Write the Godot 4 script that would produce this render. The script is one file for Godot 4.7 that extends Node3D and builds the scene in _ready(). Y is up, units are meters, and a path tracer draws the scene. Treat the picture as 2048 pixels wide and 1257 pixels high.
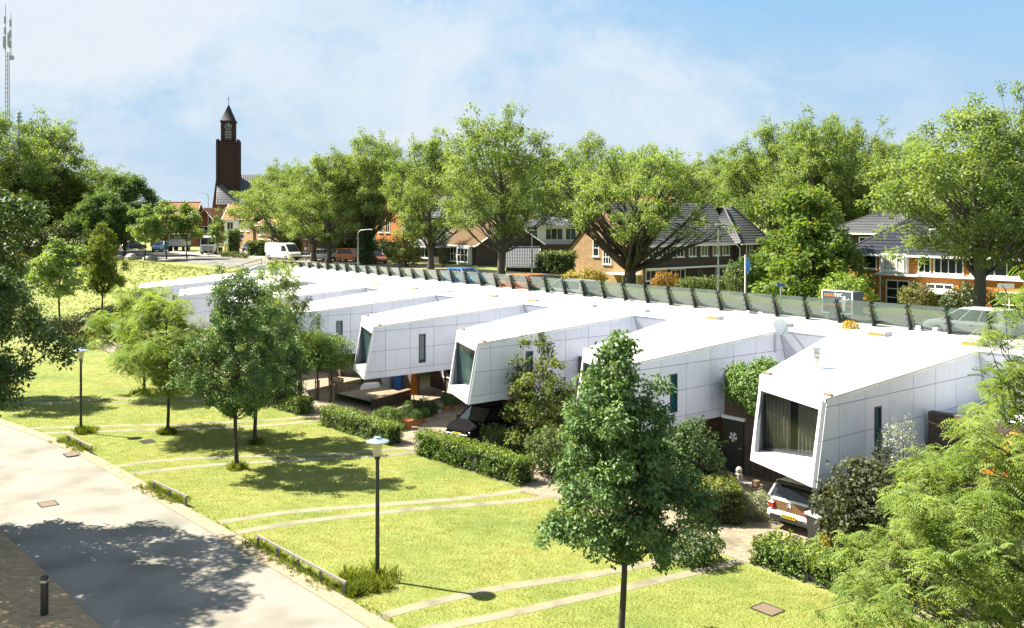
extends Node3D
# A row of white cantilevered dwellings built into a dike, seen from an upper window across a lawn.
# Axes: y up, metres. The dike runs along U; B points from the lawn towards the dike road.

const U := Vector3(-0.6263, 0, -0.7796)
const B := Vector3(0.7796, 0, -0.6263)
const FENCE0 := Vector3(19.37, 0, -38.3)
const ROAD_Y := 4.4

var rng := RandomNumberGenerator.new()
var taken := {}
var M := {}
var quad_index := PackedInt32Array()


func _ready() -> void:
	# --- camera, sky, sun, exposure
	var cam := Camera3D.new()
	cam.name = "camera"
	cam.position = Vector3(0, 10, 0)
	cam.set_frustum(0.1 * 1257.0 / 1900.0, Vector2(0, -0.1 * 192.5 / 1900.0), 0.1, 3000.0)
	add_child(cam)
	cam.current = true
	var sun := DirectionalLight3D.new()
	sun.name = "sun"
	sun.light_energy = 1.6
	sun.light_color = Color(1.0, 0.965, 0.9)
	sun.light_angular_distance = 0.5
	sun.shadow_enabled = true
	sun.sky_mode = DirectionalLight3D.SKY_MODE_LIGHT_ONLY
	add_child(sun)
	sun.look_at_from_position(Vector3(-0.93 * 0.643, 0.766, -0.36 * 0.643), Vector3.ZERO)
	var env := Environment.new()
	env.background_mode = Environment.BG_SKY
	env.sky = Sky.new()
	env.sky.sky_material = make_sky()
	env.background_energy_multiplier = 1.0
	env.tonemap_mode = Environment.TONE_MAPPER_LINEAR
	env.tonemap_exposure = 3.9
	env.sdfgi_enabled = true
	env.ssao_enabled = true
	env.ssil_enabled = true
	var we := WorldEnvironment.new()
	we.name = "environment"
	we.environment = env
	add_child(we)
	# --- scene
	for i in 280000:
		quad_index.append_array(PackedInt32Array([4 * i, 4 * i + 1, 4 * i + 2, 4 * i, 4 * i + 2, 4 * i + 3]))
	make_materials()
	build_ground()
	build_row()
	build_fence()
	build_back_houses()
	build_church()
	build_trees()
	build_garden()
	build_traffic()
	build_street()
	build_grass()


func make_sky() -> PanoramaSkyMaterial:
	var w := 2048
	var h := 1024
	var big := FastNoiseLite.new()
	big.seed = 371
	big.frequency = 1.0
	big.fractal_octaves = 5
	big.fractal_gain = 0.5
	big.domain_warp_enabled = true
	big.domain_warp_amplitude = 0.35
	big.domain_warp_frequency = 1.3
	var data := PackedFloat32Array()
	data.resize(w * h * 3)
	var k := 0
	for j in h:
		var el := (0.5 - (j + 0.5) / h) * PI
		var s := sin(el)
		var c := cos(el)
		var t := clampf(s, 0.0, 1.0)
		var blue := Vector3(0.135, 0.18, 0.225).lerp(Vector3(0.076, 0.155, 0.238), smoothstep(0.0, 0.32, t)).lerp(Vector3(0.035, 0.08, 0.185), smoothstep(0.3, 1.0, t))
		var white := Vector3(0.213, 0.230, 0.247)
		if s < 0.0:
			blue = Vector3(0.12, 0.13, 0.12)
		for i in w:
			var col := blue
			if s > 0.0:
				var a := ((i + 0.5) / w - 0.5) * TAU
				var lay := 1.0 / (0.16 + s)
				var px := sin(2.0 * a) * 0.5 * c * lay
				var pz := -cos(2.0 * a) * 0.5 * c * lay
				var n := big.get_noise_3d(px * 0.5 + 3.1 + 0.15 * pz, pz * 0.55, 0.4)
				var cl := smoothstep(-0.42, 0.40, n) * 0.92
				col = blue.lerp(white, cl)
			data[k] = col.x
			data[k + 1] = col.y
			data[k + 2] = col.z
			k += 3
	var im := Image.create_from_data(w, h, false, Image.FORMAT_RGBF, data.to_byte_array())
	var m := PanoramaSkyMaterial.new()
	m.panorama = ImageTexture.create_from_image(im)
	return m


# ------------------------------------------------------------------ mesh helpers
class MB:
	var v := PackedVector3Array()
	var n := PackedVector3Array()
	var t := PackedVector2Array()

	func tri(a: Vector3, b: Vector3, c: Vector3) -> void:   # counter-clockwise from outside
		var q := (b - a).cross(c - a).normalized()
		v.append(a); v.append(c); v.append(b)
		n.append(q); n.append(q); n.append(q)
		t.append(Vector2(0, 0)); t.append(Vector2(1, 1)); t.append(Vector2(1, 0))

	func tri_n(a: Vector3, b: Vector3, c: Vector3, na: Vector3, nb: Vector3, nc: Vector3) -> void:
		v.append(a); v.append(c); v.append(b)
		n.append(na); n.append(nc); n.append(nb)
		t.append(Vector2(0, 0)); t.append(Vector2(1, 1)); t.append(Vector2(1, 0))

	func quad(a: Vector3, b: Vector3, c: Vector3, d: Vector3) -> void:
		var q := (c - a).cross(d - b).normalized()
		v.append_array(PackedVector3Array([a, c, b, a, d, c]))
		n.append_array(PackedVector3Array([q, q, q, q, q, q]))
		t.append_array(PackedVector2Array([Vector2(0, 0), Vector2(1, 1), Vector2(1, 0), Vector2(0, 0), Vector2(0, 1), Vector2(1, 1)]))

	func quad_n(a: Vector3, b: Vector3, c: Vector3, d: Vector3, na: Vector3, nb: Vector3, nc: Vector3, nd: Vector3) -> void:
		tri_n(a, b, c, na, nb, nc)
		tri_n(a, c, d, na, nc, nd)

	func hexa(p: Array) -> void:   # p: bottom 0..3 counter-clockwise from above, top 4..7
		quad(p[3], p[2], p[1], p[0])
		quad(p[4], p[5], p[6], p[7])
		for i in 4:
			var j := (i + 1) % 4
			quad(p[i], p[j], p[j + 4], p[i + 4])

	func box(c: Vector3, s: Vector3, x := Basis()) -> void:
		var h := s * 0.5
		var p := []
		for y in [-h.y, h.y]:
			p.append(c + x * Vector3(-h.x, y, h.z))
			p.append(c + x * Vector3(h.x, y, h.z))
			p.append(c + x * Vector3(h.x, y, -h.z))
			p.append(c + x * Vector3(-h.x, y, -h.z))
		hexa(p)

	func soft_box(c: Vector3, s: Vector3, r: float, x := Basis()) -> void:   # chamfered vertical and top edges
		var rings := []
		var h := s * 0.5
		for q in [[-h.y, 0.0], [h.y - r, 0.0], [h.y, r]]:
			var ring := []
			var ax: float = h.x - q[1]
			var az: float = h.z - q[1]
			for k in [[1, 0, 1], [0, 1, 1], [0, 1, -1], [1, 0, -1]]:
				pass
			ring = [Vector3(-ax, q[0], az - r), Vector3(-ax + r, q[0], az), Vector3(ax - r, q[0], az), Vector3(ax, q[0], az - r), Vector3(ax, q[0], -az + r), Vector3(ax - r, q[0], -az), Vector3(-ax + r, q[0], -az), Vector3(-ax, q[0], -az + r)]
			for i in 8:
				ring[i] = c + x * ring[i]
			rings.append(ring)
		loft(rings, true, true)

	func loft(rings: Array, cap_first := false, cap_last := false) -> void:
		for k in rings.size() - 1:
			var a: Array = rings[k]
			var b: Array = rings[k + 1]
			for i in a.size():
				var j := (i + 1) % a.size()
				quad(a[i], a[j], b[j], b[i])
		if cap_first:
			fan(rings[0], true)
		if cap_last:
			fan(rings[-1], false)

	func fan(r: Array, flip: bool) -> void:
		for i in range(1, r.size() - 1):
			if flip:
				tri(r[0], r[i + 1], r[i])
			else:
				tri(r[0], r[i], r[i + 1])

	func tube(pts: Array, rad: Array, sides := 6, caps := true) -> void:
		var last := []
		var lastn := []
		for k in pts.size():
			var dir: Vector3 = (pts[mini(k + 1, pts.size() - 1)] - pts[maxi(k - 1, 0)]).normalized()
			var side := dir.cross(Vector3.UP if absf(dir.y) < 0.9 else Vector3.RIGHT).normalized()
			if last.size():
				# keep rings aligned
				var ref: Vector3 = lastn[0]
				ref = (ref - dir * ref.dot(dir)).normalized()
				if ref.length() > 0.1:
					side = ref
			var up := dir.cross(side)
			var ring := []
			var nn := []
			for i in sides:
				var a := TAU * i / sides
				var o := side * cos(a) + up * sin(a)
				ring.append(pts[k] + o * rad[k])
				nn.append(o)
			if last.size():
				for i in sides:
					var j := (i + 1) % sides
					quad_n(last[i], last[j], ring[j], ring[i], lastn[i], lastn[j], nn[j], nn[i])
			elif caps:
				fan(ring, true)
			last = ring
			lastn = nn
		if caps:
			fan(last, false)

	func lathe(prof: Array, sides := 16, at := Transform3D()) -> void:   # prof: Vector2(radius, height) upwards
		for k in prof.size() - 1:
			var p: Vector2 = prof[k]
			var q: Vector2 = prof[k + 1]
			var sl := (q - p)
			for i in sides:
				var a := TAU * i / sides
				var b := TAU * (i + 1) / sides
				var na := Vector3(cos(a) * sl.y, -sl.x, -sin(a) * sl.y).normalized()
				var nb := Vector3(cos(b) * sl.y, -sl.x, -sin(b) * sl.y).normalized()
				var A := at * Vector3(cos(a) * p.x, p.y, -sin(a) * p.x)
				var Bq := at * Vector3(cos(b) * p.x, p.y, -sin(b) * p.x)
				var C := at * Vector3(cos(b) * q.x, q.y, -sin(b) * q.x)
				var Dq := at * Vector3(cos(a) * q.x, q.y, -sin(a) * q.x)
				var bn := at.basis
				if q.x > 0.0001:
					tri_n(A, C, Dq, bn * na, bn * nb, bn * na)
				if p.x > 0.0001:
					tri_n(A, Bq, C, bn * na, bn * nb, bn * nb)

	func prism(poly: PackedVector2Array, at: Transform3D, depth: float) -> void:   # polygon in x,y, pushed along +z by depth
		var q := poly
		if Geometry2D.is_polygon_clockwise(q):
			q = q.duplicate()
			q.reverse()
		var ix := Geometry2D.triangulate_polygon(q)
		for k in range(0, ix.size(), 3):
			var a := q[ix[k]]
			var b := q[ix[k + 1]]
			var c := q[ix[k + 2]]
			if (b - a).cross(c - a) < 0:
				var sw := b
				b = c
				c = sw
			tri(at * Vector3(a.x, a.y, depth), at * Vector3(b.x, b.y, depth), at * Vector3(c.x, c.y, depth))
			tri(at * Vector3(a.x, a.y, 0), at * Vector3(c.x, c.y, 0), at * Vector3(b.x, b.y, 0))
		for k in q.size():
			var a := q[k]
			var b := q[(k + 1) % q.size()]
			quad(at * Vector3(a.x, a.y, 0), at * Vector3(b.x, b.y, 0), at * Vector3(b.x, b.y, depth), at * Vector3(a.x, a.y, depth))

	func ball(c: Vector3, r: Vector3, sides := 12, rings := 7) -> void:
		var prof := []
		for k in rings + 1:
			var a := PI * k / rings - PI / 2
			prof.append(Vector2(maxf(cos(a), 0.0), sin(a)))
		lathe(prof, sides, Transform3D(Basis.from_scale(r), c))

	func mesh(mat: Material) -> ArrayMesh:
		var arr := []
		arr.resize(Mesh.ARRAY_MAX)
		arr[Mesh.ARRAY_VERTEX] = v
		arr[Mesh.ARRAY_NORMAL] = n
		arr[Mesh.ARRAY_TEX_UV] = t
		var m := ArrayMesh.new()
		m.add_surface_from_arrays(Mesh.PRIMITIVE_TRIANGLES, arr)
		m.surface_set_material(0, mat)
		return m


func numbered(called: String) -> String:
	var k: int = taken.get(called, 0)
	taken[called] = k + 1
	return called if k == 0 else "%s_%03d" % [called, k]


func put(called: String, b: MB, mat: Material, parent: Node3D) -> MeshInstance3D:
	return put_mesh(called, b.mesh(mat), parent)


func put_mesh(called: String, me: Mesh, parent: Node3D) -> MeshInstance3D:
	var o := MeshInstance3D.new()
	o.mesh = me
	o.name = numbered(called) if parent == self else called
	parent.add_child(o, true)
	return o


func thing(called: String, label: String, category: String, at := Vector3.ZERO, basis := Basis(), group := "") -> Node3D:
	var o := Node3D.new()
	o.name = numbered(called)
	add_child(o)
	o.transform = Transform3D(basis, at)
	tag(o, label, category, group)
	return o


func tag(o: Node3D, label: String, category: String, group := "") -> void:
	o.set_meta("label", label)
	o.set_meta("category", category)
	if group:
		o.set_meta("group", group)


func structure(called: String, b: MB, mat: Material, label := "") -> MeshInstance3D:
	var o := put(called, b, mat, self)
	o.set_meta("kind", "structure")
	if label:
		o.set_meta("label", label)
	return o


func stuff(o: Node3D) -> Node3D:
	o.set_meta("kind", "stuff")
	return o


# ------------------------------------------------------------------ materials
func lin(r: float, g: float, b: float, a := 1.0) -> Color:
	var c := Color(r, g, b).linear_to_srgb()
	c.a = a
	return c


func noise_tex(seed_: int, freq: float, oct: int, stops: Array, size := 512, kind := FastNoiseLite.TYPE_SIMPLEX_SMOOTH) -> NoiseTexture2D:
	var f := FastNoiseLite.new()
	f.seed = seed_
	f.frequency = freq
	f.fractal_octaves = oct
	f.noise_type = kind
	var t := NoiseTexture2D.new()
	t.width = size
	t.height = size
	t.seamless = true
	t.noise = f
	if stops.size():
		var g := Gradient.new()
		var off := PackedFloat32Array()
		var col := PackedColorArray()
		for k in stops.size():
			off.append(float(k) / (stops.size() - 1))
			col.append(stops[k])
		g.offsets = off
		g.colors = col
		t.color_ramp = g
	return t


func solid(c: Color, rough := 0.6, metal := 0.0) -> StandardMaterial3D:
	var m := StandardMaterial3D.new()
	m.albedo_color = c
	m.roughness = rough
	m.metallic = metal
	return m


func textured(t: Texture2D, scale: float, rough := 0.9, bump: Texture2D = null, bump_cm := 0.0, bump_scale_same := true) -> StandardMaterial3D:
	var m := StandardMaterial3D.new()
	m.albedo_texture = t
	m.roughness = rough
	m.uv1_triplanar = true
	m.uv1_world_triplanar = true
	m.uv1_scale = Vector3.ONE * scale
	if bump:
		m.heightmap_enabled = true
		m.heightmap_texture = bump
		m.heightmap_scale = bump_cm
	return m


func spread(m: StandardMaterial3D, t: Texture2D, scale: float) -> StandardMaterial3D:   # a second, broad pattern multiplied over the first
	m.detail_enabled = true
	m.detail_albedo = t
	m.detail_blend_mode = BaseMaterial3D.BLEND_MODE_MUL
	m.detail_uv_layer = BaseMaterial3D.DETAIL_UV_2
	m.uv2_triplanar = true
	m.uv2_world_triplanar = true
	m.uv2_scale = Vector3.ONE * scale
	return m


func brick_tex(a: Color, b: Color, joint: Color, seed_: int) -> Array:   # 1.68 m x 1.04 m of running bond
	var w := 448
	var h := 256
	var im := Image.create(w, h, false, Image.FORMAT_RGB8)
	var hi := Image.create(w, h, false, Image.FORMAT_RGB8)
	im.fill(joint)
	hi.fill(Color(0.25, 0.25, 0.25))
	var r := RandomNumberGenerator.new()
	r.seed = seed_
	for row in 16:
		for k in range(-1, 8):
			var x := k * 56 + (28 if row % 2 else 0)
			var c := a.lerp(b, r.randf())
			c = c.darkened(r.randf() * 0.15)
			im.fill_rect(Rect2i(x + 2, row * 16 + 2, 53, 13), c)
			hi.fill_rect(Rect2i(x + 2, row * 16 + 2, 53, 13), Color(0.8, 0.8, 0.8))
	for k in 9000:
		var x := r.randi() % w
		var y := r.randi() % h
		im.set_pixel(x, y, im.get_pixel(x, y).darkened(r.randf() * 0.3))
	return [ImageTexture.create_from_image(im), ImageTexture.create_from_image(hi)]


func brick_mat(a: Color, b: Color, joint: Color, seed_: int) -> StandardMaterial3D:
	var t := brick_tex(a, b, joint, seed_)
	var m := textured(t[0], 1.0, 0.9, t[1], 0.8)
	m.uv1_scale = Vector3(1.0 / 1.68, 1.0 / 1.04, 1.0 / 1.68)
	return m


func leaf_mat(back: float) -> StandardMaterial3D:
	var m := StandardMaterial3D.new()
	m.vertex_color_use_as_albedo = true
	m.roughness = 0.55
	m.metallic_specular = 0.35
	m.backlight_enabled = true
	m.backlight = Color(back, back, back * 0.5)
	return m


func make_materials() -> void:
	var grey_spread := noise_tex(3, 0.012, 4, [Color(0.72, 0.74, 0.70), Color(0.95, 0.95, 0.93), Color(1, 1, 1)])
	var lawn_spread := noise_tex(4, 0.014, 5, [lin(0.50, 0.70, 0.50), lin(0.80, 0.90, 0.78), lin(0.97, 0.98, 0.92), lin(1.0, 0.90, 0.95)])
	var fine := noise_tex(7, 0.12, 3, [Color(0.2, 0.2, 0.2), Color(0.8, 0.8, 0.8)])
	M.grass = spread(textured(noise_tex(5, 0.06, 5, [lin(0.112, 0.135, 0.026), lin(0.18, 0.198, 0.044), lin(0.25, 0.25, 0.07)]), 0.33, 0.95, fine, 3.0), lawn_spread, 0.035)
	M.asphalt = spread(textured(noise_tex(8, 0.16, 4, [lin(0.155, 0.144, 0.128), lin(0.212, 0.198, 0.174), lin(0.26, 0.244, 0.214)]), 0.5, 0.92, fine, 0.3), grey_spread, 0.045)
	M.road = spread(textured(noise_tex(9, 0.16, 4, [lin(0.10, 0.10, 0.098), lin(0.14, 0.138, 0.13), lin(0.18, 0.175, 0.165)]), 0.5, 0.92), grey_spread, 0.03)
	M.paver = paver_mat(lin(0.25, 0.20, 0.12), lin(0.31, 0.255, 0.165), 21)
	M.walk = paver_mat(lin(0.27, 0.19, 0.10), lin(0.36, 0.27, 0.155), 22)
	M.yard = spread(paver_mat(lin(0.23, 0.19, 0.13), lin(0.31, 0.265, 0.195), 23), grey_spread, 0.09)
	M.track = spread(textured(noise_tex(12, 0.1, 4, [lin(0.13, 0.118, 0.075), lin(0.215, 0.195, 0.13), lin(0.27, 0.245, 0.175)]), 0.6, 0.9, fine, 0.5), grey_spread, 0.13)
	M.soil = textured(noise_tex(13, 0.1, 4, [lin(0.035, 0.026, 0.018), lin(0.075, 0.055, 0.038)]), 0.6, 1.0, fine, 4.0)
	var streaks := noise_tex(14, 0.02, 5, [Color(0.945, 0.945, 0.95), Color(0.98, 0.98, 0.985), Color(1, 1, 1), Color(1, 1, 1)])
	M.white_wall = spread(solid(lin(0.64, 0.655, 0.715), 0.5), streaks, 0.3)
	M.white_wall_b = spread(solid(lin(0.605, 0.625, 0.69), 0.5), streaks, 0.3)
	for k in [M.white_wall, M.white_wall_b]:
		k.uv2_scale = Vector3(0.34, 0.10, 0.34)
	M.white_roof = spread(solid(lin(0.80, 0.80, 0.79), 0.7), noise_tex(16, 0.01, 5, [Color(0.86, 0.85, 0.82), Color(0.98, 0.98, 0.97), Color(1, 1, 1)]), 0.12)
	M.backing = solid(lin(0.10, 0.11, 0.13), 0.8)
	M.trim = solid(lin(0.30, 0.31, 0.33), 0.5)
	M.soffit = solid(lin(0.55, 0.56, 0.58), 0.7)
	M.dark_frame = solid(lin(0.035, 0.037, 0.042), 0.4)
	M.white_frame = solid(lin(0.76, 0.76, 0.73), 0.5)
	M.glass = glass(Color(0.06, 0.085, 0.075, 0.62))
	M.dark_glass = solid(lin(0.02, 0.026, 0.03), 0.06)
	M.dark_glass.metallic_specular = 0.55
	M.picture_glass = glass(Color(0.22, 0.33, 0.34, 0.55))
	M.teal_glass = glass(Color(0.10, 0.30, 0.33, 0.72))
	M.curtain = spread(solid(lin(0.50, 0.49, 0.40), 0.95), noise_tex(33, 0.02, 2, [Color(0.8, 0.8, 0.8), Color(1, 1, 1)]), 1.0)
	M.fence_glass = glass(Color(0.11, 0.27, 0.22, 0.55))
	M.black = solid(lin(0.018, 0.019, 0.02), 0.45)
	M.steel = solid(lin(0.42, 0.44, 0.46), 0.35, 0.8)
	M.zinc = solid(lin(0.35, 0.36, 0.37), 0.5, 0.4)
	M.lamp_blue = solid(lin(0.36, 0.43, 0.52), 0.28, 0.5)
	M.brick_dark = brick_mat(Color(0.24, 0.20, 0.18), Color(0.33, 0.27, 0.23), Color(0.30, 0.28, 0.26), 1)
	M.brick_brown = brick_mat(Color(0.33, 0.27, 0.24), Color(0.43, 0.34, 0.29), Color(0.42, 0.39, 0.35), 2)  # mid-brown brick in its own even tones
	M.brick_tan = brick_mat(Color(0.56, 0.44, 0.31), Color(0.68, 0.54, 0.38), Color(0.62, 0.55, 0.45), 3)
	M.brick_orange = brick_mat(Color(0.70, 0.42, 0.17), Color(0.80, 0.50, 0.22), Color(0.62, 0.48, 0.34), 4)
	M.brick_red = brick_mat(Color(0.40, 0.20, 0.14), Color(0.52, 0.27, 0.19), Color(0.42, 0.33, 0.28), 5)
	M.brick_church = brick_mat(Color(0.17, 0.095, 0.09), Color(0.27, 0.14, 0.125), Color(0.17, 0.14, 0.13), 6)
	M.tile_orange = spread(solid(lin(0.40, 0.165, 0.055), 0.8), noise_tex(17, 0.06, 4, [Color(0.7, 0.66, 0.62), Color(1, 1, 1)]), 0.3)
	M.tile_tan = spread(solid(lin(0.30, 0.195, 0.10), 0.85), noise_tex(18, 0.07, 4, [Color(0.6, 0.58, 0.54), Color(1, 1, 1)]), 0.3)
	M.tile_grey = spread(solid(lin(0.10, 0.105, 0.11), 0.6), noise_tex(19, 0.08, 4, [Color(0.55, 0.55, 0.56), Color(1, 1, 1)]), 0.35)
	M.tile_black = spread(solid(lin(0.03, 0.036, 0.052), 0.4), noise_tex(20, 0.08, 3, [Color(0.7, 0.7, 0.72), Color(1, 1, 1)]), 0.35)
	M.slate = spread(solid(lin(0.12, 0.13, 0.145), 0.5), noise_tex(24, 0.08, 3, [Color(0.6, 0.6, 0.62), Color(1, 1, 1)]), 0.2)
	M.copper = solid(lin(0.012, 0.017, 0.024), 0.8)
	M.bark = textured(noise_tex(25, 0.05, 4, [lin(0.03, 0.025, 0.02), lin(0.085, 0.07, 0.055)]), 1.2, 0.95, fine, 2.0)
	M.bark_pale = textured(noise_tex(26, 0.05, 4, [lin(0.05, 0.045, 0.036), lin(0.13, 0.115, 0.09)]), 1.2, 0.95, fine, 2.0)
	M.rust = textured(noise_tex(29, 0.05, 3, [lin(0.10, 0.07, 0.045), lin(0.17, 0.12, 0.08)]), 1.0, 0.9)
	M.wood = textured(noise_tex(27, 0.05, 4, [lin(0.13, 0.085, 0.05), lin(0.23, 0.16, 0.10)]), 1.0, 0.85)
	M.grey_wood = textured(noise_tex(28, 0.05, 4, [lin(0.14, 0.125, 0.105), lin(0.26, 0.24, 0.21)]), 1.0, 0.85)
	M.terracotta = solid(lin(0.42, 0.155, 0.05), 0.8)
	M.leaf = leaf_mat(1.0)
	M.leaf_thick = leaf_mat(0.8)
	M.concrete = spread(solid(lin(0.33, 0.31, 0.28), 0.85), grey_spread, 0.3)
	M.orange_cloth = solid(lin(0.50, 0.17, 0.02), 0.9)
	M.white_cloth = solid(lin(0.66, 0.66, 0.64), 0.9)
	M.tyre = solid(lin(0.02, 0.02, 0.02), 0.85)
	M.rim = solid(lin(0.40, 0.41, 0.42), 0.35, 0.6)
	M.red_light = solid(lin(0.30, 0.02, 0.015), 0.25)
	M.amber = solid(lin(0.20, 0.17, 0.04), 0.4)
	M.plate = solid(lin(0.62, 0.42, 0.03), 0.5)
	M.lamp_clear = solid(lin(0.55, 0.57, 0.58), 0.15)
	M.blue_paint = solid(lin(0.03, 0.11, 0.33), 0.4)
	M.yellow_paint = solid(lin(0.55, 0.33, 0.03), 0.5)
	M.white_line = solid(lin(0.62, 0.62, 0.60), 0.8)


func glass(c: Color) -> StandardMaterial3D:
	var m := StandardMaterial3D.new()
	m.albedo_color = c
	m.transparency = BaseMaterial3D.TRANSPARENCY_ALPHA
	m.roughness = 0.04
	return m


func paver_mat(a: Color, b: Color, seed_: int) -> StandardMaterial3D:   # small pavers, 2 m x 2 m
	var w := 400
	var im := Image.create(w, w, false, Image.FORMAT_RGB8)
	im.fill(a.darkened(0.35))
	var r := RandomNumberGenerator.new()
	r.seed = seed_
	for row in 20:
		for k in range(-1, 10):
			im.fill_rect(Rect2i(k * 40 + (20 if row % 2 else 0) + 1, row * 20 + 1, 38, 18), a.lerp(b, r.randf()).darkened(r.randf() * 0.1))
	return textured(ImageTexture.create_from_image(im), 0.5, 0.92)


func paint(c: Color) -> StandardMaterial3D:
	var m := solid(c, 0.35)
	m.clearcoat_enabled = true
	m.clearcoat = 0.8
	m.clearcoat_roughness = 0.08
	return m


# ------------------------------------------------------------------ the ground
func sf(s: float, f: float, y := 0.0) -> Vector3:   # s along the dike from the near end of the fence, f beyond the fence
	return FENCE0 + U * s + B * f + Vector3(0, y, 0)


func land(s: float, f: float) -> float:
	var beyond := ROAD_Y - 2.4 * smoothstep(15.0, 36.0, f) * (1.0 - smoothstep(40.0, 78.0, s))
	var cut := ROAD_Y * smoothstep(-1.0, -0.5, f)
	var slope := ROAD_Y * smoothstep(-17.0, -0.4, f) + 0.25 * sin(s * 0.31) * smoothstep(-15.0, -8.0, f) * smoothstep(0.0, -6.0, f)
	if f > 0.0:
		return beyond
	return lerpf(cut, slope, smoothstep(67.5, 69.5, s))


func land_at(p: Vector3) -> Vector3:
	var r := p - FENCE0
	return Vector3(p.x, land(r.x * U.x + r.z * U.z, r.x * B.x + r.z * B.z), p.z)


func ribbon(b: MB, left: Array, right: Array) -> void:   # two edges running the same way; seen from above, left is left
	for k in left.size() - 1:
		b.quad(right[k], right[k + 1], left[k + 1], left[k])


func bent(pts: Array, n := 24) -> Array:
	var c := Curve3D.new()
	for k in pts.size():
		var d: Vector3 = (pts[mini(k + 1, pts.size() - 1)] - pts[maxi(k - 1, 0)]) / 6.0
		c.add_point(pts[k], -d, d)
	var out := []
	for k in n + 1:
		out.append(c.sample_baked(c.get_baked_length() * k / n))
	return out


func band(b: MB, pts: Array, w: float, y: float) -> void:
	var l := []
	var r := []
	for k in pts.size():
		var d: Vector3 = pts[mini(k + 1, pts.size() - 1)] - pts[maxi(k - 1, 0)]
		d.y = 0
		var o := Vector3(d.z, 0, -d.x).normalized() * w * 0.5
		l.append(pts[k] + o + Vector3(0, y, 0))
		r.append(pts[k] - o + Vector3(0, y, 0))
	ribbon(b, l, r)


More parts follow.
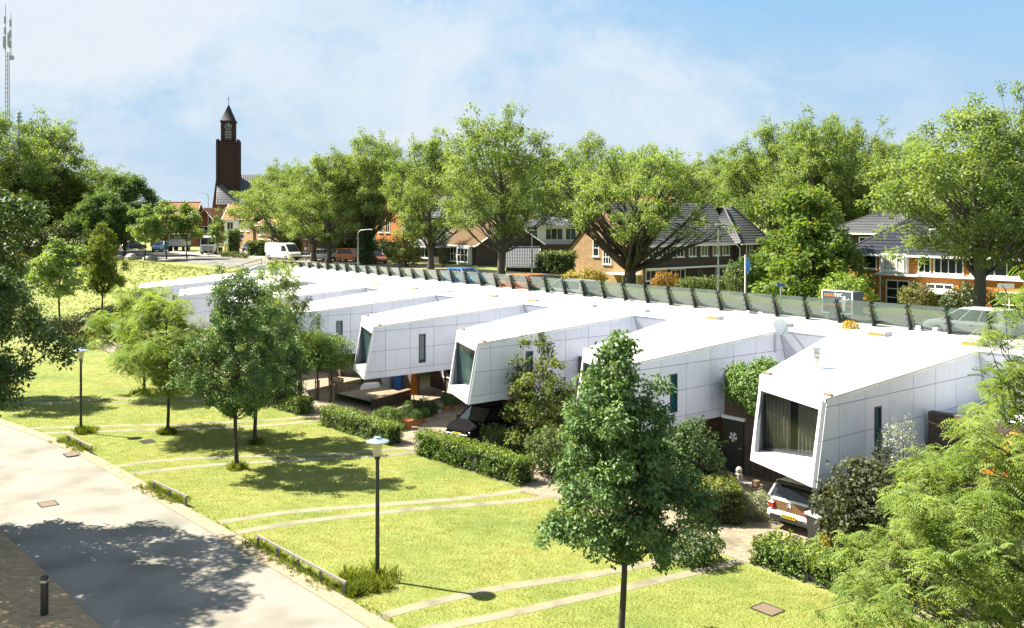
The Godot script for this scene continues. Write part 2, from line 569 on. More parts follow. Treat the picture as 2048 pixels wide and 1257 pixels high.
func build_ground() -> void:
	var g := MB.new()
	var ss := [-1500.0, -400.0, -120.0, -60.0, -30.0, 0.0, 20.0, 40.0, 48.0, 54.0, 60.0, 65.0, 67.5, 68.0, 68.5, 69.0, 69.5]
	for k in 60:
		ss.append(71.0 + k * 1.6)
	ss.append_array([175.0, 200.0, 300.0, 600.0, 1500.0])
	var ff := [-1500.0, -400.0, -100.0, -50.0, -30.0, -22.0]
	for k in 33:
		ff.append(-18.0 + k * 0.5)
	ff.append_array([-1.4, -1.0, -0.8, -0.6, -0.5, -0.3, 0.0, 3.0, 9.0, 15.0, 18.0, 21.0, 24.0, 27.0, 30.0, 33.0, 36.0, 60.0, 120.0, 300.0, 700.0, 1500.0])
	var p := []
	for s in ss:
		var row := []
		for f in ff:
			row.append(sf(s, f, land(s, f)))
		p.append(row)
	for i in ss.size() - 1:
		for j in ff.size() - 1:
			g.quad(p[i][j], p[i][j + 1], p[i + 1][j + 1], p[i + 1][j])
	structure("ground", g, M.grass, "bright mown lawn and grassy dike slope")
	# the street in front: grey carriageway, a paved gutter strip towards the lawn, a brick pavement on the other side
	var edge := [Vector3(-74.29, 0, -84.82), Vector3(-40.86, 0, -58.64), Vector3(-21.87, 0, -43.38), Vector3(-11.05, 0, -31.77), Vector3(-3.53, 0, -23.14), Vector3(3.2, 0, -15.0), Vector3(9.0, 0, -7.5), Vector3(16, 0, 1)]
	edge = bent(edge, 60)
	var far_side := []
	var strip := []
	var left := []
	for k in edge.size():
		var d: Vector3 = edge[mini(k + 1, edge.size() - 1)] - edge[maxi(k - 1, 0)]
		var o := Vector3(d.z, 0, -d.x).normalized()
		strip.append(edge[k] + o * 0.5)
		far_side.append(edge[k] - o * 5.0)
		left.append(edge[k] - o * 9.5)
	var lift := func(a: Array, y: float) -> Array: return a.map(func(q: Vector3) -> Vector3: return q + Vector3(0, y, 0))
	var b := MB.new()
	ribbon(b, lift.call(edge, 0.022), lift.call(far_side, 0.022))
	structure("street", b, M.asphalt, "pale grey street sloping across the lower left")
	b = MB.new()
	ribbon(b, lift.call(strip, 0.05), lift.call(edge, 0.05))
	ribbon(b, lift.call(edge, 0.05), lift.call(edge, 0.0))
	structure("paved_strip", b, M.paver, "tan paved strip between the street and the lawn")
	b = MB.new()
	ribbon(b, lift.call(far_side, 0.12), lift.call(left, 0.12))
	ribbon(b, lift.call(far_side, 0.0), lift.call(far_side, 0.12))
	structure("pavement", b, M.walk, "brown brick pavement beside the street")
	# wheel tracks across the lawn, in pairs
	var tracks := [
		[Vector3(-3.48, 0, -23.69), Vector3(-2, 0, -24.71), Vector3(-0.32, 0, -25.64), Vector3(2.47, 0, -26.69), Vector3(3.99, 0, -27.46), Vector3(6.49, 0, -28.96)],
		[Vector3(-2.23, 0, -23), Vector3(-0.3, 0, -23.87), Vector3(1.79, 0, -24.97), Vector3(3.79, 0, -26.06), Vector3(5.32, 0, -26.87), Vector3(7.15, 0, -27.94)],
		[Vector3(-9.85, 0, -31), Vector3(-7.85, 0, -32.15), Vector3(-5.6, 0, -32.82), Vector3(-2.2, 0, -33.69), Vector3(-0.43, 0, -34.42), Vector3(1.23, 0, -35.32)],
		[Vector3(-8.99, 0, -30.02), Vector3(-6.96, 0, -31.2), Vector3(-3.82, 0, -32.42), Vector3(-1.29, 0, -33.1), Vector3(0.46, 0, -33.63), Vector3(1.55, 0, -34.3)],
		[Vector3(-16.21, 0, -37.92), Vector3(-14.49, 0, -39.09), Vector3(-11.59, 0, -39.75), Vector3(-8.1, 0, -40.08), Vector3(-5.67, 0, -40.77), Vector3(-4.14, 0, -41.58)],
		[Vector3(-15.22, 0, -36.89), Vector3(-12.2, 0, -38.38), Vector3(-8.74, 0, -39.18), Vector3(-6.75, 0, -39.58), Vector3(-5.14, 0, -40), Vector3(-3.73, 0, -40.69)],
		[Vector3(-22.8, 0, -45.02), Vector3(-19.76, 0, -45.56), Vector3(-15.15, 0, -46.12), Vector3(-12.41, 0, -46.8), Vector3(-10.6, 0, -47.5), Vector3(-9.33, 0, -48.72)],
		[Vector3(-21.85, 0, -43.98), Vector3(-18.4, 0, -44.6), Vector3(-14.35, 0, -45.13), Vector3(-11.66, 0, -45.78), Vector3(-9.93, 0, -46.68), Vector3(-8.66, 0, -47.86)],
		[Vector3(-27.58, 0, -52.2), Vector3(-23.53, 0, -52.34), Vector3(-20, 0, -52.49), Vector3(-17.38, 0, -52.92), Vector3(-15.89, 0, -53.52), Vector3(-14.77, 0, -54.6)],
		[Vector3(-27.14, 0, -51.35), Vector3(-23.14, 0, -51.49), Vector3(-19.67, 0, -51.63), Vector3(-16.55, 0, -52.05), Vector3(-15.07, 0, -52.63), Vector3(-13.95, 0, -53.67)],
	]
	for k in tracks.size():
		b = MB.new()
		band(b, bent(tracks[k], 30), 0.40, 0.006)
		structure("wheel_track", b, M.track)
	# yards behind the hedges, under and between the dwellings
	b = MB.new()
	b.quad(sf(-12, -16.2, 0.010), sf(-12, -6, 0.010), sf(61, -8, 0.010), sf(61, -18.4, 0.010))
	structure("yard_paving", b, M.yard, "pale paved yards under the white dwellings")
	# driveway aprons from the tracks to the yards
	for a in [[Vector3(5.92, 0, -28.4), Vector3(7.4, 0, -27.78), Vector3(9.01, 0, -29.73), Vector3(7.65, 0, -31.2)], [Vector3(0.29, 0, -34.61), Vector3(1.61, 0, -33.69), Vector3(3.17, 0, -36.26), Vector3(1.54, 0, -38.46)], [Vector3(-4.85, 0, -41.13), Vector3(-3.69, 0, -40.25), Vector3(-2.77, 0, -44.29), Vector3(-4.79, 0, -44.6)]]:
		b = MB.new()
		b.quad(a[0] + Vector3(0, 0.014, 0), a[1] + Vector3(0, 0.014, 0), a[2] + Vector3(0, 0.014, 0), a[3] + Vector3(0, 0.014, 0))
		structure("driveway", b, M.yard)
	# the road on the dike
	b = MB.new()
	var l := []
	var r := []
	for s in [-80.0, 0.0, 60.0, 110.0, 175.0, 320.0]:
		l.append(sf(s, 3.2, ROAD_Y + 0.02))
		r.append(sf(s, 12.6 + smoothstep(60.0, 110.0, s) * 1.0, ROAD_Y + 0.02))
	ribbon(b, l, r)
	structure("road", b, M.road, "road along the top of the dike")
	b = MB.new()
	for s in range(-60, 170, 6):
		b.quad(sf(s, 6.85, ROAD_Y + 0.025), sf(s, 6.97, ROAD_Y + 0.025), sf(s + 3, 6.97, ROAD_Y + 0.025), sf(s + 3, 6.85, ROAD_Y + 0.025))
	structure("road_marking", b, M.white_line)
	b = MB.new()
	b.hexa([sf(-80, 1.6, ROAD_Y - 0.1), sf(-80, 3.2, ROAD_Y - 0.1), sf(66, 3.2, ROAD_Y - 0.1), sf(66, 1.6, ROAD_Y - 0.1), sf(-80, 1.6, ROAD_Y + 0.12), sf(-80, 3.2, ROAD_Y + 0.12), sf(66, 3.2, ROAD_Y + 0.12), sf(66, 1.6, ROAD_Y + 0.12)])
	structure("footpath", b, M.concrete)
	b = MB.new()
	b.quad(Vector3(-40.18, 4.42, -137.81), Vector3(-25.84, 4.42, -127.85), Vector3(-49.33, 4.42, -221.07), Vector3(-66.79, 4.42, -221.07))
	b.quad(Vector3(-66.79, 4.42, -221.07), Vector3(-49.33, 4.42, -221.07), Vector3(-108.26, 4.42, -408.13), Vector3(-128.67, 4.42, -408.13))
	structure("side_road", b, M.concrete, "pale side road leading towards the church")
	b = MB.new()
	b.quad(Vector3(-64.7, 4.42, -149.19), Vector3(-48.36, 4.42, -132.41), Vector3(-39.39, 4.42, -137.56), Vector3(-60.45, 4.42, -165.51))
	structure("cycle_path", b, M.concrete)
	b = MB.new()
	b.quad(sf(50, 13.8, ROAD_Y + 0.012), sf(50, 23, ROAD_Y + 0.012), sf(120, 23, ROAD_Y + 0.012), sf(120, 13.8, ROAD_Y + 0.012))
	structure("parking_strip", b, M.yard)


# ------------------------------------------------------------------ the white dwellings
const HOUSE0 := Vector3(8.86, 0, -27.7)
const PITCH := Vector3(-5.35, 0, -6.2)


func panelled(parent: Node3D, called: String, at: Transform3D, outline: PackedVector2Array, us: Array, vs: Array, hole: PackedVector2Array, mat: Material, mat2: Material, seed_: int) -> Node3D:
	# a dark backing sheet with separate cladding panels set proud of it; outline in the plane of AT, +z outwards
	var shell := MB.new()
	var cut := [outline]
	if hole.size():
		# split round the hole with four strips, so that polygons stay simple
		var x0 := hole[0].x
		var x1 := hole[2].x
		cut = []
		for rect in [Rect2(-20, -20, 20 + x0, 60), Rect2(x1, -20, 60, 60), Rect2(x0, -20, x1 - x0, 20 + hole[0].y), Rect2(x0, hole[2].y, x1 - x0, 60)]:
			for q in Geometry2D.intersect_polygons(outline, PackedVector2Array([rect.position, rect.position + Vector2(rect.size.x, 0), rect.end, rect.position + Vector2(0, rect.size.y)])):
				cut.append(q)
	for q in cut:
		shell.prism(q, at * Transform3D(Basis(), Vector3(0, 0, -0.12)), 0.12)
	var wall := put(called, shell, M.backing, parent)
	var r := RandomNumberGenerator.new()
	r.seed = seed_
	for i in us.size() - 1:
		for j in vs.size() - 1:
			var cell := PackedVector2Array([Vector2(us[i], vs[j]), Vector2(us[i + 1], vs[j]), Vector2(us[i + 1], vs[j + 1]), Vector2(us[i], vs[j + 1])])
			for q in Geometry2D.intersect_polygons(cell, outline):
				var bits := [q]
				if hole.size():
					bits = Geometry2D.clip_polygons(q, hole)
				for bit in bits:
					for fin in Geometry2D.offset_polygon(bit, -0.009):
						var b := MB.new()
						b.prism(fin, at * Transform3D(Basis(), Vector3(0, 0, 0.003)), 0.022 + r.randf() * 0.004)
						put("panel", b, mat if r.randf() < 0.6 else mat2, wall)
	return wall


func pane_window(parent: Node3D, at: Transform3D, w: float, h: float, fr: float, cols: int, rows: int, frame_mat: Material, pane_mat: Material, called := "window", bar := 0.04) -> Node3D:
	# origin at the lower left corner of the opening, +z outwards
	var b := MB.new()
	var d := 0.07
	b.box(at * Vector3(fr / 2, h / 2, 0), Vector3(fr, h, d), at.basis)
	b.box(at * Vector3(w - fr / 2, h / 2, 0), Vector3(fr, h, d), at.basis)
	b.box(at * Vector3(w / 2, fr / 2, 0), Vector3(w - 2 * fr, fr, d), at.basis)
	b.box(at * Vector3(w / 2, h - fr / 2, 0), Vector3(w - 2 * fr, fr, d), at.basis)
	for k in range(1, cols):
		b.box(at * Vector3(w * k / cols, h / 2, 0), Vector3(bar, h - 2 * fr, d * 0.8), at.basis)
	for k in range(1, rows):
		b.box(at * Vector3(w / 2, h * k / rows, 0), Vector3(w - 2 * fr, bar, d * 0.74), at.basis)
	var win := put(called, b, frame_mat, parent)
	b = MB.new()
	b.box(at * Vector3(w / 2, h / 2, -0.01), Vector3(w - 2 * fr + 0.01, h - 2 * fr + 0.01, 0.012), at.basis)
	put("pane", b, pane_mat, win)
	return win


func build_row() -> void:
	var labels := [
		"nearest white cantilevered dwelling, overhanging the parked white hatchback, with curtained picture window",
		"white cantilevered dwelling half hidden by the conical tree, satellite dish beside its roof edge",
		"white cantilevered dwelling whose overhang shelters the black car",
		"white cantilevered dwelling in front of the bench and orange folded parasol",
		"white cantilevered dwelling behind the square pleached trees",
		"white cantilevered dwelling hidden below its roof by the round pear trees",
		"white cantilevered dwelling second from the slope, roof tip left of the pear tree",
		"white cantilevered dwelling at the far end, next to the grassy slope",
	]
	var basis := Basis(B, Vector3.UP, -U)
	for n in 8:
		var at := HOUSE0 + PITCH * n
		var h := thing("cantilevered_dwelling", labels[n], "house", at, basis, "white cantilevered dwellings along the dike")
		dwelling(h, n, at)


func dwelling(h: Node3D, n: int, at: Vector3) -> void:
	# local axes: x towards the dike, y up, z towards the neighbour on the near side
	var f0 := (at - FENCE0).dot(B)
	var xb := -f0 + 0.10   # where the fence stands
	var br0 := Vector3(0, 2.1, 0)
	var tr0 := Vector3(0.53, 4.61, 0)
	var bl0 := Vector3(1.18, 2.1, -3.22)
	var tl0 := Vector3(1.71, 4.8, -3.22)
	var tr1 := Vector3(10.0, 5.18, 0)
	var br1 := Vector3(11.0, 2.1, 0)
	var tl1 := Vector3(10.0, 5.18, -6.0)
	var bl1 := Vector3(11.0, 2.1, -6.0)
	# near flank: in the plane z = 0, seen from +z
	var out := PackedVector2Array([Vector2(0, 2.1), Vector2(11.0, 2.1), Vector2(10.0, 5.18), Vector2(0.53, 4.61)])
	var us := [-0.5, 1.17, 2.61, 4.05, 5.49, 6.93, 8.37, 9.81, 11.5]
	var vs := [2.0, 2.43, 3.43, 4.41, 5.6]
	var hole := PackedVector2Array([Vector2(3.13, 2.62), Vector2(3.55, 2.62), Vector2(3.55, 4.08), Vector2(3.13, 4.08)])
	panelled(h, "flank_wall", Transform3D(), out, us, vs, hole, M.white_wall, M.white_wall_b, 100 + n)
	pane_window(h, Transform3D(Basis(), Vector3(3.132, 2.622, -0.01)), 0.416, 1.456, 0.05, 1, 1, M.dark_frame, M.teal_glass, "slot_window")
	# far flank: flares outwards towards the dike
	var run := Vector3(tl1.x - tl0.x, 0, tl1.z - tl0.z)
	var len := run.length()
	var ex := -run.normalized()
	var ez := ex.cross(Vector3.UP)
	var far_at := Transform3D(Basis(ex, Vector3.UP, ez), Vector3(tl1.x, 0, tl1.z))
	var lw := PackedVector2Array([Vector2(-1.2, 2.1), Vector2(len + 0.64, 2.1), Vector2(len, 4.8), Vector2(0, 5.18)])
	panelled(h, "flank_wall", far_at, lw, [-1.5, 0.0, 1.44, 2.88, 4.32, 5.76, 7.2, 8.64, 11.0], vs, PackedVector2Array(), M.white_wall, M.white_wall_b, 200 + n)
	# face: a thick frame round a deep opening
	var c := [br0, tr0, tl0, bl0]
	var across := (bl0 - br0).normalized()
	var rise := (tr0 - br0).normalized()
	var nor := across.cross(rise).normalized()
	if nor.x > 0:
		nor = -nor
	var o := [br0 + across * 0.30 + rise * 0.50, tr0 + across * 0.28 - rise * 0.32, tl0 - across * 0.14 - rise * 0.46, bl0 - across * 0.14 + rise * 0.30]
	var b := MB.new()
	for k in 4:
		var j := (k + 1) % 4
		b.quad(c[k], c[j], o[j], o[k])
	var deep := []
	var deep_by := Vector3(0.62, 0, 0.0)
	for k in 4:
		# the glass stands upright: the foot of the opening is a deep sill
		deep.append(Vector3(1.62, o[k].y, o[k].z))
	for k in 4:
		var j := (k + 1) % 4
		b.quad(o[k], o[j], deep[j], deep[k])
	put("face_frame", b, M.white_wall, h)
	b = MB.new()
	var ctr: Vector3 = (deep[0] + deep[1] + deep[2] + deep[3]) * 0.25
	var inner := []
	for k in 4:
		var w: Vector3 = (ctr - deep[k])
		var e1: Vector3 = (deep[(k + 1) % 4] - deep[k]).normalized()
		var e2: Vector3 = (deep[(k + 3) % 4] - deep[k]).normalized()
		inner.append(deep[k] + e1 * 0.09 + e2 * 0.09)
	for k in 4:
		var j := (k + 1) % 4
		b.hexa([deep[k] + Vector3(0.01, 0, 0), deep[j] + Vector3(0.01, 0, 0), inner[j] + Vector3(0.01, 0, 0), inner[k] + Vector3(0.01, 0, 0), deep[k] - Vector3(0.05, 0, 0), deep[j] - Vector3(0.05, 0, 0), inner[j] - Vector3(0.05, 0, 0), inner[k] - Vector3(0.05, 0, 0)])
	if n != 0:   # most have a mullion
		var ma: Vector3 = inner[0].lerp(inner[3], 0.36)
		var mb: Vector3 = inner[1].lerp(inner[2], 0.36)
		b.tube([ma, mb], [0.045, 0.045], 4)
	var win := put("picture_window", b, M.dark_frame, h)
	b = MB.new()
	b.quad(inner[0], inner[1], inner[2], inner[3])
	put("pane", b, M.glass if n == 0 else M.picture_glass, win)
	# curtain inside, in folds
	b = MB.new()
	var folds := 40
	for k in folds:
		if n == 0 and (k > 22 and k < 27):
			continue
		if n != 0 and k < 31:
			continue
		var t0 := float(k) / folds
		var t1 := float(k + 1) / folds
		var z0 := 0.22 + 0.05 * (k % 2)
		var z1 := 0.22 + 0.05 * ((k + 1) % 2)
		b.quad(deep[0].lerp(deep[3], t0) + Vector3(z0, 0, 0), deep[0].lerp(deep[3], t1) + Vector3(z1, 0, 0), deep[1].lerp(deep[2], t1) + Vector3(z1, 0, 0), deep[1].lerp(deep[2], t0) + Vector3(z0, 0, 0))
	put("curtain", b, M.curtain, win)
	# soffit
	b = MB.new()
	b.hexa([br0 + Vector3(0.02, 0.0, -0.13), br1 + Vector3(0, 0.0, -0.13), bl1 + Vector3(0, 0.0, 0.12), bl0 + Vector3(0.02, 0.0, 0.12), br0 + Vector3(0.05, 0.1, -0.13), br1 + Vector3(0, 0.1, -0.13), bl1 + Vector3(0, 0.1, 0.12), bl0 + Vector3(0.05, 0.1, 0.12)])
	put("soffit", b, M.soffit, h)
	# roof: a twisted sheet over the tube, then the flat strip up to the fence
	b = MB.new()
	var up := Vector3(0, 0.03, 0)
	var cells := 8
	var roof_pt := func(u: float, v: float) -> Vector3:
		return tr0.lerp(tr1, u).lerp(tl0.lerp(tl1, u), v)
	for i in cells:
		for j in 4:
			var q := [roof_pt.call(i / 8.0, j / 4.0), roof_pt.call((i + 1) / 8.0, j / 4.0), roof_pt.call((i + 1) / 8.0, (j + 1) / 4.0), roof_pt.call(i / 8.0, (j + 1) / 4.0)]
			b.quad(q[0] + up, q[1] + up, q[2] + up, q[3] + up)
	var yb := 5.12 + 0.0112 * ((at - FENCE0).dot(U) / 1.706)
	var z1 := -6.0
	var z0 := 2.19
	b.quad(Vector3(10, 5.21, z0), Vector3(xb + 0.2, yb, z0), Vector3(xb + 0.2, yb + 0.05, z1), Vector3(10, 5.21, z1))
	# upstand along the edges
	b.quad(tr0 + Vector3(0, -0.06, 0.034), tr1 + Vector3(0, -0.06, 0.034), tr1 + up + Vector3(0, 0, 0.034), tr0 + up + Vector3(0, 0, 0.034))
	b.quad(tr0 + up + Vector3(0, 0, 0.034), tr1 + up + Vector3(0, 0, 0.034), tr1 + up, tr0 + up)
	b.quad(tl0 + Vector3(-0.03, -0.06, 0), tr0 + Vector3(-0.03, -0.06, 0), tr0 + up + Vector3(-0.03, 0, 0), tl0 + up + Vector3(-0.03, 0, 0))
	b.quad(tl0 + up + Vector3(-0.03, 0, 0), tr0 + up + Vector3(-0.03, 0, 0), tr0 + up, tl0 + up)
	var roof := put("roof", b, M.white_roof, h)
	b = MB.new()
	var e := Vector3(0, 0.048, 0.02)
	b.tube([tr0 + e, tr1 + e], [0.016, 0.016], 5)
	b.tube([tr1 + e, Vector3(10.0, 5.235, 2.19)], [0.016, 0.016], 5)
	b.tube([tr0 + e, tl0 + Vector3(-0.02, 0.045, 0)], [0.014, 0.014], 5)
	put("edge_trim", b, M.trim, roof)
	# back of the gap next door
	b = MB.new()
	b.quad(Vector3(11.0, 2.1, 0.03), Vector3(11.0, 2.1, 2.3), Vector3(10, 5.21, 2.3), Vector3(10, 5.21, 0.03))
	put("return_wall", b, M.white_wall_b, h)
	# drain covers
	for q in [roof_pt.call(0.03, 0.06), roof_pt.call(0.03, 0.94)]:
		b = MB.new()
		b.soft_box(q + Vector3(0.06, 0.07, 0), Vector3(0.14, 0.07, 0.30), 0.02)
		put("drain_cover", b, M.wood, roof)
	# roof lights: a wedge beside a low pane
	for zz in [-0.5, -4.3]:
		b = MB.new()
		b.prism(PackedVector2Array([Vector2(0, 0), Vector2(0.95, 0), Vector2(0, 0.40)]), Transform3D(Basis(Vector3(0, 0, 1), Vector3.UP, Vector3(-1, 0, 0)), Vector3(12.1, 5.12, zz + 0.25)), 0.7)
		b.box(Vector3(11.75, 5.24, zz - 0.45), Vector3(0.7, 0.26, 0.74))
		var rl := put("roof_light", b, M.trim, roof)  # trim grey stands in for the shade on a white wedge cheek
		b = MB.new()
		b.box(Vector3(11.385, 5.26, zz - 0.45), Vector3(0.03, 0.15, 0.62))
		put("pane", b, M.amber if n != 2 else M.white_frame, rl)
	# vent pipes
	for zz in [-2.9, -3.6]:
		b = MB.new()
		b.lathe([Vector2(0.07, 0), Vector2(0.07, 0.32), Vector2(0.11, 0.34), Vector2(0.11, 0.4), Vector2(0.075, 0.42), Vector2(0.075, 0.46), Vector2(0.1, 0.48), Vector2(0.1, 0.52), Vector2(0, 0.54)], 12, Transform3D(Basis(), Vector3(12.6, 5.1, zz)))
		put("vent_pipe", b, M.white_frame, roof)
	# ground floor set back under the overhang: brick, a door, a window
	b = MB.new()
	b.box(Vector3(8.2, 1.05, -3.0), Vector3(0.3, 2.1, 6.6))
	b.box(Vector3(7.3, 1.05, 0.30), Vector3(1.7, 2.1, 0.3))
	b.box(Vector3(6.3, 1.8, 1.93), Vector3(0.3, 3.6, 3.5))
	put("brick_wall", b, M.brick_brown, h)
	b = MB.new()
	b.box(Vector3(6.12, 1.05, 0.66), Vector3(0.08, 2.1, 0.98))
	var dr := put("door", b, M.black, h)
	b = MB.new()
	b.box(Vector3(6.06, 1.02, 1.0), Vector3(0.06, 0.04, 0.14))
	put("handle", b, M.steel, dr)
	b = MB.new()
	b.box(Vector3(6.09, 2.16, 0.66), Vector3(0.12, 0.12, 1.1))
	put("lintel", b, M.white_frame, h)
	if n == 1:   # the white ball emblem on the dark door
		b = MB.new()
		b.lathe([Vector2(0, 0), Vector2(0.19, 0.0), Vector2(0.19, 0.012), Vector2(0, 0.014)], 18, Transform3D(Basis(Vector3(0, 0, 1), Vector3(-1, 0, 0), Vector3(0, -1, 0)), Vector3(6.079, 1.42, 0.66)))
		var em := put("emblem", b, M.white_frame, dr)
		b = MB.new()
		for k in 6:
			var o2 := Vector3.ZERO if k == 5 else Vector3(0, cos(TAU * k / 5), sin(TAU * k / 5)) * 0.145
			b.lathe([Vector2(0, 0), Vector2(0.055, 0.0), Vector2(0.055, 0.01), Vector2(0, 0.011)], 5, Transform3D(Basis(Vector3(0, 0, 1), Vector3(-1, 0, 0), Vector3(0, -1, 0)), Vector3(6.068, 1.42, 0.66) + o2))
		put("patch", b, M.black, em)
	pane_window(h, Transform3D(Basis(Vector3(0, 0, 1), Vector3.UP, Vector3(-1, 0, 0)), Vector3(8.02, 0.75, -4.9)), 2.2, 1.1, 0.06, 2, 1, M.white_frame, M.dark_glass)
	# a slender steel post under the overhang
	b = MB.new()
	b.tube([Vector3(5.2, 0, -0.6), Vector3(5.2, 2.1, -0.6)], [0.06, 0.06], 10)
	put("steel_post", b, M.black, h)


# ------------------------------------------------------------------ the glass fence on the parapet
func build_fence() -> void:
	var fence := thing("glass_fence", "long green glass fence with black raking posts above the white roofs", "fence", Vector3.ZERO)
	var last := []
	for i in range(-7, 40):
		var at := FENCE0 + U * (1.706 * i)
		var y0 := 5.1 + 0.0112 * i
		var y1 := 6.29 - 0.018 * maxf(0, i - 20)
		var lean := -B * 0.48 * (y1 - y0) / 1.2
		var foot := at + Vector3(0, y0, 0)
		var head := at + Vector3(0, y1, 0) + lean
		var b := MB.new()
		var t := U * 0.026
		# a tapered fin, deep at the foot
		b.hexa([foot - t - B * 0.16, foot - t + B * 0.16, foot + t + B * 0.16, foot + t - B * 0.16, head - t * 0.8 - B * 0.02, head - t * 0.8 + B * 0.04, head + t * 0.8 + B * 0.04, head + t * 0.8 - B * 0.02])
		b.box(foot + Vector3(0, 0.02, 0) - B * 0.02, Vector3(0.46, 0.06, 0.22), Basis(B, Vector3.UP, -U))
		for k in 4:
			b.box(foot.lerp(head, 0.2 + 0.22 * k) - B * (0.15 - 0.03 * k), Vector3(0.06, 0.07, 0.14), Basis(B, Vector3.UP, -U))
		put("post", b, M.black, fence)
		var now := [foot + Vector3(0, 0.13, 0) + B * 0.06, head + B * 0.07]
		if last.size():
			b = MB.new()
			var g := U * 0.02
			var d := B * 0.012
			b.hexa([last[0] + g, last[0] + g + d, now[0] - g + d, now[0] - g, last[1] + g, last[1] + g + d, now[1] - g + d, now[1] - g])
			put("pane", b, M.fence_glass, fence)
			b = MB.new()
			b.hexa([last[2] + g - B * 0.06, last[2] + g + B * 0.06, foot - g + B * 0.06, foot - g - B * 0.06, last[2] + g - B * 0.06 + Vector3(0, 0.09, 0), last[2] + g + B * 0.06 + Vector3(0, 0.09, 0), foot - g + B * 0.06 + Vector3(0, 0.09, 0), foot - g - B * 0.06 + Vector3(0, 0.09, 0)])
			put("rail", b, M.trim, fence)
		now.append(foot)
		last = now
	# the parapet under it, which holds back the dike
	var b := MB.new()
	for k in range(-8, 67, 5):
		var a := k * 1.0
		var c := minf(a + 5.0, 67.0)
		var ya := 5.06 + 0.0112 * a / 1.706
		var yc := 5.06 + 0.0112 * c / 1.706
		b.hexa([sf(a, -0.14, 0), sf(a, 0.2, 0), sf(c, 0.2, 0), sf(c, -0.14, 0), sf(a, -0.14, ya), sf(a, 0.2, ya), sf(c, 0.2, yc), sf(c, -0.14, yc)])
	structure("parapet", b, M.white_wall)
	# end wall of the row towards the grassy slope, with a handrail
	b = MB.new()
	b.prism(PackedVector2Array([Vector2(-15.5, -0.5), Vector2(-0.2, -0.5), Vector2(-0.2, 5.45), Vector2(-1.0, 5.45), Vector2(-4.5, 4.2), Vector2(-7.5, 3.0), Vector2(-12.0, 1.3), Vector2(-15.5, 0.4)]), Transform3D(Basis(B, Vector3.UP, -U), sf(68.9, 0)), 0.3)
	structure("end_wall", b, M.white_wall)
	var rail := thing("handrail", "thin brown handrail going down beside the end of the glass fence", "handrail", Vector3.ZERO)
	b = MB.new()
	b.tube([sf(69.4, -0.3, 6.0), sf(69.4, -6.0, 4.6)], [0.04, 0.04], 6)
	b.tube([sf(69.4, -0.3, 5.6), sf(69.4, -6.0, 4.2)], [0.03, 0.03], 6)
	put("bar", b, M.wood, rail)
	for k in 4:
		b = MB.new()
		var f := -0.3 - k * 1.9
		var y := 6.0 - k * 0.467
		b.tube([sf(69.4, f, y - 2.0), sf(69.4, f, y)], [0.035, 0.035], 6)
		put("post", b, M.wood, rail)


# ------------------------------------------------------------------ houses beyond the road
func tiled(b: MB, e0: Vector3, e1: Vector3, r0: Vector3, r1: Vector3, n: int, m: int) -> void:
	# overlapping courses of pantiles; e0,e1 the eave from left to right, r0,r1 the ridge
	var nor := (e1 - e0 + (r1 - r0)).cross(r0 - e0 + (r1 - e1)).normalized()
	for i in n:
		var t0 := float(i) / n
		var t1 := float(i + 1) / n
		var a0 := e0.lerp(r0, t0)
		var a1 := e1.lerp(r1, t0)
		var c0 := e0.lerp(r0, t1)
		var c1 := e1.lerp(r1, t1)
		b.quad(a0, a1, a1 + nor * 0.05, a0 + nor * 0.05)
		for k in m:
			var u0 := float(k) / m
			var u1 := (k + 0.5) / m
			var u2 := float(k + 1) / m
			var w0 := a0.lerp(a1, u0) + nor * 0.04
			var w1 := a0.lerp(a1, u1) + nor * 0.085
			var w2 := a0.lerp(a1, u2) + nor * 0.04
			var v0 := c0.lerp(c1, u0) - nor * 0.005
			var v1 := c0.lerp(c1, u1) + nor * 0.04
			var v2 := c0.lerp(c1, u2) - nor * 0.005
			b.quad(w0, w1, v1, v0)
			b.quad(w1, w2, v2, v1)


func face_at(face: String, w: float, d: float, u: float, y: float, out := 0.0) -> Transform3D:
	# a place on a wall: u from the left as one looks at it
	if face == "facade":
		return Transform3D(Basis(), Vector3(u, y, out))
	if face == "flank":   # x = w
		return Transform3D(Basis(Vector3(0, 0, -1), Vector3.UP, Vector3(1, 0, 0)), Vector3(w + out, y, -u))
	return Transform3D(Basis(Vector3(0, 0, 1), Vector3.UP, Vector3(-1, 0, 0)), Vector3(-out, y, -d + u))   # far flank, x = 0


func house_window(h: Node3D, at: Transform3D, w: float, hh: float, cols := 1, rows := 1, pane: Material = null, frame: Material = null) -> void:
	var win := pane_window(h, at * Transform3D(Basis(), Vector3(0, 0, 0.02)), w, hh, 0.09, cols, rows, frame if frame else M.white_frame, pane if pane else M.dark_glass, "window", 0.06)
	var b := MB.new()
	b.box(at * Vector3(w / 2, -0.04, 0.06), Vector3(w + 0.16, 0.07, 0.16), at.basis)
	put("sill", b, frame if frame else M.white_frame, win)


func chimney(h: Node3D, at: Vector3, s: Vector3, mat: Material) -> void:
	var b := MB.new()
	b.box(at + Vector3(0, s.y / 2, 0), s)
	b.box(at + Vector3(0, s.y + 0.04, 0), Vector3(s.x + 0.12, 0.1, s.z + 0.12))
	b.lathe([Vector2(0.11, 0), Vector2(0.09, 0.3), Vector2(0, 0.3)], 8, Transform3D(Basis(), at + Vector3(0.0, s.y + 0.08, 0)))
	put("chimney", b, mat, h)


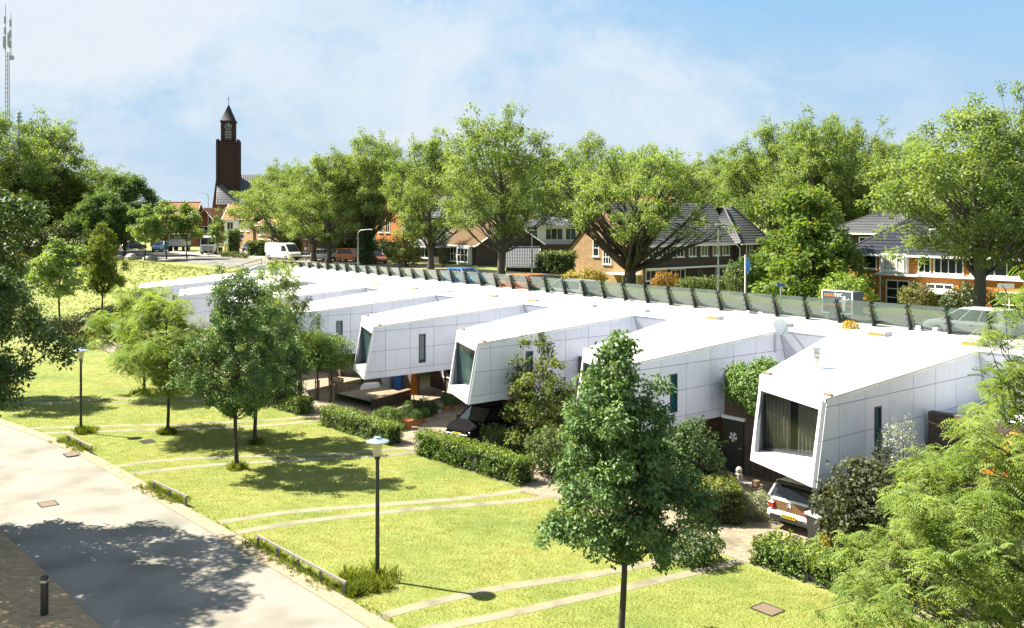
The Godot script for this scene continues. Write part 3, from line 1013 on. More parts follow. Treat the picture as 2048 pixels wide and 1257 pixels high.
func cottage(called: String, label: String, at: Vector3, basis: Basis, w: float, d: float, eave: float, ridge: float, along_x: bool, hip: float, wall: Material, tile: Material, courses: int, cols: int, group := "houses beyond the dike road") -> Node3D:
	# origin: left end of the facade on the ground; heights above it; walls go 1.5 m into the ground
	var h := thing(called, label, "house", at, basis, group)
	var b := MB.new()
	var o := 0.35
	if along_x:
		b.box(Vector3(w / 2, (eave - 1.5) / 2, -d / 2), Vector3(w, eave + 1.5, d))
		if hip <= 0.0:
			b.prism(PackedVector2Array([Vector2(0, eave), Vector2(d, eave), Vector2(d / 2, ridge - 0.08)]), Transform3D(Basis(Vector3(0, 0, -1), Vector3.UP, Vector3(1, 0, 0)), Vector3(0.003, 0, 0)), w - 0.006)
	else:
		b.box(Vector3(w / 2, (eave - 1.5) / 2, -d / 2), Vector3(w, eave + 1.5, d))
		b.prism(PackedVector2Array([Vector2(0, eave), Vector2(w, eave), Vector2(w / 2, ridge - 0.08)]), Transform3D(Basis(), Vector3(0, 0, -d + 0.003)), d - 0.006)
	put("wall", b, wall, h)
	b = MB.new()
	var lift := Vector3(0, 0.05, 0)
	var y := eave - o * (ridge - eave) / ((d if along_x else w) / 2)
	var rf: MeshInstance3D
	if along_x:
		var e := [Vector3(-o, y, o), Vector3(w + o, y, o), Vector3(w + o, y, -d - o), Vector3(-o, y, -d - o)]
		var r := [Vector3(hip if hip > 0 else -o, ridge, -d / 2), Vector3(w - hip if hip > 0 else w + o, ridge, -d / 2)]
		tiled(b, e[0] + lift, e[1] + lift, r[0] + lift, r[1] + lift, courses, cols)
		tiled(b, e[2] + lift, e[3] + lift, r[1] + lift, r[0] + lift, courses, cols)
		if hip > 0:
			tiled(b, e[1] + lift, e[2] + lift, r[1] + lift, r[1] + lift, courses, maxi(4, int(cols * d / w)))
			tiled(b, e[3] + lift, e[0] + lift, r[0] + lift, r[0] + lift, courses, maxi(4, int(cols * d / w)))
		b.quad(e[0], e[3], e[2], e[1])
		for k in 4 if hip > 0 else 0:
			b.tube([e[k] + lift * 2.0, r[0 if k in [0, 3] else 1] + lift * 2.0], [0.1, 0.1], 6)
		b.tube([r[0] + lift * 2.0, r[1] + lift * 2.0], [0.12, 0.12], 6)
		rf = put("roof", b, tile, h)
		b = MB.new()
		b.box(Vector3(w / 2, y - 0.03, o + 0.06), Vector3(w + 2 * o, 0.16, 0.12))
		if hip > 0:
			b.box(Vector3(w + o + 0.06, y - 0.03, -d / 2), Vector3(0.12, 0.16, d + 2 * o))
			b.box(Vector3(-o - 0.06, y - 0.03, -d / 2), Vector3(0.12, 0.16, d + 2 * o))
		else:
			for xx in [-o - 0.03, w + o + 0.03]:
				b.tube([Vector3(xx, y - 0.02, o), Vector3(xx, ridge - 0.02, -d / 2), Vector3(xx, y - 0.02, -d - o)], [0.09, 0.09, 0.09], 4)
		put("gutter", b, M.white_frame, rf)
	else:
		var e := [Vector3(-o, y, o), Vector3(w + o, y, o), Vector3(w + o, y, -d - o), Vector3(-o, y, -d - o)]
		var r := [Vector3(w / 2, ridge, o), Vector3(w / 2, ridge, -d - o)]
		tiled(b, e[1] + lift, e[2] + lift, r[0] + lift, r[1] + lift, courses, cols)
		tiled(b, e[3] + lift, e[0] + lift, r[1] + lift, r[0] + lift, courses, cols)
		b.tube([r[0] + lift * 2.0, r[1] + lift * 2.0], [0.12, 0.12], 6)
		rf = put("roof", b, tile, h)
		b = MB.new()
		b.tube([Vector3(-o, y - 0.02, o + 0.03), Vector3(w / 2, ridge - 0.02, o + 0.03), Vector3(w + o, y - 0.02, o + 0.03)], [0.09, 0.09, 0.09], 4)
		put("barge_board", b, M.white_frame, rf)
	return h


func build_back_houses() -> void:
	var W := Basis(-U, Vector3.UP, -B)
	# A: the long dark house with the tan gable
	var a := thing("brick_house", "long dark brick house with a tan gable end and a grey hipped wing with balcony", "house", Vector3(13.74, 2.3, -100) + U * 13.5, W, "houses beyond the dike road")
	var b := MB.new()
	b.prism(PackedVector2Array([Vector2(0, -1.5), Vector2(13.5, -1.5), Vector2(13.5, 4.85), Vector2(7.85, 9.3), Vector2(0, 2.4)]), Transform3D(Basis(), Vector3(0, 0, -0.25)), 0.25)
	put("gable_wall", b, M.brick_tan, a)
	b = MB.new()
	b.prism(PackedVector2Array([Vector2(0.05, -1.5), Vector2(13.45, -1.5), Vector2(13.45, 4.83), Vector2(7.85, 9.25), Vector2(0.05, 2.35)]), Transform3D(Basis(), Vector3(0, 0, -15.4)), 15.14)
	b.box(Vector3(12.0, 1.7, -17.9), Vector3(4.6, 6.4, 5.2))
	put("wall", b, M.brick_dark, a)
	b = MB.new()
	tiled(b, Vector3(13.95, 4.75, 0.2), Vector3(13.95, 4.75, -15.6), Vector3(7.85, 9.45, 0.2), Vector3(7.85, 9.45, -18.0), 18, 46)
	tiled(b, Vector3(-0.35, 2.15, -15.6), Vector3(-0.35, 2.15, 0.2), Vector3(7.85, 9.45, -18.0), Vector3(7.85, 9.45, 0.2), 18, 30)
	# wing with a hip
	tiled(b, Vector3(14.75, 4.75, -14.9), Vector3(14.75, 4.75, -20.9), Vector3(10.6, 8.9, -17.0), Vector3(10.6, 8.9, -18.6), 14, 18)
	tiled(b, Vector3(14.75, 4.75, -20.9), Vector3(9.0, 4.75, -20.9), Vector3(10.6, 8.9, -18.6), Vector3(8.0, 8.9, -18.6), 14, 16)
	tiled(b, Vector3(10.4, 4.75, -14.9), Vector3(14.75, 4.75, -14.9), Vector3(10.4, 8.9, -17.0), Vector3(10.6, 8.9, -17.0), 14, 10)
	b.tube([Vector3(14.75, 4.85, -14.9), Vector3(10.6, 9.05, -17.0)], [0.14, 0.14], 6)
	b.tube([Vector3(14.75, 4.85, -20.9), Vector3(10.6, 9.05, -18.6)], [0.14, 0.14], 6)
	var rf := put("roof", b, M.tile_grey, a)
	b = MB.new()
	b.box(Vector3(14.02, 4.68, -7.4), Vector3(0.14, 0.16, 15.2))
	b.box(Vector3(14.82, 4.68, -17.9), Vector3(0.12, 0.14, 6.1))
	b.tube([Vector3(14.2, 4.6, -14.85), Vector3(14.35, 4.2, -15.2), Vector3(14.35, 0, -15.25)], [0.06, 0.06, 0.06], 6)
	put("gutter", b, M.white_frame, rf)
	for s in [0.4, 1.95, 3.75, 5.4, 7.4, 9.4, 11.5, 13.2]:
		house_window(a, face_at("flank", 13.45, 15, s, 3.42), 1.22, 1.2, 2, 1, M.teal_glass if s in [1.95, 3.75, 9.4] else M.dark_glass)
	b = MB.new()
	b.box(Vector3(13.75, 2.27, -7.8), Vector3(0.6, 0.16, 14.6))
	put("canopy", b, M.white_frame, a)
	house_window(a, face_at("flank", 13.45, 15, 0.5, 1.0), 3.2, 1.15, 4, 1)
	house_window(a, face_at("flank", 13.45, 15, 4.5, 0.1), 2.3, 2.0, 3, 1)
	house_window(a, face_at("flank", 13.45, 15, 12.0, 1.0), 2.0, 1.1, 3, 1)
	b = MB.new()
	b.box(Vector3(13.5, 1.0, -9.2), Vector3(0.08, 2.1, 1.0))
	put("door", b, M.dark_frame, a)
	house_window(a, face_at("flank", 14.3, 15, 16.4, 2.7), 1.1, 2.0, 2, 1)
	house_window(a, face_at("flank", 14.3, 15, 19.2, 3.3), 0.9, 1.4, 1, 1)
	house_window(a, face_at("flank", 14.3, 15, 16.2, 0.4), 3.4, 1.6, 3, 1, M.teal_glass)
	b = MB.new()
	b.box(Vector3(14.75, 2.62, -17.6), Vector3(0.9, 0.12, 4.2))
	for k in 15:
		b.box(Vector3(15.17, 3.1, -15.6 - k * 0.286), Vector3(0.03, 0.9, 0.05))
	b.box(Vector3(15.17, 3.56, -17.6), Vector3(0.06, 0.06, 4.2))
	put("balcony", b, M.zinc, a)
	house_window(a, face_at("facade", 13.5, 15, 6.0, 3.4, 0.0), 1.0, 1.9, 1, 2)
	house_window(a, face_at("facade", 13.5, 15, 7.6, 2.6, 0.0), 1.3, 2.4, 3, 3)
	house_window(a, face_at("facade", 13.5, 15, 11.4, 3.5, 0.0), 0.9, 1.3, 1, 1)
	b = MB.new()
	b.box(Vector3(11.2, 1.7, 0.5), Vector3(4.2, 0.16, 1.0))
	b.box(Vector3(1.8, 1.2, 0.4), Vector3(4.4, 0.16, 0.8))
	put("canopy", b, M.white_frame, a)
	house_window(a, face_at("facade", 13.5, 15, 10.6, 0.2, 0.0), 2.2, 1.4, 3, 1)
	chimney(a, Vector3(7.9, 9.0, -9.0), Vector3(0.8, 1.3, 0.8), M.brick_dark)
	# B: the orange brick house on the right
	b = MB.new()
	var o := cottage("brick_house", "orange brick house with black glazed hip roof, behind the fence on the right", Vector3(26.57, 2.7, -75), W, 26, 9, 4.75, 8.2, true, 4.8, M.brick_orange, M.tile_black, 15, 88)
	house_window(o, face_at("facade", 26, 9, 1.3, 3.35), 1.15, 1.15, 1, 1)
	house_window(o, face_at("facade", 26, 9, 5.75, 3.2), 1.0, 1.4, 2, 1)
	house_window(o, face_at("facade", 26, 9, 6.95, 3.2), 2.2, 1.3, 4, 1)
	house_window(o, face_at("facade", 26, 9, 9.6, 3.2), 3.4, 1.3, 4, 1)
	house_window(o, face_at("facade", 26, 9, 14.2, 3.2), 2.4, 1.3, 3, 1)
	b = MB.new()
	b.box(Vector3(4.05, 3.85, 0.22), Vector3(2.0, 1.5, 0.44))
	put("bay", b, M.white_frame, o)
	house_window(o, face_at("facade", 26, 9, 3.2, 3.3, 0.46), 1.7, 1.25, 3, 1, M.curtain)
	b = MB.new()
	b.box(Vector3(4.3, 3.02, 0.3), Vector3(3.4, 0.16, 0.5))
	b.box(Vector3(10.0, 3.02, 0.12), Vector3(7.8, 0.13, 0.2))
	put("band_course", b, M.white_frame, o)
	house_window(o, face_at("facade", 26, 9, 3.2, 0.6), 1.9, 2.0, 2, 3)
	house_window(o, face_at("facade", 26, 9, 5.2, 0.9), 0.8, 1.6, 1, 2)
	b = MB.new()
	b.box(Vector3(7.4, 1.9, 0.5), Vector3(2.9, 0.18, 1.1))
	b.box(Vector3(6.2, 0.9, 0.9), Vector3(0.09, 1.9, 0.09))
	b.box(Vector3(8.6, 0.9, 0.9), Vector3(0.09, 1.9, 0.09))
	put("porch", b, M.white_frame, o)
	house_window(o, face_at("facade", 26, 9, 6.4, 2.05), 2.0, 0.45, 3, 1)
	b = MB.new()
	b.box(Vector3(7.5, 0.85, 0.02), Vector3(1.0, 1.95, 0.08))
	put("door", b, M.brick_dark, o)
	house_window(o, face_at("facade", 26, 9, 9.0, 0.6), 1.4, 1.7, 2, 2)
	house_window(o, face_at("facade", 26, 9, 11.4, 0.4), 1.8, 1.8, 2, 2)
	house_window(o, face_at("facade", 26, 9, 15.0, 0.6), 2.0, 1.7, 2, 2)
	b = MB.new()
	b.tube([Vector3(2.75, 4.6, 0.3), Vector3(2.75, 4.2, 0.08), Vector3(2.75, 0, 0.08)], [0.06, 0.06, 0.06], 6)
	put("drainpipe", b, M.white_frame, o)
	chimney(o, Vector3(9.0, 7.8, -4.5), Vector3(0.9, 1.4, 0.7), M.brick_orange)
	house_window(o, face_at("facade", 26, 9, 6.0, 5.6, -1.2), 2.6, 0.9, 4, 1)
	# C: brown tiled house
	o = cottage("tiled_house", "house with large brown tiled roof and dark flank wall, between two big trees", Vector3(-4.19, 4.42, -112) + U * 8.8, W, 8.8, 10, 2.45, 5.2, true, 0.0, M.brick_dark, M.tile_tan, 24, 46)
	house_window(o, face_at("facade", 8.8, 10, 5.6, 0.3, 0.5), 2.2, 1.7, 3, 2)
	house_window(o, face_at("facade", 8.8, 10, 2.9, 0.3), 1.9, 1.8, 3, 2)
	house_window(o, face_at("facade", 8.8, 10, 0.5, 0.5), 1.6, 1.5, 2, 1)
	house_window(o, face_at("flank", 8.8, 10, 3.2, 0.9), 0.7, 1.2, 1, 1)
	b = MB.new()
	b.box(Vector3(6.7, 1.1, 0.22), Vector3(2.5, 2.2, 0.44))
	put("bay", b, M.white_frame, o)
	# D: dark house with upper windows, and its low hipped annexe
	o = cottage("brick_house", "dark two storey brick house with wide white upper windows behind the forked tree", Vector3(-13.34, 4.42, -128), Basis(), 9, 9, 5.9, 8.6, true, 3.0, M.brick_dark, M.tile_grey, 8, 16)
	house_window(o, face_at("facade", 9, 9, 1.0, 3.6), 2.4, 1.7, 3, 1, M.teal_glass)
	house_window(o, face_at("facade", 9, 9, 4.6, 3.6), 1.8, 1.7, 2, 1)
	o = cottage("annexe", "low brick annexe with grey hipped roof beside the forked tree", Vector3(-12.63, 4.42, -120), W, 6, 5, 2.3, 4.0, true, 2.4, M.brick_dark, M.tile_grey, 8, 16)
	house_window(o, face_at("facade", 6, 5, 2.0, 0.6), 1.8, 1.3, 2, 1)
	# E: tall orange gable
	o = cottage("gabled_house", "tall narrow orange brick gable house behind the dark ivy trunk", Vector3(-19.33, 4.42, -135), W, 7, 8, 6.6, 10.4, false, 0.0, M.brick_orange, M.tile_orange, 8, 14)
	house_window(o, face_at("facade", 7, 8, 0.8, 3.5), 1.0, 2.0, 1, 2)
	house_window(o, face_at("facade", 7, 8, 2.6, 3.5), 1.2, 2.2, 2, 2)
	house_window(o, face_at("facade", 7, 8, 0.8, 0.5), 2.8, 1.8, 3, 2)
	house_window(o, face_at("facade", 7, 8, 4.6, 0.5), 1.4, 1.8, 2, 2)
	# F: tan house with white frames behind the first roadside trees
	o = cottage("brick_house", "tan brick house with white porch frames behind the first roadside trees", Vector3(-40.42, 4.42, -150), W, 9, 14, 4.6, 8.0, true, 0.0, M.brick_tan, M.tile_orange, 8, 16)
	house_window(o, face_at("facade", 9, 14, 1.0, 0.3), 1.8, 2.0, 2, 2)
	house_window(o, face_at("facade", 9, 14, 4.4, 0.3), 2.6, 2.0, 3, 2)
	house_window(o, face_at("facade", 9, 14, 1.2, 2.9), 1.6, 1.3, 2, 1)
	house_window(o, face_at("facade", 9, 14, 5.0, 2.9), 1.6, 1.3, 2, 1)
	house_window(o, face_at("flank", 9, 14, 2.0, 0.3), 2.6, 2.0, 3, 1)
	house_window(o, face_at("flank", 9, 14, 8.0, 0.5), 2.4, 1.6, 3, 1)
	# white panelled house between the trees and its garage
	o = cottage("rendered_house", "white rendered house with blue-tinted windows above a dark garage wall", Vector3(1.48, 4, -128), Basis(), 7.6, 8, 5.0, 6.0, true, 3.0, M.white_frame, M.slate, 6, 12)
	house_window(o, face_at("facade", 9, 8, 0.4, 3.0), 1.6, 1.9, 2, 1, M.teal_glass)
	house_window(o, face_at("facade", 9, 8, 3.0, 3.0), 2.4, 1.6, 3, 1)
	house_window(o, face_at("facade", 9, 8, 5.7, 3.0), 1.5, 1.6, 2, 1, M.teal_glass)
	b = MB.new()
	b.box(Vector3(5.5, 1.2, 0.6), Vector3(9.0, 2.5, 1.2))
	put("garage", b, M.brick_dark, o)
	cottage("garage", "low garage with silvery grey tiled roof beside the hedge block", Vector3(-0.66, 3.4, -104), Basis(), 3.4, 5, 1.5, 3.2, true, 0.0, M.brick_dark, M.slate, 13, 22)
	# houses whose roofs show over the crowns
	o = cottage("brick_house", "house with a bright orange roof seen through the spreading tree", Vector3(8.95, 3.5, -135), W, 14, 9, 6.0, 9.2, true, 0.0, M.brick_tan, M.tile_orange, 8, 26)
	house_window(o, face_at("facade", 14, 9, 2.0, 3.6), 1.8, 1.4, 2, 1)
	o = cottage("brick_house", "dark brick house with corner windows behind the bright round bush", Vector3(32.55, 3, -98), W, 9, 9, 5.6, 7.6, true, 3.5, M.brick_dark, M.tile_grey, 8, 18)
	house_window(o, face_at("facade", 9, 9, 0.6, 3.4), 2.0, 1.7, 2, 1)
	house_window(o, face_at("facade", 9, 9, 3.6, 3.4), 1.5, 1.7, 2, 1)
	house_window(o, face_at("facade", 9, 9, 1.0, 1.2), 2.4, 1.5, 3, 1)
	house_window(o, face_at("facade", 9, 9, 5.6, 1.2), 2.4, 1.5, 3, 1)
	o = cottage("rendered_house", "pale rendered house partly hidden right of the grey hipped wing", Vector3(32.68, 3, -122), W, 8, 8, 6.4, 9.0, true, 0.0, M.white_frame, M.tile_grey, 8, 14)
	house_window(o, face_at("facade", 8, 8, 0.8, 3.6), 1.4, 1.8, 1, 1)
	house_window(o, face_at("facade", 8, 8, 3.6, 3.6), 1.4, 1.8, 1, 1)
	o = cottage("brick_house", "orange roofed house far behind the trees above the black hip roof", Vector3(54.55, 4, -150), Basis(), 10, 9, 6.6, 10.2, true, 0.0, M.brick_tan, M.tile_orange, 8, 16)
	house_window(o, face_at("facade", 10, 9, 1.0, 3.8), 1.4, 1.5, 2, 1)
	# orange roofs below the church
	o = cottage("tiled_house", "pale house with orange roof and wide chimney, right below the church tower", Vector3(-56.18, 4.42, -185), Basis(), 6.6, 9, 5.4, 8.3, true, 0.0, M.white_frame, M.tile_orange, 8, 14, "houses below the church")
	house_window(o, face_at("facade", 6.6, 9, 0.6, 3.3), 1.3, 1.5, 2, 1)
	house_window(o, face_at("facade", 6.6, 9, 2.8, 3.3), 1.3, 1.5, 2, 1)
	house_window(o, face_at("facade", 6.6, 9, 4.8, 3.3), 1.3, 1.5, 2, 1)
	chimney(o, Vector3(3.2, 7.4, -4.5), Vector3(2.6, 2.0, 0.9), M.white_frame)
	o = cottage("gabled_house", "tall orange roofed house at the edge of the first roadside tree", Vector3(-48.85, 4.42, -170), W, 6, 11, 5.6, 9.4, true, 0.0, M.brick_tan, M.tile_orange, 8, 14, "houses below the church")
	house_window(o, face_at("facade", 6, 11, 0.8, 3.2), 1.2, 1.6, 2, 1)
	house_window(o, face_at("facade", 6, 11, 3.2, 3.2), 1.2, 1.6, 2, 1)
	chimney(o, Vector3(3.0, 9.0, -5.5), Vector3(1.0, 1.6, 0.8), M.brick_tan)
	o = cottage("gabled_house", "orange roofed house left of the church, behind the tall street lamp", Vector3(-63.8, 4.42, -190), Basis(), 4.6, 9, 4.4, 7.4, false, 0.0, M.brick_red, M.tile_orange, 8, 14, "houses below the church")
	house_window(o, face_at("facade", 4.6, 9, 1.2, 2.4), 1.8, 1.5, 2, 1)
	o = cottage("gabled_house", "orange roofed house far left, glimpsed between the young trees", Vector3(-70.49, 4.42, -185), Basis(), 8, 9, 4.4, 8.6, true, 0.0, M.brick_red, M.tile_orange, 8, 16, "houses below the church")
	house_window(o, face_at("facade", 8, 9, 1.2, 2.4), 1.8, 1.5, 2, 1)


# ------------------------------------------------------------------ the church
func build_church() -> void:
	var W := Basis(-U, Vector3.UP, -B)
	# turned so that a broad dark face looks our way and a narrow sunlit one looks left
	var t := Basis(Vector3.UP, deg_to_rad(13.0))
	var at := Vector3(-74.61, 4.42, -250)
	var h := thing("church", "dark brick church with tall clock tower and pointed spire", "church", at, t)
	var y := func(py: float) -> float: return 10.0 - (py - 436.0) / 1900.0 * 250.0 - 4.7
	var b := MB.new()
	var top: float = y.call(283)
	b.box(Vector3(0, (top - 2) / 2, 0), Vector3(5.2, top + 2, 5.2))
	put("tower", b, M.brick_church, h)
	b = MB.new()
	for s in [-1, 1]:
		for q in [-1, 1]:
			b.box(Vector3(s * 2.65, top * 0.5 + 4.0, q * 2.65), Vector3(0.7, top - 7.0, 0.7))
	put("corner_pier", b, M.brick_church, h)
	b = MB.new()
	for k in 7:
		b.box(Vector3(-2.4 + 0.8 * k, top + 0.3, 2.55), Vector3(0.45, 0.7, 0.4))
		b.box(Vector3(-2.4 + 0.8 * k, top + 0.3, -2.55), Vector3(0.45, 0.7, 0.4))
		b.box(Vector3(-2.55, top + 0.3, -2.0 + 0.66 * k), Vector3(0.4, 0.7, 0.4))
	b.box(Vector3(0, top - 0.25, 0), Vector3(5.7, 0.35, 5.7))
	put("parapet", b, M.brick_church, h)
	var lt: float = y.call(241)
	b = MB.new()
	b.box(Vector3(0, (top + lt) / 2, 0), Vector3(3.7, lt - top, 3.7))
	b.box(Vector3(0, lt - 0.15, 0), Vector3(4.1, 0.4, 4.1))
	var belfry := put("belfry", b, M.brick_church, h)
	b = MB.new()
	for k in 6:
		b.box(Vector3(0, top + 0.7 + k * 0.42, 1.9), Vector3(1.7, 0.14, 0.22))
		b.box(Vector3(-1.9, top + 0.7 + k * 0.42, 0), Vector3(0.22, 0.14, 1.7))
	put("louvre", b, M.zinc, belfry)
	for r in [Basis(), Basis(Vector3.UP, -PI / 2)]:
		b = MB.new()
		b.lathe([Vector2(0, 0), Vector2(0.95, 0), Vector2(0.95, 0.1), Vector2(0.8, 0.12), Vector2(0, 0.12)], 24, Transform3D(r * Basis(Vector3(1, 0, 0), Vector3(0, 0, 1), Vector3(0, -1, 0)), r * Vector3(0, lt - 1.5, 1.86)))
		var ck := put("clock_face", b, M.dark_frame, belfry)
		b = MB.new()
		for k in 12:
			var q := Vector3(sin(TAU * k / 12), cos(TAU * k / 12), 0) * 0.78
			b.box(r * (Vector3(0, lt - 1.5, 2.0) + q), Vector3(0.12, 0.12, 0.05), r)
		b.tube([r * Vector3(0, lt - 1.5, 2.02), r * Vector3(0.1, lt - 0.9, 2.02)], [0.06, 0.04], 4)
		b.tube([r * Vector3(0, lt - 1.5, 2.02), r * Vector3(0.4, lt - 1.35, 2.02)], [0.07, 0.05], 4)
		put("hands", b, M.white_frame, ck)
	b = MB.new()
	b.lathe([Vector2(2.75, lt), Vector2(2.68, lt + 0.15), Vector2(0.08, y.call(207))], 4, Transform3D(Basis(Vector3.UP, PI / 4), Vector3.ZERO))
	b.tube([Vector3(0, y.call(208), 0), Vector3(0, y.call(190), 0)], [0.08, 0.04], 5)
	b.box(Vector3(0, y.call(196), 0), Vector3(0.9, 0.1, 0.1))
	put("spire", b, M.copper, h)
	# the leaning porch at the foot and the nave behind
	b = MB.new()
	b.prism(PackedVector2Array([Vector2(-4.6, -2), Vector2(-2.6, -2), Vector2(-2.6, 17), Vector2(-2.85, 17), Vector2(-4.0, 8)]), Transform3D(Basis(), Vector3(0, 0, -2)), 4.6)
	b.prism(PackedVector2Array([Vector2(-2.6, -2), Vector2(3.9, -2), Vector2(3.9, 9), Vector2(-2.6, 9)]), Transform3D(Basis(), Vector3(0, 0, 2.6)), 4.0)
	put("porch", b, M.brick_red, h)
	b = MB.new()
	tiled(b, Vector3(-2.7, 9.0, 6.8), Vector3(4.2, 9.0, 6.8), Vector3(-2.7, 14.4, 2.7), Vector3(-1.6, 14.4, 2.7), 12, 16)
	put("porch_roof", b, M.slate, h)
	b = MB.new()
	b.box(Vector3(12, 5.0, -4), Vector3(18.8, 14, 11))
	put("nave", b, M.brick_church, h)
	b = MB.new()
	tiled(b, Vector3(2.65, 12.0, 1.8), Vector3(21.6, 12.0, 1.8), Vector3(2.65, 17.2, -4), Vector3(19, 17.2, -4), 14, 30)
	tiled(b, Vector3(21.6, 12.0, -9.8), Vector3(2.65, 12.0, -9.8), Vector3(19, 17.2, -4), Vector3(2.65, 17.2, -4), 14, 30)
	put("roof", b, M.slate, h)
	for k in 3:
		house_window(h, Transform3D(Basis(), Vector3(5 + 5 * k, 2.5, 1.51)), 1.6, 4.4, 2, 3)
	house_window(h, Transform3D(Basis(), Vector3(-0.4, 7.5, 2.61)), 0.8, 2.4, 1, 2)


# ------------------------------------------------------------------ plants
class Spray:   # many leaves from few stamps: each stamp is a small cluster of leaves
	var v := PackedVector3Array()
	var n := PackedVector3Array()
	var c := PackedColorArray()
	var sv := []
	var sn := []

	func stamp(pos: Vector3, rot: Basis, scale: float, col: Color, which: int) -> void:
		var q: PackedVector3Array = sv[which]
		v.append_array(Transform3D(rot * scale, pos) * q)
		n.append_array(Transform3D(rot, Vector3.ZERO) * (sn[which] as PackedVector3Array))
		var k := PackedColorArray()
		k.resize(q.size())
		k.fill(Color(col.r * 1.5, col.g * 1.42, col.b * 1.75))
		c.append_array(k)

	func mesh(mat: Material, index: PackedInt32Array) -> ArrayMesh:
		var arr := []
		arr.resize(Mesh.ARRAY_MAX)
		arr[Mesh.ARRAY_VERTEX] = v
		arr[Mesh.ARRAY_NORMAL] = n
		arr[Mesh.ARRAY_COLOR] = c
		arr[Mesh.ARRAY_INDEX] = index.slice(0, v.size() / 4 * 6)
		var m := ArrayMesh.new()
		m.add_surface_from_arrays(Mesh.PRIMITIVE_TRIANGLES, arr)
		m.surface_set_material(0, mat)
		return m


func add_leaf(v: PackedVector3Array, n: PackedVector3Array, at: Vector3, along: Vector3, nor: Vector3, length: float, width: float) -> void:
	var side := along.cross(nor).normalized()
	var up := side.cross(along).normalized()
	v.append(at)
	v.append(at + along * length * 0.45 - side * width * 0.5 + up * width * 0.12)
	v.append(at + along * length - up * length * 0.12)
	v.append(at + along * length * 0.45 + side * width * 0.5 + up * width * 0.12)
	for k in 4:
		n.append(up)


func leaf_stamps(kind: String, r: RandomNumberGenerator) -> Array:
	var vs := []
	var ns := []
	for w in 5:
		var v := PackedVector3Array()
		var n := PackedVector3Array()
		if kind == "frond":
			# drooping feathered leaves: leaflets in pairs along a bent stalk
			for f in 3:
				var a := r.randf() * TAU
				var d := Vector3(cos(a), r.randf_range(-0.15, 0.45), sin(a)).normalized()
				var p := Vector3(r.randf_range(-0.1, 0.1), r.randf_range(-0.1, 0.1), r.randf_range(-0.1, 0.1))
				for k in 6:
					d = (d + Vector3(0, -0.16, 0)).normalized()
					p += d * 0.09
					var side := d.cross(Vector3.UP).normalized()
					for s in [-1, 1]:
						add_leaf(v, n, p, (side * s + d * 0.35 + Vector3(0, -0.2, 0)).normalized(), Vector3(0, 1, 0) + side * s * 0.3, 0.15, 0.055)
		else:
			var count := 12
			var size := 0.42
			var wide := 0.62
			if kind == "fine":
				count = 16
				size = 0.30
				wide = 0.5
			for k in count:
				var d := Vector3(r.randfn(), r.randfn() * 0.8, r.randfn()).normalized()
				var p := d * 0.5 * pow(r.randf(), 0.5)
				var along := (d + Vector3(r.randfn(), r.randfn() - 0.6, r.randfn()) * 0.5).normalized()
				var nor := (Vector3(0, 1.0, 0) + d * 0.7 + Vector3(r.randfn(), r.randfn(), r.randfn()) * 0.45).normalized()
				var l := size * r.randf_range(0.75, 1.25)
				add_leaf(v, n, p, along, nor, l, l * wide)
		vs.append(v)
		ns.append(n)
	return [vs, ns]


func spray(kind: String, seed_: int) -> Spray:
	var r := RandomNumberGenerator.new()
	r.seed = seed_
	var s := Spray.new()
	var st := leaf_stamps(kind, r)
	s.sv = st[0]
	s.sn = st[1]
	return s


func radius_at(profile: Array, t: float) -> float:
	for k in range(1, profile.size()):
		if t <= profile[k].x:
			var f: float = (t - profile[k - 1].x) / maxf(profile[k].x - profile[k - 1].x, 0.0001)
			return lerpf(profile[k - 1].y, profile[k].y, f)
	return profile[-1].y


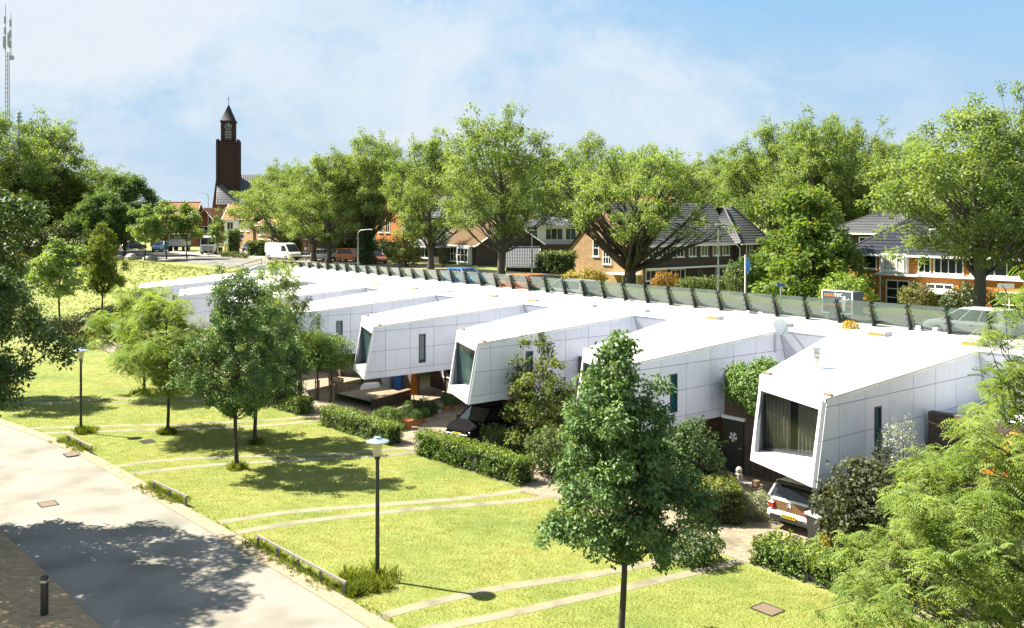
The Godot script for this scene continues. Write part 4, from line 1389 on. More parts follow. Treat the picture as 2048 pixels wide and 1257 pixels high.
# spec: h height, clear (bare trunk), r trunk radius, profile [Vector2(fraction of crown height, radius)], puffs, puff (radius), per (stamps in a puff), leaf (stamp scale), kind, a/b colours, limbs, bark, fork
func tree_meshes(q: Dictionary) -> Array:
	var r := RandomNumberGenerator.new()
	r.seed = q.seed
	var ht: float = q.h
	var clear: float = q.clear
	var wood := MB.new()
	var s := spray(q.get("kind", "broad"), q.seed + 1)
	var lean: Vector3 = Vector3(r.randf_range(-1, 1), 0, r.randf_range(-1, 1)) * q.get("lean", 0.02) * ht
	var stem_at := func(t: float) -> Vector3:
		return Vector3(lean.x * t * t + 0.012 * ht * sin(t * 6.0 + q.seed), ht * t, lean.z * t * t + 0.012 * ht * cos(t * 5.0 + q.seed))
	var top_t: float = q.get("stem", 0.85)
	var pts := []
	var rad := []
	var tr: float = q.r
	for k in 13:
		var t := top_t * k / 12.0
		pts.append(stem_at.call(t) if k else Vector3(0, -0.3, 0))
		rad.append(maxf(tr * pow(1.0 - t / (top_t * 1.04), 0.75) * (1.35 if k == 0 else 1.0), 0.012))
	wood.tube(pts, rad, 9)
	var crown_h := ht - clear
	var puffs := []
	var tries := 0
	var gap: float = q.puff * q.get("spacing", 0.8)
	while puffs.size() < q.puffs and tries < q.puffs * 40:
		tries += 1
		var t := r.randf()
		var R := radius_at(q.profile, t)
		if r.randf() > R / q.wide:
			continue
		var a := r.randf() * TAU
		var wob: float = 1.0 + q.get("uneven", 0.22) * sin(a * 3.0 + q.seed + t * 4.0)
		var rr: float = R * wob * pow(r.randf(), q.get("shell", 0.38))
		var p: Vector3 = stem_at.call(minf((clear + crown_h * t) / ht, top_t)) * Vector3(1, 0, 1) + Vector3(cos(a) * rr, clear + crown_h * t, sin(a) * rr)
		var ok := true
		for o in puffs:
			if (o as Vector3).distance_squared_to(p) < gap * gap * 0.6:
				ok = false
				break
		if ok:
			puffs.append(p)
	# thin sprays that stand out beyond the crown
	var solid_n := puffs.size()
	for k in int(q.get("wisps", 0)):
		var o: Vector3 = puffs[r.randi() % solid_n]
		var away := (o - Vector3(0, clear + crown_h * 0.35, 0)).normalized()
		puffs.append(o + away * q.puff * r.randf_range(0.9, 1.9) + Vector3(0, r.randf() * q.puff * 0.6, 0))
	# limbs out to the clumps
	var limbs: int = mini(q.limbs, puffs.size())
	for k in limbs:
		var p: Vector3 = puffs[k]
		var flat := Vector2(p.x, p.z).length()
		var t0 := clampf((p.y - flat * q.get("rise", 0.8)) / ht, clear / ht * q.get("low", 0.9), top_t * 0.93)
		var from: Vector3 = stem_at.call(t0)
		var mid := from.lerp(p, 0.5) + Vector3(r.randfn() * 0.05, -0.08 * q.get("sag", 1.0), r.randfn() * 0.05) * (p - from).length() + Vector3(0, 0.04 * ht * q.get("arch", 0.0), 0)
		var w0: float = tr * pow(1.0 - t0 / (top_t * 1.04), 0.75) * q.get("limb", 0.42)
		var arc := [from]
		var wd := [w0]
		for i in range(1, 6):
			var f := i / 5.0
			var pt := from.lerp(mid, f).lerp(mid.lerp(p, f), f)
			if i < 5:
				pt += Vector3(r.randfn(), r.randfn(), r.randfn()) * 0.018 * (p - from).length()
			arc.append(pt)
			wd.append(maxf(w0 * (1.0 - 0.82 * f), 0.012))
		wood.tube(arc, wd, 5, false)
		for tw in int(q.get("twigs", 2)):
			var f := r.randf_range(0.45, 0.9)
			var from2: Vector3 = arc[int(f * 5)]
			var to: Vector3 = p + Vector3(r.randfn(), r.randfn() * 0.6, r.randfn()) * q.puff * 0.8
			wood.tube([from2, from2.lerp(to, 0.5) + Vector3(0, -0.03, 0), to], [maxf(w0 * 0.3, 0.012), maxf(w0 * 0.18, 0.01), 0.008], 4, false)
	for k in range(solid_n, puffs.size()):
		var p: Vector3 = puffs[k]
		var inner: Vector3 = p.lerp(Vector3(0, clear + crown_h * 0.35, 0), 0.45)
		wood.tube([inner, inner.lerp(p, 0.6) + Vector3(r.randfn(), r.randfn(), r.randfn()) * 0.12, p], [tr * 0.1, tr * 0.07, 0.008], 4, false)
	# leaves
	var ca: Color = q.a
	var cb: Color = q.b
	for pi in puffs.size():
		var p: Vector3 = puffs[pi]
		var pr: float = q.puff * (r.randf_range(0.6, 1.3) if pi < solid_n else r.randf_range(0.45, 0.65))
		var tone := r.randf()
		for k in int(q.per * pr * pr / (q.puff * q.puff)) + 2:
			var d := Vector3(r.randfn(), r.randfn(), r.randfn()).normalized() * pow(r.randf(), 0.42)
			var at: Vector3 = p + d * Vector3(pr, pr * q.get("squash", 0.72), pr)
			var col := ca.lerp(cb, clampf(tone * 0.6 + r.randf() * 0.55 - 0.07, 0, 1))
			if r.randf() < 0.05:
				col = col.lerp(Color(0.20, 0.17, 0.03), 0.4)
			var rot := Basis(Vector3.UP, r.randf() * TAU) * Basis(Vector3.RIGHT, r.randfn() * 0.3)
			s.stamp(at, rot, q.leaf * r.randf_range(0.75, 1.25), col, r.randi() % 5)
	return [wood.mesh(q.get("bark", M.bark)), s.mesh(q.get("mat", M.leaf), quad_index)]


func plant_tree(called: String, label: String, meshes: Array, at: Vector3, scale := Vector3.ONE, turn := 0.0, group := "", category := "tree") -> Node3D:
	var t := thing(called, label, category, at, Basis(Vector3.UP, turn) * Basis.from_scale(scale), group)
	put_mesh("trunk", meshes[0], t)
	put_mesh("crown", meshes[1], t)
	return t


func build_trees() -> void:
	var dark_a := Color(0.034, 0.072, 0.022)
	var dark_b := Color(0.096, 0.158, 0.046)
	var mid_a := Color(0.088, 0.145, 0.042)
	var mid_b := Color(0.188, 0.26, 0.085)
	var lime_a := Color(0.088, 0.15, 0.03)
	var lime_b := Color(0.195, 0.265, 0.066)
	# the conical tree in front
	plant_tree("conical_tree", "tall dense dark green conical tree in the lawn, nearest the camera", tree_meshes({seed = 31, wisps = 14, h = 7.1, clear = 2.1, r = 0.085, wide = 1.75, puffs = 165, puff = 0.35, per = 21, leaf = 0.25, limbs = 60, a = dark_a * 1.25, b = dark_b * 1.25, stem = 0.93, uneven = 0.2, shell = 0.5, lean = 0.0, spacing = 0.7, mat = M.leaf_thick,
		profile = [Vector2(0, 0.6), Vector2(0.08, 1.35), Vector2(0.22, 1.75), Vector2(0.4, 1.6), Vector2(0.6, 1.2), Vector2(0.8, 0.85), Vector2(0.93, 0.45), Vector2(1, 0.12)]}), Vector3(2.55, 0, -22.2))
	# the round pears
	var pear := {seed = 41, wisps = 20, h = 8.1, clear = 2.2, r = 0.10, wide = 2.3, puffs = 155, puff = 0.40, per = 20, leaf = 0.25, limbs = 60, a = dark_a * 1.2, b = dark_b * 1.2, stem = 0.9, uneven = 0.18, shell = 0.45, lean = 0.0, spacing = 0.7, mat = M.leaf_thick,
		profile = [Vector2(0, 0.9), Vector2(0.1, 1.9), Vector2(0.3, 2.3), Vector2(0.5, 2.15), Vector2(0.75, 1.35), Vector2(0.92, 0.7), Vector2(1, 0.2)]}
	plant_tree("pear_tree", "dense round-crowned dark tree left of centre on the lawn", tree_meshes(pear), Vector3(-10.94, 0, -37.85), Vector3(0.88, 1.0, 0.88), 0.4)
	pear.seed = 47
	plant_tree("pear_tree", "slightly smaller round dark tree just behind the left-of-centre one", tree_meshes(pear), Vector3(-11.31, 0, -42.04), Vector3(0.92, 0.78, 0.92), 2.0)
	# light trees with feathery leaves
	var locust := {seed = 51, h = 7.0, clear = 2.1, r = 0.085, wide = 2.6, puffs = 90, puff = 0.5, per = 11, leaf = 0.9, kind = "frond", limbs = 60, a = lime_a, b = lime_b, stem = 0.8, uneven = 0.3, shell = 0.5, rise = 0.9,
		profile = [Vector2(0, 1.0), Vector2(0.2, 2.4), Vector2(0.45, 2.6), Vector2(0.7, 2.0), Vector2(0.9, 1.2), Vector2(1, 0.3)]}
	plant_tree("locust_tree", "young feathery yellow-green tree left of the round dark trees", tree_meshes(locust), Vector3(-16, 0, -43.98), Vector3(0.95, 0.93, 0.95))
	locust.seed = 57
	locust.puffs = 70
	var loc2 := tree_meshes(locust)
	plant_tree("locust_tree", "thinner yellow-green tree behind the young feathery one", loc2, Vector3(-20.88, 0, -53.67), Vector3(0.95, 0.92, 0.95), 1.0)
	plant_tree("locust_tree", "wispy yellow-green tree standing up behind the round dark trees, before the far white roofs", loc2, Vector3(-12.24, 0, -50.13), Vector3(0.62, 1.16, 0.62), 2.5)
	# the big feathery tree on the right
	plant_tree("locust_tree", "large feathery yellow-green tree filling the lower right corner", tree_meshes({seed = 61, h = 8.7, clear = 0.9, r = 0.13, wide = 3.9, puffs = 340, wisps = 40, puff = 0.42, per = 15, leaf = 0.5, kind = "frond", limbs = 170, a = lime_a * 0.95, b = lime_b, stem = 0.8, uneven = 0.2, shell = 0.62, rise = 0.6, sag = -0.6, spacing = 0.7, limb = 0.3, bark = M.bark_pale,
		profile = [Vector2(0, 2.6), Vector2(0.11, 3.2), Vector2(0.3, 3.9), Vector2(0.45, 3.1), Vector2(0.6, 2.0), Vector2(0.74, 1.25), Vector2(0.88, 0.8), Vector2(1, 0.3)]}), Vector3(10.38, 0, -19))
	# the dark tree at the left edge, whose shadow falls on the street
	plant_tree("maple_tree", "dark overhanging tree at the left edge, shading the street", tree_meshes({seed = 71, h = 12.8, clear = 3.4, r = 0.24, wide = 4.2, puffs = 185, puff = 0.72, per = 36, leaf = 0.36, limbs = 60, a = dark_a * 0.75, b = dark_b * 0.75, stem = 0.85, uneven = 0.14, shell = 0.5, mat = M.leaf_thick,
		profile = [Vector2(0, 2.8), Vector2(0.15, 3.8), Vector2(0.4, 4.2), Vector2(0.65, 3.8), Vector2(0.85, 2.6), Vector2(1, 0.8)]}), Vector3(-18.4, 0, -29.0))
	plant_tree("maple_tree", "dense dark tree behind the overhanging one at the left edge, across the far lawn", tree_meshes({seed = 77, h = 9.6, clear = 1.2, r = 0.16, wide = 2.7, puffs = 110, puff = 0.6, per = 26, leaf = 0.32, limbs = 45, a = dark_a * 0.75, b = dark_b * 0.8, stem = 0.85, uneven = 0.18, shell = 0.45, mat = M.leaf_thick,
		profile = [Vector2(0, 1.5), Vector2(0.2, 2.5), Vector2(0.45, 2.7), Vector2(0.7, 2.3), Vector2(0.9, 1.3), Vector2(1, 0.4)]}), Vector3(-28.79, 0, -52), Vector3(0.95, 1, 0.95))
	# a small thin-leaved tree in the garden by the black car
	plant_tree("garden_tree", "small bushy garden tree beside the black car, against the white flank wall", tree_meshes({seed = 75, h = 5.2, clear = 0.8, r = 0.06, wide = 1.7, puffs = 60, puff = 0.42, per = 10, leaf = 0.32, limbs = 40, a = Color(0.05, 0.08, 0.02), b = Color(0.13, 0.17, 0.045), stem = 0.85, uneven = 0.3,
		profile = [Vector2(0, 1.5), Vector2(0.3, 1.7), Vector2(0.6, 1.2), Vector2(0.85, 0.8), Vector2(1, 0.3)]}), Vector3(1.28, 0, -40))
	# three builds of big roadside tree
	var wide_profile := [Vector2(0, 1.5), Vector2(0.12, 4.2), Vector2(0.35, 5.6), Vector2(0.6, 5.2), Vector2(0.82, 3.6), Vector2(1, 1.0)]
	var big := []
	for k in 3:
		big.append(tree_meshes({seed = 81 + k * 7, h = 15.0, clear = [4.2, 3.4, 4.6][k], bark = M.bark_pale, r = 0.4, wide = 5.8, puffs = [150, 150, 165][k], puff = 0.95, per = 12, leaf = 0.78, wisps = 60, kind = "fine", limbs = 60, a = mid_a, b = mid_b, stem = 0.82, uneven = 0.3, shell = 0.45, low = 0.6, rise = 1.0, lean = 0.05, twigs = 3, limb = 0.34, spacing = 0.85, profile = wide_profile}))
	# the broad spreading one, forked low
	var broad := tree_meshes({seed = 105, h = 12.6, clear = 4.7, r = 0.6, wide = 7.4, puffs = 140, puff = 0.85, per = 8, leaf = 0.75, wisps = 40, squash = 0.5, kind = "fine", limbs = 85, a = mid_a * 1.05, b = mid_b * 1.1, stem = 0.62, uneven = 0.25, shell = 0.5, low = 0.36, rise = 1.1, lean = 0.02, twigs = 3, limb = 0.42, spacing = 0.85,
		profile = [Vector2(0, 4.4), Vector2(0.15, 7.0), Vector2(0.4, 7.4), Vector2(0.65, 6.2), Vector2(0.85, 4.0), Vector2(1, 1.5)]})
	var row := "big trees along the dike road"
	# px, distance, foot height, top row in the picture, crown width in metres, build
	var along := [
		["first roadside tree from the church, behind the white van", Vector3(-25.49, 4.42, -122), 12.5, 10.5, 0],
		["dense roadside tree with straight trunk behind the silver car", Vector3(-21.75, 4.42, -112), 13.2, 10.5, 1],
		["roadside tree with ivy-dark trunk beside the orange cars", Vector3(-17.46, 4.42, -114), 15.2, 9.5, 2],
		["roadside tree with a forked trunk before the brown tiled house", Vector3(-8.75, 4.6, -102), 14.2, 9.2, 1],
		["tall roadside tree with thick straight trunk right of the brown tiled house", Vector3(-0.99, 4, -90), 15.8, 11.5, 0],
		["big tree with its trunk behind the fence near the right edge", Vector3(27.47, 4, -56), 12.2, 11.0, 2],
	]
	var turns := [0.3, 1.9, 4.0, 2.6, 0.0, 5.2]
	for k in along.size():
		var a: Array = along[k]
		var t := plant_tree("roadside_tree", a[0], big[a[4]], a[1], Vector3(a[3] / 11.2, a[2] / 15.0, a[3] / 11.2), turns[k], row)
		if k == 2:
			var iv := spray("broad", 300)
			var r := RandomNumberGenerator.new()
			r.seed = 5
			for i in 420:
				var an := r.randf() * TAU
				var yy := r.randf_range(0.2, 6.5)
				iv.stamp(Vector3(cos(an) * (0.65 + 0.5 * r.randf()), yy, sin(an) * (0.65 + 0.5 * r.randf())), Basis(Vector3.UP, an), 0.7, dark_a.lerp(dark_b, r.randf() * 0.4), i % 5)
			put_mesh("ivy", iv.mesh(M.leaf_thick, quad_index), t)
	plant_tree("roadside_tree", "broad low-forked spreading tree before the tan gable", broad, Vector3(10.27, 3.7, -82), Vector3(0.98, 0.97, 0.98), 0.7, row)
	plant_tree("roadside_tree", "upright tree at the right edge reaching above the others", big[0], Vector3(31.69, 3.5, -58), Vector3(0.6, 0.93, 0.6), 2.2, row)
	# masses beyond the houses
	var back := [
		[Vector3(-32.97, 4.42, -135), 13.2, 11.5, 1], [Vector3(-42.47, 4.42, -165), 12.5, 11.0, 0], [Vector3(-20.05, 4.42, -150), 17.0, 12.0, 2], [Vector3(-9.39, 4.42, -150), 16.5, 12.0, 0], [Vector3(4.82, 4, -150), 15.8, 13.0, 1],
		[Vector3(10.26, 4, -125), 16.2, 11.5, 2], [Vector3(23.24, 4, -160), 17.0, 13.5, 0], [Vector3(24.76, 4, -140), 14.5, 12.5, 1], [Vector3(34.82, 4, -165), 16.5, 13.0, 2], [Vector3(36, 4, -150), 16.0, 13.0, 0],
		[Vector3(32.36, 3.5, -118), 17.6, 12.0, 2], [Vector3(35.43, 3.5, -112), 18.4, 13.5, 1], [Vector3(41.98, 3.5, -118), 18.0, 12.0, 0], [Vector3(59.29, 4, -150), 17.0, 13.0, 2], [Vector3(65.21, 4, -150), 17.6, 13.0, 1], [Vector3(44.54, 3.5, -105), 15.0, 11.5, 0], [Vector3(52.45, 3.5, -110), 14.5, 12.0, 1], [Vector3(21.6, 4, -190), 19.0, 15.0, 1], [Vector3(-1.36, 4, -185), 18.0, 15.0, 2], [Vector3(54.57, 4, -180), 21.0, 16.0, 0],
		[Vector3(72.6, 4, -190), 19.5, 16.0, 1], [Vector3(-31.55, 4.42, -185), 17.0, 13.0, 0],
	]
	var where := ["behind the tan house at the left end of the row", "nearest the church", "above the tall orange gable", "behind the brown tiled house", "above the white rendered house", "upright behind the spreading tree", "high behind the spreading tree", "right of the spreading tree", "above the grey hip roof ridge", "at the right end of the long dark house", "left of three tall ones right of the grey roof", "tallest one right of the grey roof", "right of the tallest one", "right of the dark corner-window house", "near the right edge, far back", "behind the black glazed roof", "behind the right end of the orange house", "farthest one, over the middle of the picture", "farthest one behind the tall thick-trunked tree", "farthest one behind the tallest crown on the right", "far one between the tallest crown and the right edge", "far one behind the orange cars"]
	for k in back.size():
		var a: Array = back[k]
		plant_tree("background_tree", "green tree beyond the houses, " + where[k], big[a[3]], a[0], Vector3(a[2] / 11.2, a[1] / 15.0, a[2] / 11.2), k * 1.7, "trees beyond the houses")
	# left side
	var maple := tree_meshes({seed = 121, h = 9.0, clear = 2.0, r = 0.16, wide = 3.6, puffs = 100, puff = 0.72, per = 15, leaf = 0.6, limbs = 60, a = Color(0.05, 0.085, 0.016), b = Color(0.14, 0.17, 0.03), stem = 0.85, uneven = 0.25, shell = 0.45,
		profile = [Vector2(0, 1.6), Vector2(0.2, 3.3), Vector2(0.45, 3.6), Vector2(0.7, 2.8), Vector2(0.9, 1.6), Vector2(1, 0.4)]})
	var dense := tree_meshes({seed = 131, h = 9.0, clear = 1.8, r = 0.16, wide = 3.4, puffs = 120, puff = 0.75, per = 17, leaf = 0.6, limbs = 50, a = dark_a, b = dark_b * 1.1, stem = 0.85, uneven = 0.15, shell = 0.4,
		profile = [Vector2(0, 1.8), Vector2(0.2, 3.2), Vector2(0.5, 3.4), Vector2(0.75, 2.7), Vector2(0.92, 1.6), Vector2(1, 0.5)]})
	var young := tree_meshes({seed = 141, h = 6.0, clear = 2.2, r = 0.07, wide = 1.6, puffs = 42, puff = 0.45, per = 10, leaf = 0.5, limbs = 36, a = mid_a * 1.1, b = mid_b * 1.15, stem = 0.9, uneven = 0.3, shell = 0.55,
		profile = [Vector2(0, 0.9), Vector2(0.3, 1.6), Vector2(0.6, 1.4), Vector2(0.85, 0.8), Vector2(1, 0.2)]})
	var side := "trees along the grassy slope"
	plant_tree("background_tree", "huge tree at the far left behind the lattice mast", big[1], Vector3(-74.13, 4.42, -150), Vector3(1.55, 1.42, 1.4), 1.0, side)
	plant_tree("background_tree", "big tree at the left picture edge behind the mast", big[2], Vector3(-76.19, 4.7, -140), Vector3(1.3, 1.32, 1.3), 2.0, side)
	plant_tree("background_tree", "dark crown behind the yellowish maple", big[0], Vector3(-70.23, 4.42, -160), Vector3(1.1, 0.95, 1.1), 3.0, side)
	plant_tree("maple_tree", "yellowish green maple above the grassy slope", maple, Vector3(-71.53, 4.4, -150), Vector3(1.9, 1.47, 1.9), 0.5, side)
	plant_tree("maple_tree", "maple at the left edge behind the dark overhanging tree", maple, Vector3(-74.35, 4.4, -140), Vector3(1.7, 1.4, 1.7), 2.5, side)
	plant_tree("dense_tree", "dense dark round tree right of the yellowish maple", dense, Vector3(-57.85, 4.42, -142), Vector3(1.25, 1.33, 1.25), 0.0, side)
	plant_tree("dense_tree", "lower dense tree left of the two lorries", dense, Vector3(-56.9, 4.42, -132), Vector3(1.1, 1.0, 1.1), 2.0, side)
	plant_tree("young_tree", "young slender tree before the lorry trailer", young, Vector3(-46.62, 4.42, -128), Vector3(1.5, 1.28, 1.5), 0.0, side)
	plant_tree("young_tree", "young slender tree nearest the lorry cab", young, Vector3(-44.47, 4.42, -130), Vector3(1.25, 1.25, 1.25), 2.0, side)
	plant_tree("young_tree", "young slender tree left of the lorry trailer", young, Vector3(-48.03, 4.42, -124), Vector3(1.3, 1.18, 1.3), 4.0, side)
	plant_tree("young_tree", "young dark tree with thin trunk on the grassy slope, right one", maple, land_at(Vector3(-40.25, 0, -93.14)), Vector3(0.56, 0.93, 0.56), 0.0, side)
	plant_tree("young_tree", "young tree with thin trunk on the grassy slope, left one", young, land_at(Vector3(-42.24, 0, -88.79)), Vector3(1.5, 1.3, 1.5), 1.0, side)
	plant_tree("young_tree", "small green tree in front of the church houses", young, Vector3(-43.4, 4.42, -140), Vector3(0.8, 0.95, 0.8), 1.5, side)
	# big bushy ones right of the long dark house
	plant_tree("bushy_tree", "tall light green bushy tree between the dark house and the orange house", dense_light(151), Vector3(22.77, 3.3, -72), Vector3(1.6, 1.3, 1.5), 0.0)
	plant_tree("bushy_tree", "narrower bushy tree before the pale rendered house", dense_light(157), Vector3(21.8, 3.3, -78), Vector3(0.9, 0.85, 0.9), 1.0)


func dense_light(seed_: int) -> Array:
	return tree_meshes({seed = seed_, h = 7.2, clear = 0.4, r = 0.14, wide = 2.6, puffs = 95, puff = 0.6, per = 15, leaf = 0.5, limbs = 40, a = Color(0.06, 0.11, 0.024), b = Color(0.14, 0.21, 0.05), stem = 0.85, uneven = 0.28, shell = 0.45,
		profile = [Vector2(0, 2.0), Vector2(0.2, 2.6), Vector2(0.5, 2.3), Vector2(0.75, 1.6), Vector2(1, 0.5)]})


func hedge(called: String, label: String, a: Vector3, b: Vector3, depth: float, h: float, ca: Color, cb: Color, seed_: int, leaf := 0.19, group := "clipped hedges along the lawn") -> void:
	# a to b is the foot of the side towards the lawn; leaves on a solid twiggy core
	var ex := (b - a)
	var len := ex.length()
	ex = ex.normalized()
	var ez := ex.cross(Vector3.UP).normalized()   # away from the viewer's left hand: towards the viewer
	var t := thing(called, label, "hedge", a, Basis(ex, Vector3.UP, ez), group)
	var r := RandomNumberGenerator.new()
	r.seed = seed_
	var core := MB.new()
	core.soft_box(Vector3(len / 2, (h - 0.1) / 2, -depth / 2), Vector3(len - 0.16, h - 0.1, depth - 0.16), 0.1)
	put("branches", core, solid(lin(0.014, 0.02, 0.008), 1.0), t)
	var s := spray("broad", seed_ + 9)
	var faces := [[len * h, 0], [len * h, 1], [depth * h, 2], [depth * h, 3], [len * depth * 1.15, 4]]
	for f in faces:
		for k in int(f[0] * 62.0 * pow(0.19 / leaf, 2)):
			var u := r.randf()
			var w := r.randf()
			var p: Vector3
			var out: Vector3
			match int(f[1]):
				0: p = Vector3(u * len, w * h, 0); out = Vector3(0, 0, 1)
				1: p = Vector3(u * len, w * h, -depth); out = Vector3(0, 0, -1)
				2: p = Vector3(0, w * h, -u * depth); out = Vector3(-1, 0, 0)
				3: p = Vector3(len, w * h, -u * depth); out = Vector3(1, 0, 0)
				_: p = Vector3(u * len, h, -w * depth); out = Vector3.UP
			p += out * (r.randfn() * 0.045 - 0.05 + 0.04 * sin(p.x * 3.1 + p.y * 2.0 + seed_))
			var rot := Basis(Quaternion(Vector3.UP, (out + Vector3(r.randfn(), r.randfn(), r.randfn()) * 0.35 + Vector3(0, 0.25, 0)).normalized())) * Basis(Vector3.UP, r.randf() * TAU)
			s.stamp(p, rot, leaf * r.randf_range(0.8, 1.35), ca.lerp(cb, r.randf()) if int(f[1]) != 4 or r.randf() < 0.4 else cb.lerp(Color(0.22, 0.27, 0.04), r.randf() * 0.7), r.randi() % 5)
	put_mesh("foliage", s.mesh(M.leaf_thick, quad_index), t)


func shrub(called: String, label: String, at: Vector3, size: Vector3, ca: Color, cb: Color, seed_: int, leaf := 0.22, kind := "broad", density := 1.0, group := "", category := "shrub", solid_core := true) -> Node3D:
	var t := thing(called, label, category, at, Basis(), group)
	var r := RandomNumberGenerator.new()
	r.seed = seed_
	var b := MB.new()
	for k in 7:
		var a := TAU * k / 7 + r.randf()
		b.tube([Vector3(0, -0.05, 0), Vector3(cos(a) * size.x * 0.2, size.y * 0.35, sin(a) * size.z * 0.2), Vector3(cos(a) * size.x * 0.38, size.y * 0.8, sin(a) * size.z * 0.38)], [0.035, 0.025, 0.012], 5, false)
	put("stems", b, M.bark, t)
	var s := spray(kind, seed_ + 9)
	var area := size.x * size.y * 3.0 + size.x * size.z
	for k in int(area * 26.0 * density * pow(0.22 / leaf, 2)):
		var d := Vector3(r.randfn(), r.randfn(), r.randfn()).normalized()
		var lump := 1.0 + 0.13 * sin(d.x * 7.0 + seed_) * cos(d.z * 6.0 + d.y * 5.0)
		var q := d * lump * pow(r.randf(), 0.22)
		var p := Vector3(q.x * size.x * 0.5, (q.y * 0.5 + 0.5) * size.y, q.z * size.z * 0.5)
		var rot := Basis(Quaternion(Vector3.UP, (d + Vector3(0, 0.5, 0) + Vector3(r.randfn(), r.randfn(), r.randfn()) * 0.3).normalized())) * Basis(Vector3.UP, r.randf() * TAU)
		s.stamp(p, rot, leaf * r.randf_range(0.75, 1.3), ca.lerp(cb, r.randf()), r.randi() % 5)
	put_mesh("foliage", s.mesh(M.leaf_thick, quad_index), t)
	return t


func build_grass() -> void:
	# rough tufts round posts and rails, and short blades over the near lawn
	var r := RandomNumberGenerator.new()
	r.seed = 404
	var tuft := func(n: int, h: float, wid: float, blade: float) -> Array:
		var v := PackedVector3Array()
		var nn := PackedVector3Array()
		for k in n:
			var a := r.randf() * TAU
			var at := Vector3(cos(a), 0, sin(a)) * wid * sqrt(r.randf())
			var d := (Vector3(r.randfn(), 0, r.randfn()) * 0.35 + Vector3.UP).normalized()
			var side := d.cross(Vector3(cos(a + 1.3), 0, sin(a + 1.3))).normalized() * blade
			var hh := h * r.randf_range(0.5, 1.1)
			var off := Vector3(r.randfn(), -0.5, r.randfn()) * 0.2 * hh
			v.append_array(PackedVector3Array([at - side, at + side, at + d * hh * 0.55 + off * 0.3 + side * 0.7, at + d * hh + off]))
			var q := d.cross(side).normalized() + Vector3(0, 0.25, 0)
			for i in 4:
				nn.append(q.normalized())
		return [v, nn]
	var long_ := Spray.new()
	for k in 5:
		var st: Array = tuft.call(22, 0.32, 0.14, 0.005)
		long_.sv.append(st[0])
		long_.sn.append(st[1])
	var place := func(c: Vector3, ra: float, n: int, sc: float) -> void:
		for k in n:
			var p := c + Vector3(r.randfn(), 0, r.randfn()) * ra * 0.5
			long_.stamp(p, Basis(Vector3.UP, r.randf() * TAU), sc * r.randf_range(0.6, 1.3), Color(0.07, 0.105, 0.016).lerp(Color(0.15, 0.185, 0.034), r.randf()), r.randi() % 5)
	place.call(Vector3(-3.72, 0, -26.24) + Vector3(-0.25, 0, 0.35), 0.8, 150, 1.1)
	place.call(Vector3(-20.12, 0, -44.29) + Vector3(0.2, 0, 0), 0.5, 60, 1.1)
	place.call(Vector3(-10.94, 0, -37.85), 0.3, 60, 1.0)
	place.call(Vector3(-16, 0, -43.98), 0.3, 60, 1.0)
	place.call(Vector3(-11.31, 0, -42.04), 0.3, 40, 1.0)
	place.call(Vector3(-20.88, 0, -53.67), 0.4, 40, 1.2)
	for a in [[Vector3(-19.95, 0, -42.79), Vector3(-18.05, 0, -40.77)], [Vector3(-13.36, 0, -35.45), Vector3(-11.48, 0, -33.45)], [Vector3(-7.83, 0, -29.28), Vector3(-4.5, 0, -25.61)]]:
		for k in 26:
			place.call(a[0].lerp(a[1], k / 25.0) + Vector3(-0.25, 0, 0.15), 0.4, 9, 0.55)
	# the kerb line, a little ragged
	for a in [[Vector3(-20.81, 0, -42.79), Vector3(-9.71, 0, -30.79)], [Vector3(-9.71, 0, -30.79), Vector3(-3.12, 0, -23.34)]]:
		for k in 140:
			place.call(a[0].lerp(a[1], k / 139.0) + Vector3(0.12, 0, -0.1), 0.2, 2, 0.26)
	var m := put_mesh("long_grass", long_.mesh(M.leaf, quad_index), self)
	stuff(m)
	m.set_meta("label", "rough long grass round lamp posts, tree feet and lawn rails")
	# meadow grass on the dike slope
	var mead := Spray.new()
	mead.sv = long_.sv
	mead.sn = long_.sn
	for k in 8000:
		var s := r.randf_range(69.6, 150.0)
		var f := r.randf_range(-17.0, 0.0)
		mead.stamp(sf(s, f, land(s, f) - 0.03), Basis(Vector3.UP, r.randf() * TAU), r.randf_range(0.4, 0.85), Color(0.11, 0.135, 0.02).lerp(Color(0.17, 0.17, 0.03), r.randf()), r.randi() % 5)
	m = put_mesh("meadow_grass", mead.mesh(M.leaf, quad_index), self)
	stuff(m)
	m.set_meta("label", "tall yellowish grass on the dike slope")
	# mown lawn: short blades in small tufts
	var tri := PackedVector3Array()
	var trn := PackedVector3Array()
	var short_: Array = tuft.call(9, 0.035, 0.10, 0.005)
	var arr := []
	arr.resize(Mesh.ARRAY_MAX)
	arr[Mesh.ARRAY_VERTEX] = short_[0]
	arr[Mesh.ARRAY_NORMAL] = short_[1]
	arr[Mesh.ARRAY_INDEX] = quad_index.slice(0, 54)
	var me := ArrayMesh.new()
	me.add_surface_from_arrays(Mesh.PRIMITIVE_TRIANGLES, arr)
	me.surface_set_material(0, M.leaf)
	var mm := MultiMesh.new()
	mm.transform_format = MultiMesh.TRANSFORM_3D
	mm.use_colors = true
	mm.mesh = me
	var spots := []
	var patch := FastNoiseLite.new()
	patch.seed = 8
	patch.frequency = 0.35
	var lanes := lawn_lanes()
	while spots.size() < 95000:
		var s := r.randf_range(-18.0, 64.0)
		var f := r.randf_range(-42.0, -18.0 if s > 30.0 else -16.8)
		var p := sf(s, f)
		if p.z > -20.5 or r.randf() > 1.25 - absf(p.z) / 70.0:
			continue
		if not on_lawn(p, lanes):
			continue
		spots.append(p)
	mm.instance_count = spots.size()
